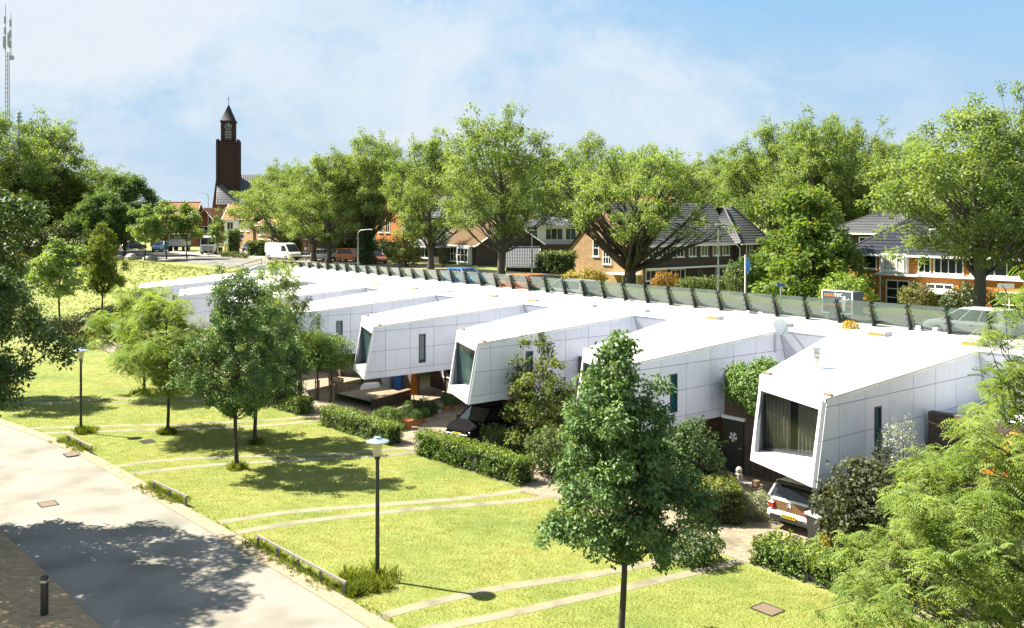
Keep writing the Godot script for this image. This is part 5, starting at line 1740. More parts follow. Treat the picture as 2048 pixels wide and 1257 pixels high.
	for k in spots.size():
		var p: Vector3 = spots[k]
		var n := patch.get_noise_2d(p.x, p.z) * 0.5 + 0.5
		mm.set_instance_transform(k, Transform3D(Basis(Vector3.UP, r.randf() * TAU) * Basis.from_scale(Vector3(1.3, r.randf_range(0.5, 1.2), 1.3)), p))
		mm.set_instance_color(k, Color(0.21, 0.235, 0.045).lerp(Color(0.345, 0.355, 0.09), clampf(n * 0.7 + r.randf() * 0.35, 0, 1)))
	var mi := MultiMeshInstance3D.new()
	mi.name = "lawn_grass"
	mi.multimesh = mm
	add_child(mi)
	stuff(mi)
	mi.set_meta("label", "short mown grass blades of the lawn")


func lawn_lanes() -> Array:   # centre lines to keep clear of grass: [points, half width]
	var out := []
	out.append([bent([Vector3(-21.87, 0, -43.38), Vector3(-11.05, 0, -31.77), Vector3(-3.53, 0, -23.14), Vector3(3.2, 0, -15.0)], 40), 0.0])
	for t in [
		[Vector3(-3.48, 0, -23.69), Vector3(-2, 0, -24.71), Vector3(-0.32, 0, -25.64), Vector3(2.47, 0, -26.69), Vector3(3.99, 0, -27.46), Vector3(6.49, 0, -28.96)],
		[Vector3(-2.23, 0, -23), Vector3(-0.3, 0, -23.87), Vector3(1.79, 0, -24.97), Vector3(3.79, 0, -26.06), Vector3(5.32, 0, -26.87), Vector3(7.15, 0, -27.94)],
		[Vector3(-9.85, 0, -31), Vector3(-7.85, 0, -32.15), Vector3(-5.6, 0, -32.82), Vector3(-2.2, 0, -33.69), Vector3(-0.43, 0, -34.42), Vector3(1.23, 0, -35.32)],
		[Vector3(-8.99, 0, -30.02), Vector3(-6.96, 0, -31.2), Vector3(-3.82, 0, -32.42), Vector3(-1.29, 0, -33.1), Vector3(0.46, 0, -33.63), Vector3(1.55, 0, -34.3)],
		[Vector3(-16.21, 0, -37.92), Vector3(-14.49, 0, -39.09), Vector3(-11.59, 0, -39.75), Vector3(-8.1, 0, -40.08), Vector3(-5.67, 0, -40.77), Vector3(-4.14, 0, -41.58)],
		[Vector3(-15.22, 0, -36.89), Vector3(-12.2, 0, -38.38), Vector3(-8.74, 0, -39.18), Vector3(-6.75, 0, -39.58), Vector3(-5.14, 0, -40), Vector3(-3.73, 0, -40.69)],
		[Vector3(-22.8, 0, -45.02), Vector3(-19.76, 0, -45.56), Vector3(-15.15, 0, -46.12), Vector3(-12.41, 0, -46.8), Vector3(-10.6, 0, -47.5), Vector3(-9.33, 0, -48.72)],
		[Vector3(-21.85, 0, -43.98), Vector3(-18.4, 0, -44.6), Vector3(-14.35, 0, -45.13), Vector3(-11.66, 0, -45.78), Vector3(-9.93, 0, -46.68), Vector3(-8.66, 0, -47.86)],
	]:
		out.append([bent(t, 30), 0.25])
	return out


func on_lawn(p: Vector3, lanes: Array) -> bool:
	for k in lanes.size():
		var pts: Array = lanes[k][0]
		var w: float = lanes[k][1]
		for i in pts.size() - 1:
			var a: Vector3 = pts[i]
			var d: Vector3 = pts[i + 1] - a
			var t := (p - a).dot(d) / d.length_squared()
			if t < 0.0 or t > 1.0:
				continue
			var off := (p - a - d * t)
			if k == 0:
				# right-hand side of the street edge is lawn, past the paved strip
				if Vector3(d.z, 0, -d.x).normalized().dot(off) < 0.55:
					return false
			elif off.length() < w:
				return false
	return true


# ------------------------------------------------------------------ hedges, shrubs and things in the yards
func build_garden() -> void:
	var ga := Color(0.045, 0.085, 0.018)
	var gb := Color(0.12, 0.18, 0.034)
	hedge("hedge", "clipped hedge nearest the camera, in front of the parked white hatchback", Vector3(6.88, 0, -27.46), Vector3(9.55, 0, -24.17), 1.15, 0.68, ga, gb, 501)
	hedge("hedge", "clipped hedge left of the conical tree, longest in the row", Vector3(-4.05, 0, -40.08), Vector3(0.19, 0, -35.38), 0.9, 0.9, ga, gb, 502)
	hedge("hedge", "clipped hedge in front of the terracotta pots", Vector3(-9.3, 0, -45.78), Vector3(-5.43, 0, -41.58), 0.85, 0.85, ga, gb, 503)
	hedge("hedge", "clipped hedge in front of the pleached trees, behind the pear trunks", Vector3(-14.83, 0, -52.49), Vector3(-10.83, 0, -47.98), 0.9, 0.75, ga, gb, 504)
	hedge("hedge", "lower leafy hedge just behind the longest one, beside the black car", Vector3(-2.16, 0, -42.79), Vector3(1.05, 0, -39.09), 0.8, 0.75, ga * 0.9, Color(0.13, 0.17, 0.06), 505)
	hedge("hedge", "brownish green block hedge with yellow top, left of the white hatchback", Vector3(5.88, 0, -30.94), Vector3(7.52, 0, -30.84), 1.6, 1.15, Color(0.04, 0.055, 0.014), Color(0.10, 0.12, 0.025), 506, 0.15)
	hedge("hedge", "hedge far left behind the thin feathery trees", Vector3(-21.68, 0, -56.89), Vector3(-16.4, 0, -53.37), 1.1, 0.9, ga, gb, 507)
	# shrubs
	shrub("shrub", "dark purplish green shrub against the nearest white flank wall", Vector3(10.09, 0, -26.6), Vector3(3.1, 3.4, 2.4), Color(0.028, 0.035, 0.014), Color(0.07, 0.085, 0.03), 511, 0.26, "broad", 1.0)
	shrub("shrub", "yellow-green shrub right of the wheelie bin", Vector3(9.43, 0, -26.9), Vector3(1.3, 1.5, 1.2), Color(0.14, 0.14, 0.02), Color(0.30, 0.26, 0.03), 512, 0.2, "fine")
	shrub("lavender_shrub", "grey-green wispy shrub between the block hedge and the hatchback", Vector3(8.33, 0, -31.6), Vector3(1.7, 0.9, 1.3), Color(0.10, 0.13, 0.06), Color(0.22, 0.25, 0.13), 513, 0.2, "fine", 1.2)
	shrub("shrub", "silvery shrub behind the dark purplish one, below the slot window", Vector3(11.52, 0, -28.2), Vector3(1.6, 4.1, 1.4), Color(0.12, 0.15, 0.09), Color(0.25, 0.28, 0.18), 514, 0.2, "fine", 0.7)
	shrub("shrub", "dark green shrub under the large feathery tree", Vector3(11, 0, -25), Vector3(3.0, 2.4, 2.2), Color(0.03, 0.06, 0.016), Color(0.09, 0.13, 0.03), 515, 0.24)
	shrub("shrub", "bright round bush left of the orange house", Vector3(21.45, 3.6, -61), Vector3(3.5, 2.9, 3.0), Color(0.09, 0.15, 0.02), Color(0.21, 0.29, 0.045), 516, 0.34)
	shrub("shrub", "dark leafy shrub right of the conical tree, before the brick wall", Vector3(6.24, 0, -33.5), Vector3(2.6, 2.9, 2.0), Color(0.025, 0.055, 0.016), Color(0.08, 0.13, 0.035), 517, 0.24)
	shrub("shrub", "green shrub mass at the foot of the conical tree", Vector3(5.3, 0, -27.5), Vector3(1.7, 1.0, 1.4), Color(0.025, 0.055, 0.016), Color(0.08, 0.13, 0.035), 518, 0.2)
	shrub("shrub", "loose shrub between the garden tree and the conical tree", Vector3(1.87, 0, -37), Vector3(2.8, 1.9, 2.2), Color(0.04, 0.07, 0.02), Color(0.12, 0.16, 0.045), 519, 0.2)
	shrub("shrub", "orange-green shrub at the foot of the tan gable, behind the fence", Vector3(7.38, 3, -96), Vector3(4.5, 1.9, 2.0), Color(0.16, 0.15, 0.025), Color(0.30, 0.25, 0.04), 520, 0.4)
	shrub("shrub", "rusty red shrub before the canopy of the long dark house", Vector3(15.3, 2.4, -95), Vector3(3.0, 2.2, 2.0), Color(0.14, 0.09, 0.02), Color(0.30, 0.17, 0.03), 521, 0.4)
	shrub("climbing_shrub", "pale climbing shrub on the tan gable wall", Vector3(10.49, 2.3, -106), Vector3(2.6, 4.6, 1.0), Color(0.14, 0.16, 0.05), Color(0.26, 0.26, 0.09), 522, 0.4, "fine", 0.6)
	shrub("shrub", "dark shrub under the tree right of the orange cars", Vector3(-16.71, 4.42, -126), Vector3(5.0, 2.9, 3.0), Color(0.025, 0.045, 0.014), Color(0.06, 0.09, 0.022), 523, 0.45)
	shrub("shrub", "leafy shrub left of the annexe", Vector3(-12.05, 4.42, -108), Vector3(4.2, 3.6, 3.0), Color(0.06, 0.09, 0.02), Color(0.14, 0.17, 0.035), 524, 0.45)
	shrub("shrub", "vertical mass of leaves behind the silver car", Vector3(-25.48, 4.42, -136), Vector3(5.0, 4.4, 3.0), Color(0.06, 0.10, 0.025), Color(0.13, 0.18, 0.045), 525, 0.45)
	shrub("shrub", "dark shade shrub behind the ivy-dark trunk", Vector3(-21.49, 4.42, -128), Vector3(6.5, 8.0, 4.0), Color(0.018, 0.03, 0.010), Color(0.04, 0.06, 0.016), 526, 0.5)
	shrub("conifer_bush", "small dark egg-shaped conifer before the brown tiled house", Vector3(-7.5, 4.6, -104), Vector3(1.4, 2.9, 1.4), Color(0.015, 0.03, 0.012), Color(0.04, 0.06, 0.02), 527, 0.3, "fine")
	shrub("shrub", "low green hedge-like shrub along the foot of the long dark house", Vector3(19.38, 2.6, -93), Vector3(7.0, 1.7, 2.0), Color(0.05, 0.085, 0.02), Color(0.13, 0.17, 0.04), 528, 0.4)
	shrub("shrub", "leafy shrub at the corner of the grey hipped wing", Vector3(21.03, 2.6, -88), Vector3(2.6, 3.6, 2.2), Color(0.04, 0.08, 0.02), Color(0.12, 0.17, 0.05), 529, 0.4)
	shrub("shrub", "brownish shrub beside the porch of the orange house", Vector3(28.17, 3.2, -66), Vector3(2.6, 2.3, 2.0), Color(0.07, 0.08, 0.02), Color(0.17, 0.17, 0.05), 530, 0.32)
	shrub("shrub", "dark shrub below the tree at the right edge", Vector3(29.08, 3.2, -60), Vector3(4.0, 2.6, 2.0), Color(0.03, 0.05, 0.015), Color(0.08, 0.11, 0.03), 531, 0.34)
	shrub("shrub", "small yellow-flowered plant on the parapet behind the fence", Vector3(14.66, 4.9, -41.2), Vector3(0.9, 0.6, 0.5), Color(0.25, 0.20, 0.02), Color(0.40, 0.28, 0.03), 532, 0.14)
	for k in 3:
		hedge("hedge", ["clipped block hedge nearest the small green tree by the church houses", "clipped block hedge right of the dark blue car", "clipped block hedge in front of the tan house"][k], [Vector3(-43.72, 4.42, -146), Vector3(-39.05, 4.42, -140), Vector3(-32.24, 4.42, -132)][k], [Vector3(-42.26, 4.42, -146), Vector3(-36.65, 4.42, -139), Vector3(-30.06, 4.42, -131)][k], 1.6, [3.6, 2.0, 2.6][k], Color(0.04, 0.075, 0.016), Color(0.10, 0.15, 0.028), 540 + k, 0.5, "clipped block hedges across the road")
	hedge("hedge", "big dark clipped hedge block right of the small garage", Vector3(2.53, 3.4, -100), Vector3(5.16, 3.4, -98), 2.5, 2.9, Color(0.035, 0.065, 0.016), Color(0.09, 0.14, 0.028), 545, 0.45, "clipped block hedges across the road")
	# low planting on the traffic island
	for k in 5:
		shrub("island_shrub", ["low round shrub at the lorry end of the traffic island", "second low shrub from the lorry on the traffic island", "middle low shrub of the traffic island", "low shrub next to the last on the traffic island", "low shrub at the van end of the traffic island"][k], [Vector3(-41.37, 4.42, -136), Vector3(-40.23, 4.42, -134.8), Vector3(-39.1, 4.42, -133.6), Vector3(-37.98, 4.42, -132.4), Vector3(-36.87, 4.42, -131.2)][k], Vector3(1.3, 0.9, 1.2), Color(0.05, 0.075, 0.016), Color(0.12, 0.15, 0.03), 550 + k, 0.35, "fine", 1.0, "shrubs on the traffic island")
	for k in 4:
		shrub("tall_shrub", ["tall leafy thicket at the left edge under the mast", "tall leafy thicket right of the mast foot", "tall thicket below the yellowish maple", "tall thicket below the dense dark round tree"][k], [Vector3(-66.39, 4.4, -122), Vector3(-64.26, 4.4, -126), Vector3(-61.51, 4.4, -130), Vector3(-56.52, 4.4, -128)][k], [Vector3(7, 5.5, 3), Vector3(6, 4.8, 3), Vector3(6, 5.2, 3), Vector3(5, 4.0, 3)][k], Color(0.03, 0.05, 0.014), Color(0.09, 0.12, 0.03), 660 + k, 0.6, "broad", 1.2, "thickets along the top of the slope")
	for k in 5:
		shrub("slope_shrub", ["dark shrub at the toe of the grassy slope under the slim right tree", "dark shrub at the toe of the slope left of the slim right tree", "brownish shrub between the dark ones at the toe of the slope", "dark shrub at the toe of the slope nearest the left edge", "pale green shrub in front of the toe of the slope"][k], [Vector3(-36.94, 0, -86.76), Vector3(-37.03, 0, -81.9), Vector3(-34.96, 0, -79.17), Vector3(-38.07, 0, -77.87), Vector3(-32.98, 0, -72.52)][k], [Vector3(4.2, 2.0, 2.4), Vector3(3.6, 1.8, 2.2), Vector3(3.2, 1.1, 2.0), Vector3(5.0, 1.9, 2.4), Vector3(2.4, 1.0, 1.6)][k], [Color(0.015, 0.025, 0.008), Color(0.018, 0.03, 0.01), Color(0.06, 0.05, 0.016), Color(0.018, 0.03, 0.01), Color(0.07, 0.10, 0.02)][k], [Color(0.04, 0.055, 0.016), Color(0.045, 0.06, 0.018), Color(0.14, 0.11, 0.03), Color(0.045, 0.06, 0.018), Color(0.15, 0.19, 0.04)][k], 650 + k, 0.34, "broad", 0.9, "shrubs at the toe of the slope")
	# ivy on the brick wall between the two nearest dwellings
	var ivy := thing("ivy", "bright green ivy hanging over the brick wall beside the dark door", "ivy", HOUSE0 + PITCH + Basis(B, Vector3.UP, -U) * Vector3(5.95, 3.0, 1.9), Basis(B, Vector3.UP, -U))
	var s := spray("broad", 560)
	var r := RandomNumberGenerator.new()
	r.seed = 561
	for k in 1500:
		var d := Vector3(r.randfn(), r.randfn(), r.randfn()).normalized() * pow(r.randf(), 0.25)
		var p := d * Vector3(0.75, 1.05 + 0.2 * sin(d.z * 5.0), 1.55) + Vector3(0, 0.55, 0)
		s.stamp(p, Basis(Quaternion(Vector3.UP, (d + Vector3(-0.4, 0.4, 0)).normalized())) * Basis(Vector3.UP, r.randf() * TAU), 0.24, Color(0.05, 0.10, 0.02).lerp(Color(0.13, 0.21, 0.045), r.randf()), k % 5)
	put_mesh("foliage", s.mesh(M.leaf_thick, quad_index), ivy)
	var b := MB.new()
	for k in 6:
		b.tube([Vector3(0.1, -2.9, -0.4 + 0.3 * k), Vector3(0.05, -1.0, -0.4 + 0.3 * k), Vector3(0.2, 0.3, -0.6 + 0.35 * k)], [0.03, 0.025, 0.015], 5, false)
	put("stems", b, M.bark, ivy)
	# pleached trees with square crowns
	for k in 3:
		var at: Vector3 = [Vector3(-10.71, 0, -52.2), Vector3(-9.78, 0, -51.35), Vector3(-11.88, 0, -53.22)][k]
		var t := thing("pleached_tree", ["square-crowned pleached tree between its two neighbours, by the bench", "square-crowned pleached tree nearest the bench and flank wall", "square-crowned pleached tree nearest the pear tree crown"][k], "tree", at, Basis(B, Vector3.UP, -U), "pleached trees by the bench")
		b = MB.new()
		b.tube([Vector3(0, -0.1, 0), Vector3(0.02, 1.2, 0), Vector3(0, 2.9, 0.0)], [0.06, 0.05, 0.03], 7)
		put("trunk", b, M.bark, t)
		b = MB.new()
		for q in [-0.22, 0.22]:
			b.tube([Vector3(0, -0.1, q), Vector3(0, 1.1, q)], [0.035, 0.035], 6)
		b.box(Vector3(0, 0.95, 0), Vector3(0.03, 0.06, 0.44))
		put("stake", b, M.wood, t)
		s = spray("broad", 570 + k)
		for i in 640:
			var p := Vector3(r.randf_range(-0.8, 0.8), r.randf_range(1.9, 3.55), r.randf_range(-1.05, 1.05))
			s.stamp(p, Basis(Vector3.UP, r.randf() * TAU), 0.25 * r.randf_range(0.8, 1.2), Color(0.05, 0.10, 0.024).lerp(Color(0.12, 0.19, 0.045), r.randf()), i % 5)
		put_mesh("crown", s.mesh(M.leaf_thick, quad_index), t)
	# bench
	var bn := thing("bench", "weathered wooden bench beside the pleached trees", "bench", Vector3(-9.89, 0, -54.6), Basis(B, Vector3.UP, -U).rotated(Vector3.UP, PI / 2))
	for k in 4:
		b = MB.new()
		b.box(Vector3(0, 0.46, -0.2 + 0.13 * k), Vector3(1.7, 0.035, 0.11))
		put("slat", b, M.wood, bn)
	for k in 3:
		b = MB.new()
		b.box(Vector3(0, 0.62 + 0.13 * k, -0.28 - 0.03 * k), Vector3(1.7, 0.10, 0.03))
		put("slat", b, M.wood, bn)
	for q in [[-0.8, 0.22], [0.8, 0.22], [-0.8, -0.26], [0.8, -0.26]]:
		b = MB.new()
		var hh := 0.46 if q[1] > 0 else 0.92
		b.box(Vector3(q[0], hh / 2, q[1]), Vector3(0.07, hh, 0.07))
		put("leg", b, M.wood, bn)
	# white covered thing, bins, parasol
	var wc := thing("garden_table", "low table under a white cover near the bench", "table", Vector3(-8.18, 0, -54.91), Basis.from_scale(Vector3(0.8, 0.72, 0.8)))
	b = MB.new()
	b.loft([[Vector3(-0.75, 0.1, 0.45), Vector3(0.75, 0.08, 0.42), Vector3(0.8, 0.12, -0.42), Vector3(-0.72, 0.08, -0.45)], [Vector3(-0.6, 0.5, 0.36), Vector3(0.55, 0.62, 0.34), Vector3(0.6, 0.6, -0.36), Vector3(-0.62, 0.52, -0.36)], [Vector3(-0.4, 0.6, 0.2), Vector3(0.4, 0.7, 0.2), Vector3(0.4, 0.68, -0.2), Vector3(-0.42, 0.62, -0.2)]], false, true)
	put("cover", b, M.white_cloth, wc)
	for q in [[-0.6, 0.32], [0.6, 0.32], [-0.6, -0.32], [0.6, -0.32]]:
		b = MB.new()
		b.box(Vector3(q[0], 0.2, q[1]), Vector3(0.06, 0.4, 0.06))
		put("leg", b, M.wood, wc)
	bin("wheelie_bin", "dark grey wheelie bin beside the white hatchback", HOUSE0 + Basis(B, Vector3.UP, -U) * Vector3(1.15, 0, -0.62), 0.4, M.black)
	bin("wheelie_bin", "pale grey bin under the overhang by the white covered table", Vector3(-7.19, 0, -55.07), 1.0, M.zinc)
	bin("wheelie_bin", "blue bin under the overhang next to the pale grey one", Vector3(-6.48, 0, -54.76), 1.0, M.blue_paint)
	bin("wheelie_bin", "blue bin behind the black car's roof", Vector3(-1.14, 0, -47.26), 1.0, M.blue_paint)
	parasol("parasol", "folded orange parasol under the overhang behind the low wall", Vector3(-5.32, 0, -51.35))
	parasol("parasol", "folded orange parasol beside the garden tree, behind the black car", Vector3(-0.12, 0, -46.12))
	var lw := thing("low_wall", "low dark garden wall with pale coping beside the terrace", "wall", Vector3(-7.1, 0, -49.22), Basis((Vector3(-5.51, 0, -52.05) - Vector3(-7.1, 0, -49.22)).normalized(), Vector3.UP, (Vector3(-5.51, 0, -52.05) - Vector3(-7.1, 0, -49.22)).normalized().cross(Vector3.UP)))
	b = MB.new()
	var ll := (Vector3(-5.51, 0, -52.05) - Vector3(-7.1, 0, -49.22)).length()
	b.box(Vector3(ll / 2, 0.28, -0.15), Vector3(ll, 0.56, 0.26))
	put("wall", b, M.brick_dark, lw)
	b = MB.new()
	b.box(Vector3(ll / 2, 0.585, -0.15), Vector3(ll + 0.08, 0.05, 0.34))
	put("coping", b, M.wood, lw)
	# the pale terrace behind it
	b = MB.new()
	b.quad(Vector3(-7.11, 0.4, -49.3), Vector3(-5.47, 0.4, -51.67), Vector3(-7.36, 0.4, -53.96), Vector3(-9.63, 0.4, -51.97))
	b.quad(Vector3(-9.63, 0.4, -51.97), Vector3(-10.03, 0, -54.13), Vector3(-7.41, 0, -51.35), Vector3(-7.11, 0.4, -49.3))
	structure("terrace", b, M.yard)
	# pots
	var pots := [
		["large terracotta pot with cone-clipped box bush", Vector3(-4.95, 0, -45.02), 0.27, 0.42, "cone", 0.85],
		["terracotta pot with small round bush, right of the large pot", Vector3(-4.59, 0, -45.67), 0.17, 0.28, "ball", 0.55],
		["terracotta pot with tiny round bush, third from the hedge", Vector3(-4.27, 0, -46.34), 0.15, 0.24, "ball", 0.5],
		["terracotta pot under the overhang edge, left one", Vector3(-4.14, 0, -48.22), 0.15, 0.26, "ball", 0.45],
		["grey pot with white flowers under the overhang", Vector3(-3.72, 0, -48.35), 0.18, 0.26, "flower", 0.4],
		["terracotta pot with dome bush below the overhang corner", Vector3(-3.39, 0, -49.22), 0.17, 0.28, "ball", 0.62],
		["small terracotta pot behind the dome bush pot", Vector3(-2.93, 0, -49.74), 0.13, 0.22, "ball", 0.35],
	]
	for k in pots.size():
		var p: Array = pots[k]
		var t := thing("potted_bush", p[0], "potted plant", p[1], Basis(), "pots in front of the dwelling")
		b = MB.new()
		var pr: float = p[2]
		var ph: float = p[3]
		b.lathe([Vector2(0, 0), Vector2(pr * 0.68, 0), Vector2(pr * 0.95, ph * 0.85), Vector2(pr * 1.06, ph * 0.86), Vector2(pr * 1.06, ph), Vector2(pr * 0.92, ph), Vector2(pr * 0.9, ph * 0.9), Vector2(0, ph * 0.9)], 16)
		put("pot", b, M.zinc if p[4] == "flower" else M.terracotta, t)
		s = spray("fine", 600 + k)
		var R: float = p[5] * 0.5
		for i in 260:
			var d := Vector3(r.randfn(), r.randfn(), r.randfn()).normalized()
			var q := d * R
			if p[4] == "cone":
				var tt := r.randf()
				var an := r.randf() * TAU
				q = Vector3(cos(an) * R * sqrt(1.0 - tt), tt * R * 2.2 - R, sin(an) * R * sqrt(1.0 - tt))
			s.stamp(q + Vector3(0, ph + R * 0.9, 0), Basis(Quaternion(Vector3.UP, (d + Vector3(0, 0.3, 0)).normalized())) * Basis(Vector3.UP, r.randf() * TAU), 0.11, (Color(0.5, 0.5, 0.46) if p[4] == "flower" and r.randf() < 0.3 else Color(0.03, 0.07, 0.018).lerp(Color(0.10, 0.16, 0.03), r.randf())), i % 5)
		put_mesh("bush", s.mesh(M.leaf_thick, quad_index), t)
	shrub("shrub", "round green bush behind the hedge, left of the large terracotta pot", Vector3(-5.94, 0, -45), Vector3(1.5, 1.0, 1.2), Color(0.05, 0.09, 0.02), Color(0.13, 0.19, 0.04), 640, 0.17)
	shrub("shrub", "dark low bush between the low wall and the pots", Vector3(-4.48, 0, -47.8), Vector3(1.5, 0.9, 1.2), Color(0.02, 0.035, 0.012), Color(0.05, 0.07, 0.02), 641, 0.17)
	# wooden posts and planter by the dark door
	var gate := thing("garden_planter", "rough wooden planter stand beside the dark door under the nearest overhang", "planter", Vector3(8.24, 0, -33.6), Basis(-U, Vector3.UP, -B))
	b = MB.new()
	b.box(Vector3(0, 0.62, 0), Vector3(1.3, 0.07, 0.4))
	put("shelf", b, M.grey_wood, gate)
	for q in [-0.55, 0.55]:
		b = MB.new()
		b.box(Vector3(q, 0.42, 0.1), Vector3(0.2, 0.84, 0.2))
		put("post", b, M.wood, gate)
	b = MB.new()
	b.soft_box(Vector3(-0.25, 0.8, 0), Vector3(0.26, 0.3, 0.22), 0.06)
	b.ball(Vector3(-0.25, 1.02, 0), Vector3(0.12, 0.13, 0.12), 8, 5)
	put("stone_figure", b, M.concrete, gate)
	var wp := thing("wooden_post", "short pale wooden post at the edge of the block hedge", "post", Vector3(7.42, 0, -35.25))
	b = MB.new()
	b.soft_box(Vector3(0, 0.42, 0), Vector3(0.14, 0.84, 0.3), 0.03)
	put("post", b, M.grey_wood, wp)
	b = MB.new()
	b.box(Vector3(-0.1, 0.7, 0.0), Vector3(0.16, 0.06, 0.26))
	put("bracket", b, M.yellow_paint, wp)
	# satellite dish and chimney of the nearest dwelling
	var basis := Basis(B, Vector3.UP, -U)
	var dish := thing("satellite_dish", "white satellite dish at the back corner of the roof", "satellite dish", HOUSE0 + PITCH + basis * Vector3(9.6, 5.1, 0.15), Basis(Vector3.UP, 0.5))
	b = MB.new()
	var tilt := Transform3D(Basis(Vector3.RIGHT, PI / 2 - 0.5), Vector3(0, 0.32, 0.12))
	b.lathe([Vector2(0.0, 0.0), Vector2(0.2, 0.025), Vector2(0.34, 0.075), Vector2(0.42, 0.13), Vector2(0.425, 0.145), Vector2(0.40, 0.135), Vector2(0.32, 0.085), Vector2(0.18, 0.04), Vector2(0, 0.02)], 24, tilt)
	put("reflector", b, M.white_frame, dish)
	b = MB.new()
	b.tube([tilt * Vector3(0, 0.06, 0.38), tilt * Vector3(0, 0.5, 0.1)], [0.018, 0.018], 6)
	b.tube([tilt * Vector3(0, 0.44, 0.1), tilt * Vector3(0, 0.56, 0.1)], [0.04, 0.04], 8)
	put("feed_arm", b, M.steel, dish)
	b = MB.new()
	b.tube([Vector3(0, 0.3, 0.08), Vector3(0, 0.05, -0.05), Vector3(0, -0.75, -0.05)], [0.025, 0.03, 0.03], 8)
	put("mast", b, M.steel, dish)
	var fl := thing("flue", "ringed steel flue standing on the nearest white roof", "chimney", HOUSE0 + basis * Vector3(4.0, 4.9, -2.6))
	b = MB.new()
	b.lathe([Vector2(0.10, 0), Vector2(0.10, 0.28), Vector2(0.155, 0.29), Vector2(0.155, 0.36), Vector2(0.10, 0.37), Vector2(0.10, 0.44), Vector2(0.155, 0.45), Vector2(0.155, 0.52), Vector2(0.10, 0.53), Vector2(0.10, 0.6), Vector2(0.16, 0.61), Vector2(0.16, 0.68), Vector2(0, 0.7)], 14)
	put("pipe", b, M.steel, fl)
	b = MB.new()
	b.lathe([Vector2(0.26, 0), Vector2(0.24, 0.03), Vector2(0.11, 0.05)], 14)
	put("collar", b, M.white_frame, fl)
	# the yard past the nearest dwelling: a sunshade and a window wall beyond the feathery tree
	var sh := thing("sunshade", "orange awning in the yard at the right edge", "sunshade", Vector3(15.08, 0, -27), Basis(B, Vector3.UP, -U))
	b = MB.new()
	b.quad(Vector3(-0.8, 2.9, 1.6), Vector3(1.2, 3.5, 1.6), Vector3(1.2, 3.5, -1.4), Vector3(-0.8, 2.9, -1.4))
	b.quad(Vector3(-0.8, 2.6, -1.4), Vector3(-0.8, 2.6, 1.6), Vector3(-0.8, 2.9, 1.6), Vector3(-0.8, 2.9, -1.4))
	put("canvas", b, M.orange_cloth, sh)
	for q in [-1.3, 1.5]:
		b = MB.new()
		b.tube([Vector3(-0.7, 0, q), Vector3(-0.7, 2.9, q)], [0.04, 0.04], 8)
		put("pole", b, M.orange_cloth, sh)
	var ew := thing("garden_house", "brown brick house wall with wide window, behind the feathery tree at the right edge", "house", HOUSE0 + basis * Vector3(6.5, 0, 0.6), basis)
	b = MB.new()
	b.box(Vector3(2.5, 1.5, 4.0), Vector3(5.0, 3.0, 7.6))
	put("wall", b, M.brick_brown, ew)
	b = MB.new()
	b.box(Vector3(2.8, 3.12, 4.0), Vector3(6.2, 0.22, 8.0))
	put("roof", b, M.white_roof, ew)
	pane_window(ew, Transform3D(Basis(Vector3(0, 0, 1), Vector3.UP, Vector3(-1, 0, 0)), Vector3(-0.02, 1.0, 1.2)), 5.5, 1.5, 0.08, 4, 1, M.white_frame, M.teal_glass)


func bin(called: String, label: String, at: Vector3, turn: float, mat: Material) -> void:
	var t := thing(called, label, "bin", at, Basis(Vector3.UP, turn), "bins in the yards")
	var b := MB.new()
	b.loft([[Vector3(-0.21, 0.06, 0.24), Vector3(0.21, 0.06, 0.24), Vector3(0.21, 0.06, -0.24), Vector3(-0.21, 0.06, -0.24)], [Vector3(-0.28, 0.92, 0.33), Vector3(0.28, 0.92, 0.33), Vector3(0.28, 0.92, -0.30), Vector3(-0.28, 0.92, -0.30)]], true, true)
	put("body", b, mat, t)
	b = MB.new()
	b.loft([[Vector3(-0.31, 0.93, 0.37), Vector3(0.31, 0.93, 0.37), Vector3(0.31, 0.93, -0.34), Vector3(-0.31, 0.93, -0.34)], [Vector3(-0.31, 0.98, 0.37), Vector3(0.31, 0.98, 0.37), Vector3(0.31, 1.0, -0.34), Vector3(-0.31, 1.0, -0.34)], [Vector3(-0.2, 1.03, 0.26), Vector3(0.2, 1.03, 0.26), Vector3(0.2, 1.05, -0.24), Vector3(-0.2, 1.05, -0.24)]], true, true)
	put("lid", b, M.trim if mat == M.black else mat, t)
	b = MB.new()
	b.tube([Vector3(-0.24, 0.96, -0.38), Vector3(0.24, 0.96, -0.38)], [0.02, 0.02], 6)
	put("handle", b, mat, t)
	for q in [-0.25, 0.25]:
		b = MB.new()
		b.lathe([Vector2(0, -0.03), Vector2(0.1, -0.03), Vector2(0.1, 0.03), Vector2(0, 0.03)], 12, Transform3D(Basis(Vector3.FORWARD, PI / 2), Vector3(q, 0.1, -0.22)))
		put("wheel", b, M.tyre, t)


func parasol(called: String, label: String, at: Vector3) -> void:
	var t := thing(called, label, "parasol", at, Basis(), "folded orange parasols")
	var b := MB.new()
	b.tube([Vector3(0, 0, 0), Vector3(0, 2.0, 0)], [0.025, 0.025], 8)
	put("pole", b, M.wood, t)
	b = MB.new()
	var ring := []
	for q in [[0.45, 0.20], [1.2, 0.16], [1.75, 0.09], [1.95, 0.03]]:
		var rr := []
		for k in 16:
			var a := TAU * k / 16
			var rad: float = q[1] * (1.0 if k % 2 else 0.6)
			rr.append(Vector3(cos(a) * rad, q[0], -sin(a) * rad))
		ring.append(rr)
	b.loft(ring, true, true)
	put("canopy", b, M.orange_cloth, t)
	b = MB.new()
	b.lathe([Vector2(0, 0), Vector2(0.25, 0), Vector2(0.25, 0.06), Vector2(0.05, 0.1), Vector2(0, 0.1)], 14)
	put("base", b, M.black, t)


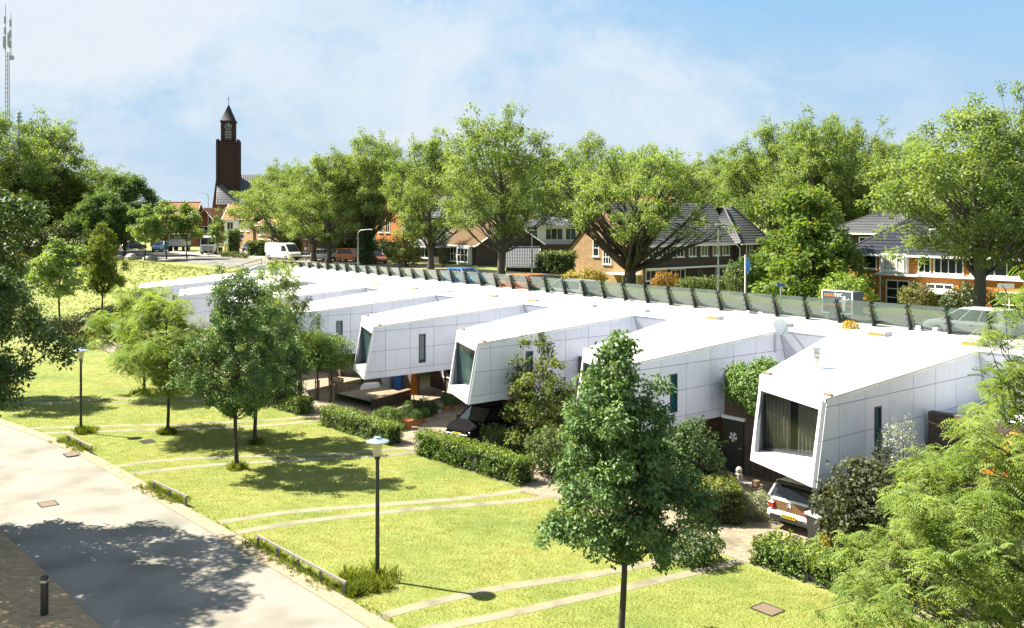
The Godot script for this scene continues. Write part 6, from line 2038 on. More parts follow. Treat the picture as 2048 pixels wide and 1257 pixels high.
# ------------------------------------------------------------------ vehicles
func ring_at(x: float, pts: Array) -> Array:   # pts: (half width, height) from the sill up, mirrored
	var out := []
	for p in pts:
		out.append(Vector3(x, p.y, p.x))
	for k in range(pts.size() - 1, -1, -1):
		out.append(Vector3(x, pts[k].y, -pts[k].x))
	return out


func wheel(t: Node3D, at: Vector3, r: float, wide: float) -> void:
	var s := signf(at.z)
	var tr := Transform3D(Basis(Vector3.RIGHT, s * PI / 2), at)
	var b := MB.new()
	b.lathe([Vector2(r * 0.62, -wide / 2), Vector2(r * 0.94, -wide / 2), Vector2(r, -wide * 0.36), Vector2(r, wide * 0.36), Vector2(r * 0.94, wide / 2), Vector2(r * 0.66, wide / 2)], 20, tr)
	var w := put("wheel", b, M.tyre, t)
	b = MB.new()
	b.lathe([Vector2(r * 0.64, wide * 0.42), Vector2(r * 0.6, wide * 0.30), Vector2(r * 0.2, wide * 0.34), Vector2(r * 0.16, wide * 0.42), Vector2(0, wide * 0.42)], 20, tr)
	for k in 5:
		var a := TAU * k / 5
		b.box(tr * Vector3(cos(a) * r * 0.38, wide * 0.38, sin(a) * r * 0.38), Vector3(r * 0.5, r * 0.14, 0.03), Basis(tr.basis.x * cos(a) + tr.basis.z * sin(a), tr.basis.x * -sin(a) + tr.basis.z * cos(a), tr.basis.y))
	put("rim", b, M.rim, w)


# x runs forwards; origin on the ground under the middle
func car(called: String, label: String, at: Vector3, heading: Vector3, q: Dictionary) -> Node3D:
	var fx := Vector3(heading.x, 0, heading.z).normalized()
	var t := thing(called, label, q.get("category", "car"), at, Basis(fx, Vector3.UP, fx.cross(Vector3.UP)), q.get("group", "cars on and beside the dike road"))
	var L: float = q.L / 2
	var w: float = q.W / 2
	var H: float = q.H
	var belt: float = q.get("belt", H * 0.62)
	var body: Material = q.mat
	var hood: float = q.get("hood", belt - 0.02)
	var deck: float = q.get("deck", belt)
	# lower body
	var st := []
	for k in [[-L, 0.74, 0.40, deck * 0.84], [-L + 0.05, 0.86, 0.34, deck * 0.93], [-L + 0.16, 0.94, 0.27, deck * 0.98], [-L + 0.5, 1.0, 0.22, deck], [-L * 0.35, 1.0, 0.20, belt], [L * 0.25, 1.0, 0.20, belt], [L * 0.55, 1.0, 0.20, hood + 0.02], [L - 0.35, 0.97, 0.22, hood - 0.08], [L - 0.16, 0.93, 0.26, hood - 0.15], [L - 0.05, 0.84, 0.30, hood - 0.22], [L, 0.72, 0.38, hood - 0.30]]:
		var ww: float = w * k[1]
		st.append(ring_at(k[0], [Vector2(ww * 0.90, k[2]), Vector2(ww, k[2] + 0.16), Vector2(ww * 1.0, k[3] - 0.16), Vector2(ww * 0.955, k[3] - 0.04), Vector2(ww * 0.86, k[3])]))
	var b := MB.new()
	# rings run from the rear forwards: reversed point order keeps the outside out
	for r in st:
		r.reverse()
	b.loft(st, false, false)
	b.fan(st[0], true)
	b.fan(st[-1], false)
	put("body", b, body, t)
	# glass house
	var g: Array = q.cabin   # rear foot, rear head, front head, front foot (x)
	var wb := w * 0.93
	var wt: float = w * q.get("top", 0.76)
	b = MB.new()
	var lo := [Vector3(g[0], belt - 0.05, wb), Vector3(g[3], belt - 0.05, wb), Vector3(g[3], belt - 0.05, -wb), Vector3(g[0], belt - 0.05, -wb)]
	var hi := [Vector3(g[1], H - 0.06, wt), Vector3(g[2], H - 0.06, wt), Vector3(g[2], H - 0.06, -wt), Vector3(g[1], H - 0.06, -wt)]
	b.loft([lo, hi], true, true)
	put("windows", b, M.dark_glass, t)
	# roof and pillars
	b = MB.new()
	var rr := []
	for k in [[0.0, 0.0], [0.05, 0.02], [0.075, 0.16]]:
		rr.append([Vector3(g[1] - 0.08 + k[1], H - 0.08 + k[0], wt + 0.03 - k[1]), Vector3(g[2] + 0.05 - k[1], H - 0.08 + k[0], wt + 0.03 - k[1]), Vector3(g[2] + 0.05 - k[1], H - 0.08 + k[0], -wt - 0.03 + k[1]), Vector3(g[1] - 0.08 + k[1], H - 0.08 + k[0], -wt - 0.03 + k[1])])
	b.loft(rr, true, true)
	for k in 4:
		b.tube([lo[k], hi[k]], [0.055, 0.045], 5)
	for s in [-1, 1]:
		for f in q.get("pillars", [0.42, 0.72]):
			var a := Vector3(lerpf(g[0], g[3], f), belt - 0.05, wb * s)
			var c := Vector3(lerpf(g[1], g[2], f), H - 0.06, wt * s)
			b.tube([a, c], [0.045, 0.035], 5)
		# solid rear quarter
		if q.get("quarter", true):
			b.hexa([lo[0 if s > 0 else 3] + Vector3(-0.02, 0, 0.012 * s), lo[0 if s > 0 else 3] + Vector3(0.34, 0, 0.012 * s), lo[0 if s > 0 else 3] + Vector3(0.34, 0, -0.03 * s), lo[0 if s > 0 else 3] + Vector3(-0.02, 0, -0.03 * s), hi[0 if s > 0 else 3] + Vector3(-0.02, 0, 0.012 * s), hi[0 if s > 0 else 3] + Vector3(0.16, 0, 0.012 * s), hi[0 if s > 0 else 3] + Vector3(0.16, 0, -0.03 * s), hi[0 if s > 0 else 3] + Vector3(-0.02, 0, -0.03 * s)])
	put("roof", b, q.get("roof_mat", body), t)
	for s in [-1, 1]:
		for x in [-L * 0.62, L * 0.62]:
			wheel(t, Vector3(x, q.get("wheel", 0.31), s * (w - 0.09)), q.get("wheel", 0.31), 0.2)
		b = MB.new()
		b.soft_box(Vector3(L - 0.16, hood - 0.34, s * w * 0.62), Vector3(0.26, 0.16, w * 0.42), 0.03)
		put("headlight", b, M.lamp_clear, t)
		b = MB.new()
		b.soft_box(Vector3(-L + (0.02 if q.has("light") else 0.06), q.get("light", deck * 0.76), s * w * 0.74), Vector3(0.22, 0.2, w * 0.26), 0.03)
		put("taillight", b, M.red_light, t)
		b = MB.new()
		b.soft_box(Vector3(g[3] - 0.25, belt + 0.05, s * (w + 0.06)), Vector3(0.12, 0.14, 0.18), 0.03)
		put("mirror", b, body, t)
		b = MB.new()
		b.box(Vector3(0, 0.26, s * (w - 0.02)), Vector3(L * 0.85, 0.12, 0.06))
		for f in [-0.12, 0.34]:
			b.box(Vector3(L * f, belt - 0.2, s * (w + 0.005)), Vector3(0.16, 0.03, 0.03))
		put("sill_trim", b, M.black, t)
	b = MB.new()
	b.soft_box(Vector3(-L + 0.02, 0.42, 0), Vector3(0.16, 0.2, w * 1.7), 0.03)
	b.soft_box(Vector3(L - 0.02, 0.36, 0), Vector3(0.14, 0.2, w * 1.5), 0.03)
	put("bumper", b, q.get("bumper", M.black), t)
	b = MB.new()
	b.box(Vector3(-L - (0.065 if q.has("plate") else 0.02), q.get("plate", deck * 0.6), 0), Vector3(0.03, 0.11, 0.52))
	b.box(Vector3(L + 0.02, 0.45, 0), Vector3(0.03, 0.11, 0.52))
	put("number_plate", b, M.plate, t)
	return t


func build_traffic() -> void:
	var hatch := [-1.78, -1.45, 0.35, 1.15]
	var white := paint(lin(0.74, 0.74, 0.73))
	var basis := Basis(B, Vector3.UP, -U)
	# the white hatchback under the nearest overhang
	var c := car("parked_car", "white hatchback with brown tailgate band, parked under the nearest overhang", HOUSE0 + basis * Vector3(1.45 + 2.08, 0.02, -1.9), B, {L = 4.16, W = 1.73, H = 1.52, mat = white, cabin = [-2.02, -1.72, 0.5, 1.25], belt = 1.06, deck = 1.08, hood = 1.0, top = 0.8, plate = 0.5, light = 0.78, group = "cars parked by the dwellings", roof_mat = white})
	var b := MB.new()
	b.hexa([Vector3(-2.11, 0.64, 0.66), Vector3(-1.9, 0.64, 0.84), Vector3(-1.9, 0.64, -0.84), Vector3(-2.11, 0.64, -0.66), Vector3(-2.085, 0.94, 0.64), Vector3(-1.9, 0.94, 0.825), Vector3(-1.9, 0.94, -0.825), Vector3(-2.085, 0.94, -0.64)])
	put("tailgate_band", b, paint(lin(0.12, 0.062, 0.03)), c)
	b = MB.new()
	b.soft_box(Vector3(-2.06, 0.52, 0), Vector3(0.16, 0.2, 1.66), 0.04)
	put("rear_bumper", b, white, c)
	b = MB.new()
	b.tube([Vector3(-2.115, 0.82, -0.07), Vector3(-2.1, 0.89, 0), Vector3(-2.115, 0.82, 0.07)], [0.014, 0.014, 0.014], 5)
	b.tube([Vector3(-2.118, 0.76, -0.07), Vector3(-2.11, 0.83, 0), Vector3(-2.118, 0.76, 0.07)], [0.014, 0.014, 0.014], 5)
	put("badge", b, M.steel, c)
	b = MB.new()
	for k in 6:
		b.box(Vector3(-2.163, 0.5, -0.2 + 0.08 * k), Vector3(0.006, 0.06, 0.045))
	put("lettering", b, M.black, c)
	b = MB.new()
	b.box(Vector3(-1.8, 1.47, 0), Vector3(0.3, 0.05, 1.24))
	put("spoiler", b, M.black, c)
	for s in [-1, 1]:
		b = MB.new()
		b.tube([Vector3(-1.3, 1.47, 0.62 * s), Vector3(-1.1, 1.51, 0.62 * s), Vector3(0.3, 1.51, 0.6 * s), Vector3(0.5, 1.46, 0.6 * s)], [0.02, 0.025, 0.025, 0.02], 6)
		put("roof_rail", b, M.black, c)
		b = MB.new()
		b.soft_box(Vector3(0.1, 0.5, s * 0.865), Vector3(1.9, 0.24, 0.05), 0.02)
		put("door_bump", b, paint(lin(0.12, 0.062, 0.03)), c)
	var matt_black := solid(lin(0.008, 0.008, 0.009), 0.75)
	matt_black.metallic_specular = 0.1
	# the black car under the third overhang
	car("parked_car", "black car parked nose out under an overhang beside the pots", Vector3(-1.19, 0.02, -43.6), (-B - U * 0.25).normalized(), {L = 4.1, W = 1.7, H = 1.42, mat = matt_black, cabin = hatch, group = "cars parked by the dwellings"})
	# on the dike road; u runs away from us along the road
	var red := paint(lin(0.70, 0.15, 0.012))
	car("parked_car", "silver car behind the straight trunk, left of the orange cars", Vector3(-24.68, 4.42, -124.73), (-U + B * 0.15), {L = 4.2, W = 1.75, H = 1.5, mat = paint(lin(0.46, 0.48, 0.50)), cabin = hatch})
	car("parked_car", "boxy orange car left of the lower orange one", Vector3(-20.78, 4.42, -121.86), (-U + B * 0.5), {L = 3.7, W = 1.7, H = 1.68, mat = red, cabin = [-1.75, -1.6, 0.45, 1.0], belt = 1.0})
	car("parked_car", "low orange hatchback right of the boxy orange one", Vector3(-16.92, 4.42, -116.51), (-U + B * 0.05), {L = 4.0, W = 1.7, H = 1.45, mat = red, cabin = hatch})
	car("parked_car", "dark blue car on the junction before the block hedge", Vector3(-43.56, 4.42, -158.24), (-U - B * 0.9), {L = 4.1, W = 1.75, H = 1.5, mat = paint(lin(0.035, 0.055, 0.12)), cabin = hatch})
	var blue := paint(lin(0.035, 0.13, 0.38))
	car("moving_car", "bright blue car behind the fence below the brown tiled house", Vector3(-3.86, 4.42, -78), -U, {L = 4.2, W = 1.75, H = 1.48, mat = blue, cabin = hatch})
	car("moving_car", "silver estate seen through the fence, right of the thick trunk", Vector3(3.91, 4.42, -64), U, {L = 4.5, W = 1.78, H = 1.46, mat = paint(lin(0.42, 0.45, 0.47)), cabin = [-2.1, -1.8, 0.4, 1.15]})
	car("moving_car", "orange car seen through the fence, between the blue and the silver car", Vector3(0.78, 4.42, -71), U, {L = 4.0, W = 1.7, H = 1.42, mat = red, cabin = hatch})
	car("parked_car", "deep blue car across the road, right of the flag pole", Vector3(23.31, 2.7, -90), B, {L = 4.2, W = 1.75, H = 1.5, mat = blue, cabin = hatch})
	car("moving_car", "silver grey car behind the fence at the right edge", Vector3(21.35, 4.42, -43.8), U, {L = 4.3, W = 1.78, H = 1.46, mat = paint(lin(0.50, 0.53, 0.55)), cabin = hatch})
	car("parked_car", "light blue car at the far left beside the lorry trailer", Vector3(-58.47, 4.42, -158.24), (-U - B * 0.9), {L = 4.2, W = 1.75, H = 1.7, mat = paint(lin(0.10, 0.30, 0.42)), cabin = hatch})
	for k in 3:
		car("parked_car", ["dark car under the trees at the far left, leftmost", "dark car under the trees at the far left, second", "dark car beside the parked lorry at the far left"][k], [Vector3(-72.18, 4.42, -171), Vector3(-69.09, 4.42, -168.29), Vector3(-66.09, 4.42, -165.66)][k], B, {L = 4.2, W = 1.75, H = 1.6, mat = paint(lin(0.02, 0.022, 0.03)), cabin = hatch})
	# white van
	var v := car("delivery_van", "long white delivery van at the junction, left end of the glass fence", Vector3(-30.42, 4.42, -126.21), (-U + B * 0.25), {L = 5.4, W = 1.95, H = 1.2, mat = white, cabin = [-2.4, -2.4, 1.5, 2.15], belt = 1.1, deck = 1.15, hood = 1.15, category = "van", quarter = false, pillars = [], wheel = 0.33})
	b = MB.new()
	var rings := []
	for k in [[-2.66, 0.95, 2.12, 0.86], [-2.5, 0.97, 2.26, 0.86], [1.0, 0.97, 2.26, 0.86], [1.45, 0.97, 2.14, 0.84], [1.95, 0.96, 1.5, 0.88], [2.2, 0.95, 1.16, 0.9]]:
		var r := [Vector3(k[0], 1.0, k[1]), Vector3(k[0], lerpf(1.0, k[2], 0.75), k[1] * 0.98), Vector3(k[0], k[2], k[3]), Vector3(k[0], k[2], -k[3]), Vector3(k[0], lerpf(1.0, k[2], 0.75), -k[1] * 0.98), Vector3(k[0], 1.0, -k[1])]
		r.reverse()
		rings.append(r)
	b.loft(rings, true, true)
	put("cargo_body", b, white, v)
	b = MB.new()
	b.hexa([Vector3(2.2, 1.2, 0.8), Vector3(2.21, 1.2, 0.8), Vector3(2.21, 1.2, -0.8), Vector3(2.2, 1.2, -0.8), Vector3(1.53, 2.08, 0.78), Vector3(1.56, 2.08, 0.78), Vector3(1.56, 2.08, -0.78), Vector3(1.53, 2.08, -0.78)])
	for s in [-1, 1]:
		b.prism(PackedVector2Array([Vector2(0.75, 1.2), Vector2(1.85, 1.2), Vector2(1.4, 1.95), Vector2(0.8, 1.95)]), Transform3D(Basis(), Vector3(0, 0, 0.955 * s - 0.02)), 0.04)
	put("windscreen", b, M.dark_glass, v)
	lorry(Vector3(-46.32, 4.42, -145.23), (-U * 0.75 - B * 0.45).normalized(), white, "white-cabbed lorry facing the junction with a dark flatbed", true)
	lorry(Vector3(-55.97, 4.42, -158.24), (-U * 0.75 - B * 0.45).normalized(), white, "trailer with a pale grey tarpaulin behind the white-cabbed lorry", false)
	# trailer with printed box behind the fence
	var tr := thing("box_trailer", "small box trailer with dark printed side, parked behind the fence", "trailer", Vector3(18.02, 4.42, -51.72), Basis(-U, Vector3.UP, -B))
	b = MB.new()
	b.box(Vector3(0, 1.02, 0), Vector3(1.75, 1.15, 1.1))
	put("box", b, solid(lin(0.06, 0.085, 0.10), 0.5), tr)
	b = MB.new()
	for k in [[-0.9, 1.02, 0.06, 1.25], [0.9, 1.02, 0.06, 1.25]]:
		b.box(Vector3(k[0], k[1], 0.53), Vector3(k[2], k[3], 0.08))
	for k in [0.42, 1.62]:
		b.box(Vector3(0, k, 0.53), Vector3(1.74, 0.06, 0.08))
	put("frame", b, M.white_frame, tr)
	b = MB.new()
	b.box(Vector3(0, 0.86, 0.555), Vector3(1.7, 0.13, 0.012))
	for k in 5:
		b.box(Vector3(-0.72 + 0.13 * k, 1.38, 0.555), Vector3(0.09, 0.15, 0.012))
	put("printed_band", b, M.orange_cloth, tr)
	b = MB.new()
	b.box(Vector3(0.42, 0.78, 0.568), Vector3(0.16, 0.42, 0.012))
	b.box(Vector3(0.42, 1.1, 0.568), Vector3(0.26, 0.24, 0.012))
	b.box(Vector3(0.62, 1.16, 0.568), Vector3(0.26, 0.07, 0.012), Basis(Vector3.BACK, 0.5))
	b.box(Vector3(0.24, 1.08, 0.568), Vector3(0.24, 0.07, 0.012), Basis(Vector3.BACK, -0.2))
	b.lathe([Vector2(0, 0), Vector2(0.08, 0), Vector2(0.08, 0.012), Vector2(0, 0.012)], 12, Transform3D(Basis(Vector3(1, 0, 0), Vector3(0, 0, 1), Vector3(0, -1, 0)), Vector3(0.44, 1.3, 0.562)))
	put("printed_figure", b, M.white_frame, tr)
	var tm := TextMesh.new()
	var font := SystemFont.new()
	font.font_names = PackedStringArray(["Droid Sans"])
	font.font_weight = 700
	tm.font = font
	tm.text = "TUC"
	tm.font_size = 32
	tm.pixel_size = 0.0085
	tm.depth = 0.012
	tm.material = M.white_frame
	var word := put_mesh("lettering", tm, tr)
	word.position = Vector3(0.08, 1.4, 0.562)
	for s in [-1, 1]:
		wheel(tr, Vector3(-0.15, 0.27, 0.62 * s), 0.27, 0.16)
	b = MB.new()
	b.tube([Vector3(0.88, 0.42, 0), Vector3(1.9, 0.42, 0)], [0.04, 0.04], 6)
	b.box(Vector3(0, 0.42, 0), Vector3(1.8, 0.08, 1.0))
	put("drawbar", b, M.black, tr)


func lorry(at: Vector3, heading: Vector3, white: Material, label: String, cab: bool) -> void:
	var t := thing("lorry" if cab else "lorry_trailer", label, "lorry" if cab else "trailer", at, Basis(heading, Vector3.UP, heading.cross(Vector3.UP)))
	var b := MB.new()
	if cab:
		var rings := []
		for k in [[-1.0, 0.9, 2.75], [0.7, 0.9, 2.85], [1.05, 0.9, 2.65], [1.2, 0.5, 1.5], [1.2, 0.45, 1.4]]:
			var r := [Vector3(k[0], k[1], 1.15), Vector3(k[0], k[2] - 0.12, 1.15), Vector3(k[0], k[2], 1.02), Vector3(k[0], k[2], -1.02), Vector3(k[0], k[2] - 0.12, -1.15), Vector3(k[0], k[1], -1.15)]
			r.reverse()
			rings.append(r)
		b.loft(rings, true, true)
		put("cab", b, white, t)
		b = MB.new()
		b.hexa([Vector3(1.18, 1.55, 1.02), Vector3(1.22, 1.55, 1.02), Vector3(1.22, 1.55, -1.02), Vector3(1.18, 1.55, -1.02), Vector3(1.06, 2.5, 0.98), Vector3(1.10, 2.5, 0.98), Vector3(1.10, 2.5, -0.98), Vector3(1.06, 2.5, -0.98)])
		for s in [-1, 1]:
			b.box(Vector3(0.45, 1.95, 1.155 * s), Vector3(0.8, 0.7, 0.03))
		put("windscreen", b, M.dark_glass, t)
		b = MB.new()
		for k in 4:
			b.box(Vector3(1.23, 0.72 + k * 0.18, 0), Vector3(0.05, 0.07, 1.7))
		b.soft_box(Vector3(1.2, 0.42, 0), Vector3(0.2, 0.34, 2.2), 0.04)
		put("grille", b, M.black, t)
		for s in [-1, 1]:
			b = MB.new()
			b.soft_box(Vector3(1.22, 0.5, 0.85 * s), Vector3(0.2, 0.2, 0.34), 0.03)
			put("headlight", b, M.lamp_clear, t)
			b = MB.new()
			b.box(Vector3(1.1, 2.1, 1.35 * s), Vector3(0.08, 0.5, 0.2))
			put("mirror", b, M.black, t)
			wheel(t, Vector3(0.2, 0.48, 1.0 * s), 0.48, 0.3)
			wheel(t, Vector3(-3.4, 0.48, 1.0 * s), 0.48, 0.36)
			wheel(t, Vector3(-4.6, 0.48, 1.0 * s), 0.48, 0.36)
		b = MB.new()
		b.box(Vector3(-3.2, 0.85, 0), Vector3(5.4, 0.2, 1.0))
		put("chassis", b, M.black, t)
		b = MB.new()
		b.box(Vector3(-3.5, 1.35, 0), Vector3(4.6, 0.2, 2.4))
		b.box(Vector3(-1.3, 2.0, 0), Vector3(0.1, 1.2, 2.4))
		b.box(Vector3(-3.8, 1.9, 0.3), Vector3(2.6, 0.9, 1.5))
		put("flatbed", b, M.trim, t)
		b = MB.new()
		b.tube([Vector3(-1.55, 1.4, -0.4), Vector3(-1.55, 2.7, -0.4), Vector3(-3.6, 2.9, -0.2)], [0.14, 0.12, 0.1], 6)
		put("loading_crane", b, M.black, t)
	else:
		b.soft_box(Vector3(-3.0, 1.9, 0), Vector3(6.2, 2.0, 2.4), 0.06)
		put("tarpaulin", b, M.zinc, t)
		b = MB.new()
		b.box(Vector3(-3.0, 0.8, 0), Vector3(6.2, 0.2, 2.2))
		for k in 5:
			b.box(Vector3(-5.6 + 1.3 * k, 1.9, 1.22), Vector3(0.08, 2.0, 0.05))
		put("chassis", b, M.black, t)
		for s in [-1, 1]:
			wheel(t, Vector3(-5.2, 0.48, 1.0 * s), 0.48, 0.36)
			wheel(t, Vector3(-4.1, 0.48, 1.0 * s), 0.48, 0.36)
			wheel(t, Vector3(-0.8, 0.48, 1.0 * s), 0.48, 0.36)


# ------------------------------------------------------------------ lamps, rails, masts, signs
func park_lamp(label: String, at: Vector3) -> void:
	var t := thing("park_lamp", label, "street lamp", at, Basis(), "lamp posts on the lawn")
	var b := MB.new()
	b.tube([Vector3(0, -0.1, 0), Vector3(0, 0.9, 0), Vector3(0, 3.35, 0)], [0.062, 0.06, 0.05], 12)
	b.lathe([Vector2(0.05, 3.3), Vector2(0.085, 3.36), Vector2(0.085, 3.42), Vector2(0, 3.42)], 14)
	put("post", b, M.black, t)
	b = MB.new()
	b.lathe([Vector2(0.10, 3.42), Vector2(0.15, 3.78), Vector2(0.15, 3.8)], 18)
	put("lantern_glass", b, glass(Color(0.75, 0.72, 0.55, 0.55)), t)
	b = MB.new()
	b.lathe([Vector2(0.0, 3.42), Vector2(0.035, 3.43), Vector2(0.035, 3.68), Vector2(0, 3.7)], 10)
	put("bulb", b, M.white_frame, t)
	b = MB.new()
	b.lathe([Vector2(0, 3.8), Vector2(0.31, 3.80), Vector2(0.315, 3.83), Vector2(0.14, 3.89), Vector2(0.11, 3.90), Vector2(0.10, 3.94), Vector2(0, 3.96)], 28)
	put("shade", b, M.lamp_blue, t)


func lawn_rail(label: String, a: Vector3, c: Vector3, n: int) -> void:
	var t := thing("lawn_rail", label, "rail", a, Basis(), "low rails at the edge of the lawn")
	var d := c - a
	var b := MB.new()
	var ex := d.normalized()
	b.box(d * 0.5 + Vector3(0, 0.36, 0), Vector3(d.length() + 0.1, 0.055, 0.055), Basis(ex, Vector3.UP, ex.cross(Vector3.UP)))
	put("bar", b, M.grey_wood, t)
	for k in n:
		b = MB.new()
		b.box(d * (float(k) / (n - 1)) * 0.98 + d * 0.01 + Vector3(0, 0.13, 0), Vector3(0.08, 0.36, 0.08))
		put("post", b, M.grey_wood, t)


func street_light(label: String, at: Vector3, h: float, arm: Vector3, mat: Material) -> void:
	var t := thing("street_light", label, "street lamp", at, Basis(), "street lamps along the road")
	var b := MB.new()
	b.tube([Vector3(0, -0.3, 0), Vector3(0, 1.2, 0), Vector3(0, 1.25, 0), Vector3(0, h, 0)], [0.075, 0.075, 0.055, 0.04], 8)
	put("pole", b, mat, t)
	if arm.length() > 0.1:
		b = MB.new()
		b.tube([Vector3(0, h - 0.05, 0), arm * 0.25 + Vector3(0, h + 0.22, 0), arm + Vector3(0, h + 0.3, 0)], [0.05, 0.045, 0.04], 6)
		put("arm", b, mat, t)
	b = MB.new()
	b.soft_box(arm + (arm.normalized() * 0.3 if arm.length() > 0.1 else Vector3.ZERO) + Vector3(0, h + 0.3, 0), Vector3(0.5, 0.1, 0.2), 0.03, Basis(Vector3.UP, atan2(-arm.z, arm.x)))
	put("lamp_head", b, M.zinc, t)


func road_sign(called: String, label: String, at: Vector3, h: float, kind: String) -> void:
	var t := thing(called, label, "road sign", at)
	var b := MB.new()
	b.tube([Vector3(0, -0.3, 0), Vector3(0, h, 0)], [0.04, 0.04], 6)
	put("pole", b, M.zinc, t)
	var face := Transform3D(Basis(Vector3(1, 0, 0), Vector3(0, 0, 1), Vector3(0, -1, 0)), Vector3(0, h - 0.3, 0.05))
	b = MB.new()
	if kind == "round":
		b.lathe([Vector2(0, 0), Vector2(0.28, 0), Vector2(0.28, 0.02), Vector2(0, 0.02)], 20, face)
		var f := put("sign_face", b, M.red_light, t)
		b = MB.new()
		b.lathe([Vector2(0, 0.021), Vector2(0.2, 0.021), Vector2(0.2, 0.028), Vector2(0, 0.028)], 20, face)
		put("sign_centre", b, M.white_frame, f)
	elif kind == "blue":
		b.lathe([Vector2(0, 0), Vector2(0.28, 0), Vector2(0.28, 0.02), Vector2(0, 0.02)], 20, face)
		put("sign_face", b, M.blue_paint, t)
	else:
		b.box(Vector3(0.0, h - 0.15, 0.03), Vector3(0.42, 0.16, 0.03) if kind == "plate" else Vector3(0.9, 0.26, 0.04))
		put("sign_face", b, M.blue_paint if kind == "plate" else M.white_frame, t)


func build_street() -> void:
	park_lamp("black park lamp with disc shade standing alone in the near lawn", Vector3(-3.72, 0, -26.24))
	park_lamp("black park lamp with disc shade at the far left of the lawn", Vector3(-20.07, 0, -44.19))
	lawn_rail("low wooden rail nearest the camera, longest one", Vector3(-7.72, 0.36, -28.8) * Vector3(1, 0, 1), Vector3(-4.42, 0.36, -25.12) * Vector3(1, 0, 1), 5)
	lawn_rail("low wooden rail in the middle of the lawn edge", Vector3(-13.12, 0.36, -34.76) * Vector3(1, 0, 1), Vector3(-11.28, 0.36, -32.88) * Vector3(1, 0, 1), 3)
	lawn_rail("low wooden rail below the far left park lamp", Vector3(-19.66, 0.36, -42.11) * Vector3(1, 0, 1), Vector3(-17.76, 0.36, -40.08) * Vector3(1, 0, 1), 3)
	var bo := thing("bollard", "dark wooden bollard in the tree shade on the brick pavement", "bollard", Vector3(-11.64, 0, -23.63) + Vector3(0, 0.1, 0))
	var b := MB.new()
	b.soft_box(Vector3(0, 0.5, 0), Vector3(0.15, 1.0, 0.15), 0.02)
	put("post", b, M.black, bo)
	b = MB.new()
	b.box(Vector3(0, 0.86, 0), Vector3(0.156, 0.06, 0.156))
	put("band", b, M.zinc, bo)
	# iron covers in the street and the lawn
	for k in 4:
		var at: Vector3 = [Vector3(-16.18, 0, -33.1), Vector3(-18.51, 0, -39.92), Vector3(-16.29, 0, -42.41), Vector3(6.52, 0, -24.23)][k]
		var t := thing("drain_cover", ["rusty square cover in the street", "small brown gully cover at the edge of the paved strip", "dark iron cover in the lawn near the feathery tree", "brown cover in the near lawn right of the conical tree"][k], "drain cover", at + Vector3(0, [0.024, 0.052, 0.003, 0.003][k], 0), Basis(U, Vector3.UP, B * -1.0).orthonormalized())
		b = MB.new()
		b.box(Vector3(0, 0.005, 0), Vector3(0.62, 0.012, 0.5))
		put("lid", b, M.rust if k != 2 else M.black, t)
		b = MB.new()
		for s in [-1, 1]:
			b.box(Vector3(0, 0.008, s * 0.27), Vector3(0.66, 0.016, 0.04))
			b.box(Vector3(s * 0.33, 0.007, 0), Vector3(0.04, 0.016, 0.5))
		put("frame", b, M.black, t)
	# lights along the dike road
	street_light("tall street light with curved arm between the young trees and the church", Vector3(-44.8, 4.42, -140), 9.0, Vector3(-1.3, 0, 0), M.zinc)
	street_light("street light with long arm before the ivy-dark trunk", Vector3(-16.86, 4.42, -104), 4.0, Vector3(1.1, 0, 0.2), M.zinc)
	street_light("slim street light behind the fence at the foot of the long dark house", Vector3(15.65, 4.6, -72), 4.6, Vector3(0, 0, 0), M.zinc)
	street_light("slim street light right of the thick straight trunk", Vector3(1.77, 4.6, -84), 4.0, Vector3(0, 0, 0), M.zinc)
	street_light("thin pole behind the white van", Vector3(-26.95, 4.42, -124), 4.6, Vector3(0, 0, 0), M.zinc)
	street_light("thin dark pole before the annexe", Vector3(-11.19, 4.42, -98), 4.2, Vector3(0, 0, 0), M.black)
	road_sign("road_sign", "round red and white sign behind the silver car", Vector3(-26.08, 4.42, -120), 2.0, "round")
	road_sign("road_sign", "round blue sign beside the block hedges", Vector3(-39.22, 4.42, -138), 3.2, "blue")
	road_sign("street_name_sign", "small blue street name plate behind the fence", Vector3(14.16, 4.42, -50), 2.2, "plate")
	road_sign("road_sign", "white board on posts at the right edge before the orange house", Vector3(27.04, 4.42, -52), 2.0, "board")
	road_sign("road_sign", "round grey-backed sign far left between the trees", Vector3(-53.36, 4.42, -132), 2.6, "round")
	# marker posts at the junction
	for k in 2:
		var mp := thing("marker_post", ["red and white marker post between the dark blue car and the white van", "yellow marker post on the traffic island beside the lorry cab"][k], "post", [Vector3(-38.76, 4.43, -146.99), Vector3(-46.34, 4.43, -153.38)][k], Basis(), "marker posts at the junction")
		for j in 4:
			b = MB.new()
			b.lathe([Vector2(0.0, 0.3 * j), Vector2(0.13, 0.3 * j), Vector2(0.13, 0.3 * j + 0.3), Vector2(0, 0.3 * j + 0.3)], 10)
			put("band", b, (M.red_light if j % 2 else M.white_frame) if k == 0 else M.yellow_paint, mp)
	# flag pole
	var fp := thing("flag_pole", "white pole with a small blue flag hanging from it, behind the fence", "flag pole", Vector3(13.76, 4.42, -56))
	b = MB.new()
	b.tube([Vector3(0, -0.3, 0), Vector3(0, 3.4, 0)], [0.05, 0.04], 8)
	put("pole", b, M.white_frame, fp)
	b = MB.new()
	var last := []
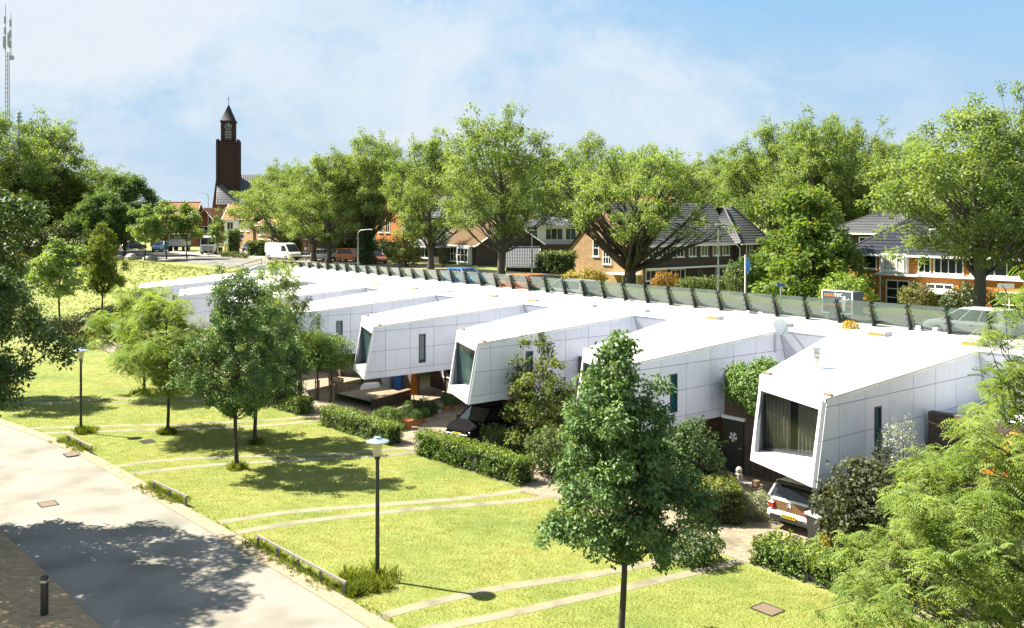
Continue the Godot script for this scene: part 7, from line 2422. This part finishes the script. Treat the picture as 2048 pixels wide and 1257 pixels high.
	for k in 7:
		var f := k / 6.0
		var p := [Vector3(0.02 + 0.32 * f, 3.35 - 0.5 * f, 0.05 * sin(f * 7.0)), Vector3(0.0 + 0.16 * f, 2.6 - 0.35 * f, 0.06 * sin(f * 6.0 + 1.0))]
		if last.size():
			b.hexa([last[1], p[1], p[1] + Vector3(0, 0, -0.012), last[1] + Vector3(0, 0, -0.012), last[0], p[0], p[0] + Vector3(0, 0, -0.012), last[0] + Vector3(0, 0, -0.012)])
		last = p
	put("flag", b, solid(lin(0.10, 0.28, 0.58), 0.9), fp)
	# lattice mast
	var mast := thing("lattice_mast", "tall thin lattice transmitter mast with antennas at the far left", "mast", Vector3(-79.74, 4.42, -150))
	var hh := 10.0 + (436 - 100) / 1900.0 * 150 - 4.7
	b = MB.new()
	for k in 3:
		var a := TAU * k / 3
		b.tube([Vector3(cos(a) * 0.42, 0, sin(a) * 0.42), Vector3(cos(a) * 0.3, hh, sin(a) * 0.3)], [0.06, 0.05], 5)
	put("leg", b, M.zinc, mast)
	b = MB.new()
	for k in 44:
		var y0 := hh * k / 44.0
		var y1 := hh * (k + 1) / 44.0
		for j in 3:
			var a := TAU * j / 3
			var c := TAU * (j + 1) / 3
			var r0 := 0.42 - 0.12 * k / 44.0
			b.tube([Vector3(cos(a) * r0, y0, sin(a) * r0), Vector3(cos(c) * r0, y1, sin(c) * r0)], [0.028, 0.028], 4, false)
			b.tube([Vector3(cos(a) * r0, y0, sin(a) * r0), Vector3(cos(c) * r0, y0, sin(c) * r0)], [0.022, 0.022], 4, false)
	put("lattice", b, M.zinc, mast)
	for q in [[-0.3, hh, 7.4], [0.55, hh - 0.5, 6.6], [0.25, hh + 0.6, 2.6], [-0.45, hh + 0.4, 2.2]]:
		b = MB.new()
		b.tube([Vector3(q[0], q[1], 0), Vector3(q[0], q[1] + q[2], 0)], [0.07, 0.05], 6)
		if q[2] < 5.0:
			b.box(Vector3(q[0], q[1] + q[2] * 0.5, 0.1), Vector3(0.3, q[2] * 0.8, 0.2))
		else:
			for k in 3:
				b.box(Vector3(q[0], q[1] + 1.6 + k * 1.7, 0.12), Vector3(0.26, 1.1, 0.2))
		put("antenna", b, M.zinc, mast)
	b = MB.new()
	b.lathe([Vector2(0, 0), Vector2(0.4, 0.06), Vector2(0.42, 0.2), Vector2(0, 0.22)], 14, Transform3D(Basis(Vector3.RIGHT, PI / 2), Vector3(0.85, hh - 1.0, 0.2)))
	b.tube([Vector3(0.2, hh - 1.0, 0), Vector3(1.2, hh - 1.0, 0)], [0.05, 0.05], 5)
	put("dish", b, M.zinc, mast)
	# siren on its pole
	var si := thing("siren_pole", "warning siren of stacked discs on a pole beside the lattice mast", "siren", Vector3(-72.73, 4.42, -140))
	var sy := 10.0 + (436 - 240) / 1900.0 * 140 - 4.7
	b = MB.new()
	b.tube([Vector3(0, 0, 0), Vector3(0, sy, 0)], [0.14, 0.09], 8)
	put("pole", b, M.zinc, si)
	for k in 3:
		b = MB.new()
		b.lathe([Vector2(0.12, sy + 0.55 * k), Vector2(0.5 - 0.06 * k, sy + 0.1 + 0.55 * k), Vector2(0.45 - 0.06 * k, sy + 0.3 + 0.55 * k), Vector2(0.1, sy + 0.42 + 0.55 * k), Vector2(0.1, sy + 0.56 + 0.55 * k)], 16)
		put("horn_disc", b, M.zinc, si)
	# boulders by the cycle path
	for k in 3:
		var at: Vector3 = [Vector3(-50.53, 4.42, -126), Vector3(-47.63, 4.42, -125), Vector3(-52.54, 4.42, -127)][k]
		var t := thing("boulder", ["grey boulder nearest the slope edge on the cycle path", "flat grey boulder right of the others by the cycle path", "small grey boulder left of the others by the cycle path"][k], "boulder", at, Basis(), "boulders by the cycle path")
		b = MB.new()
		b.ball(Vector3(0, 0.2, 0), Vector3([0.9, 1.1, 0.6][k], [0.7, 0.4, 0.4][k], 0.6), 9, 5)
		put("stone", b, M.concrete, t)
	# railing beside the cycle path
	var rl := thing("railing", "low grey railing beside the cycle path under the trees", "railing", Vector3(-56.47, 4.42, -131))
	b = MB.new()
	b.box(Vector3(2.5, 1.0, 0), Vector3(5.4, 0.06, 0.06))
	b.box(Vector3(2.5, 0.6, 0), Vector3(5.4, 0.05, 0.05))
	put("bar", b, M.zinc, rl)
	for k in 4:
		b = MB.new()
		b.box(Vector3(1.75 * k, 0.5, 0), Vector3(0.07, 1.05, 0.07))
		put("post", b, M.zinc, rl)
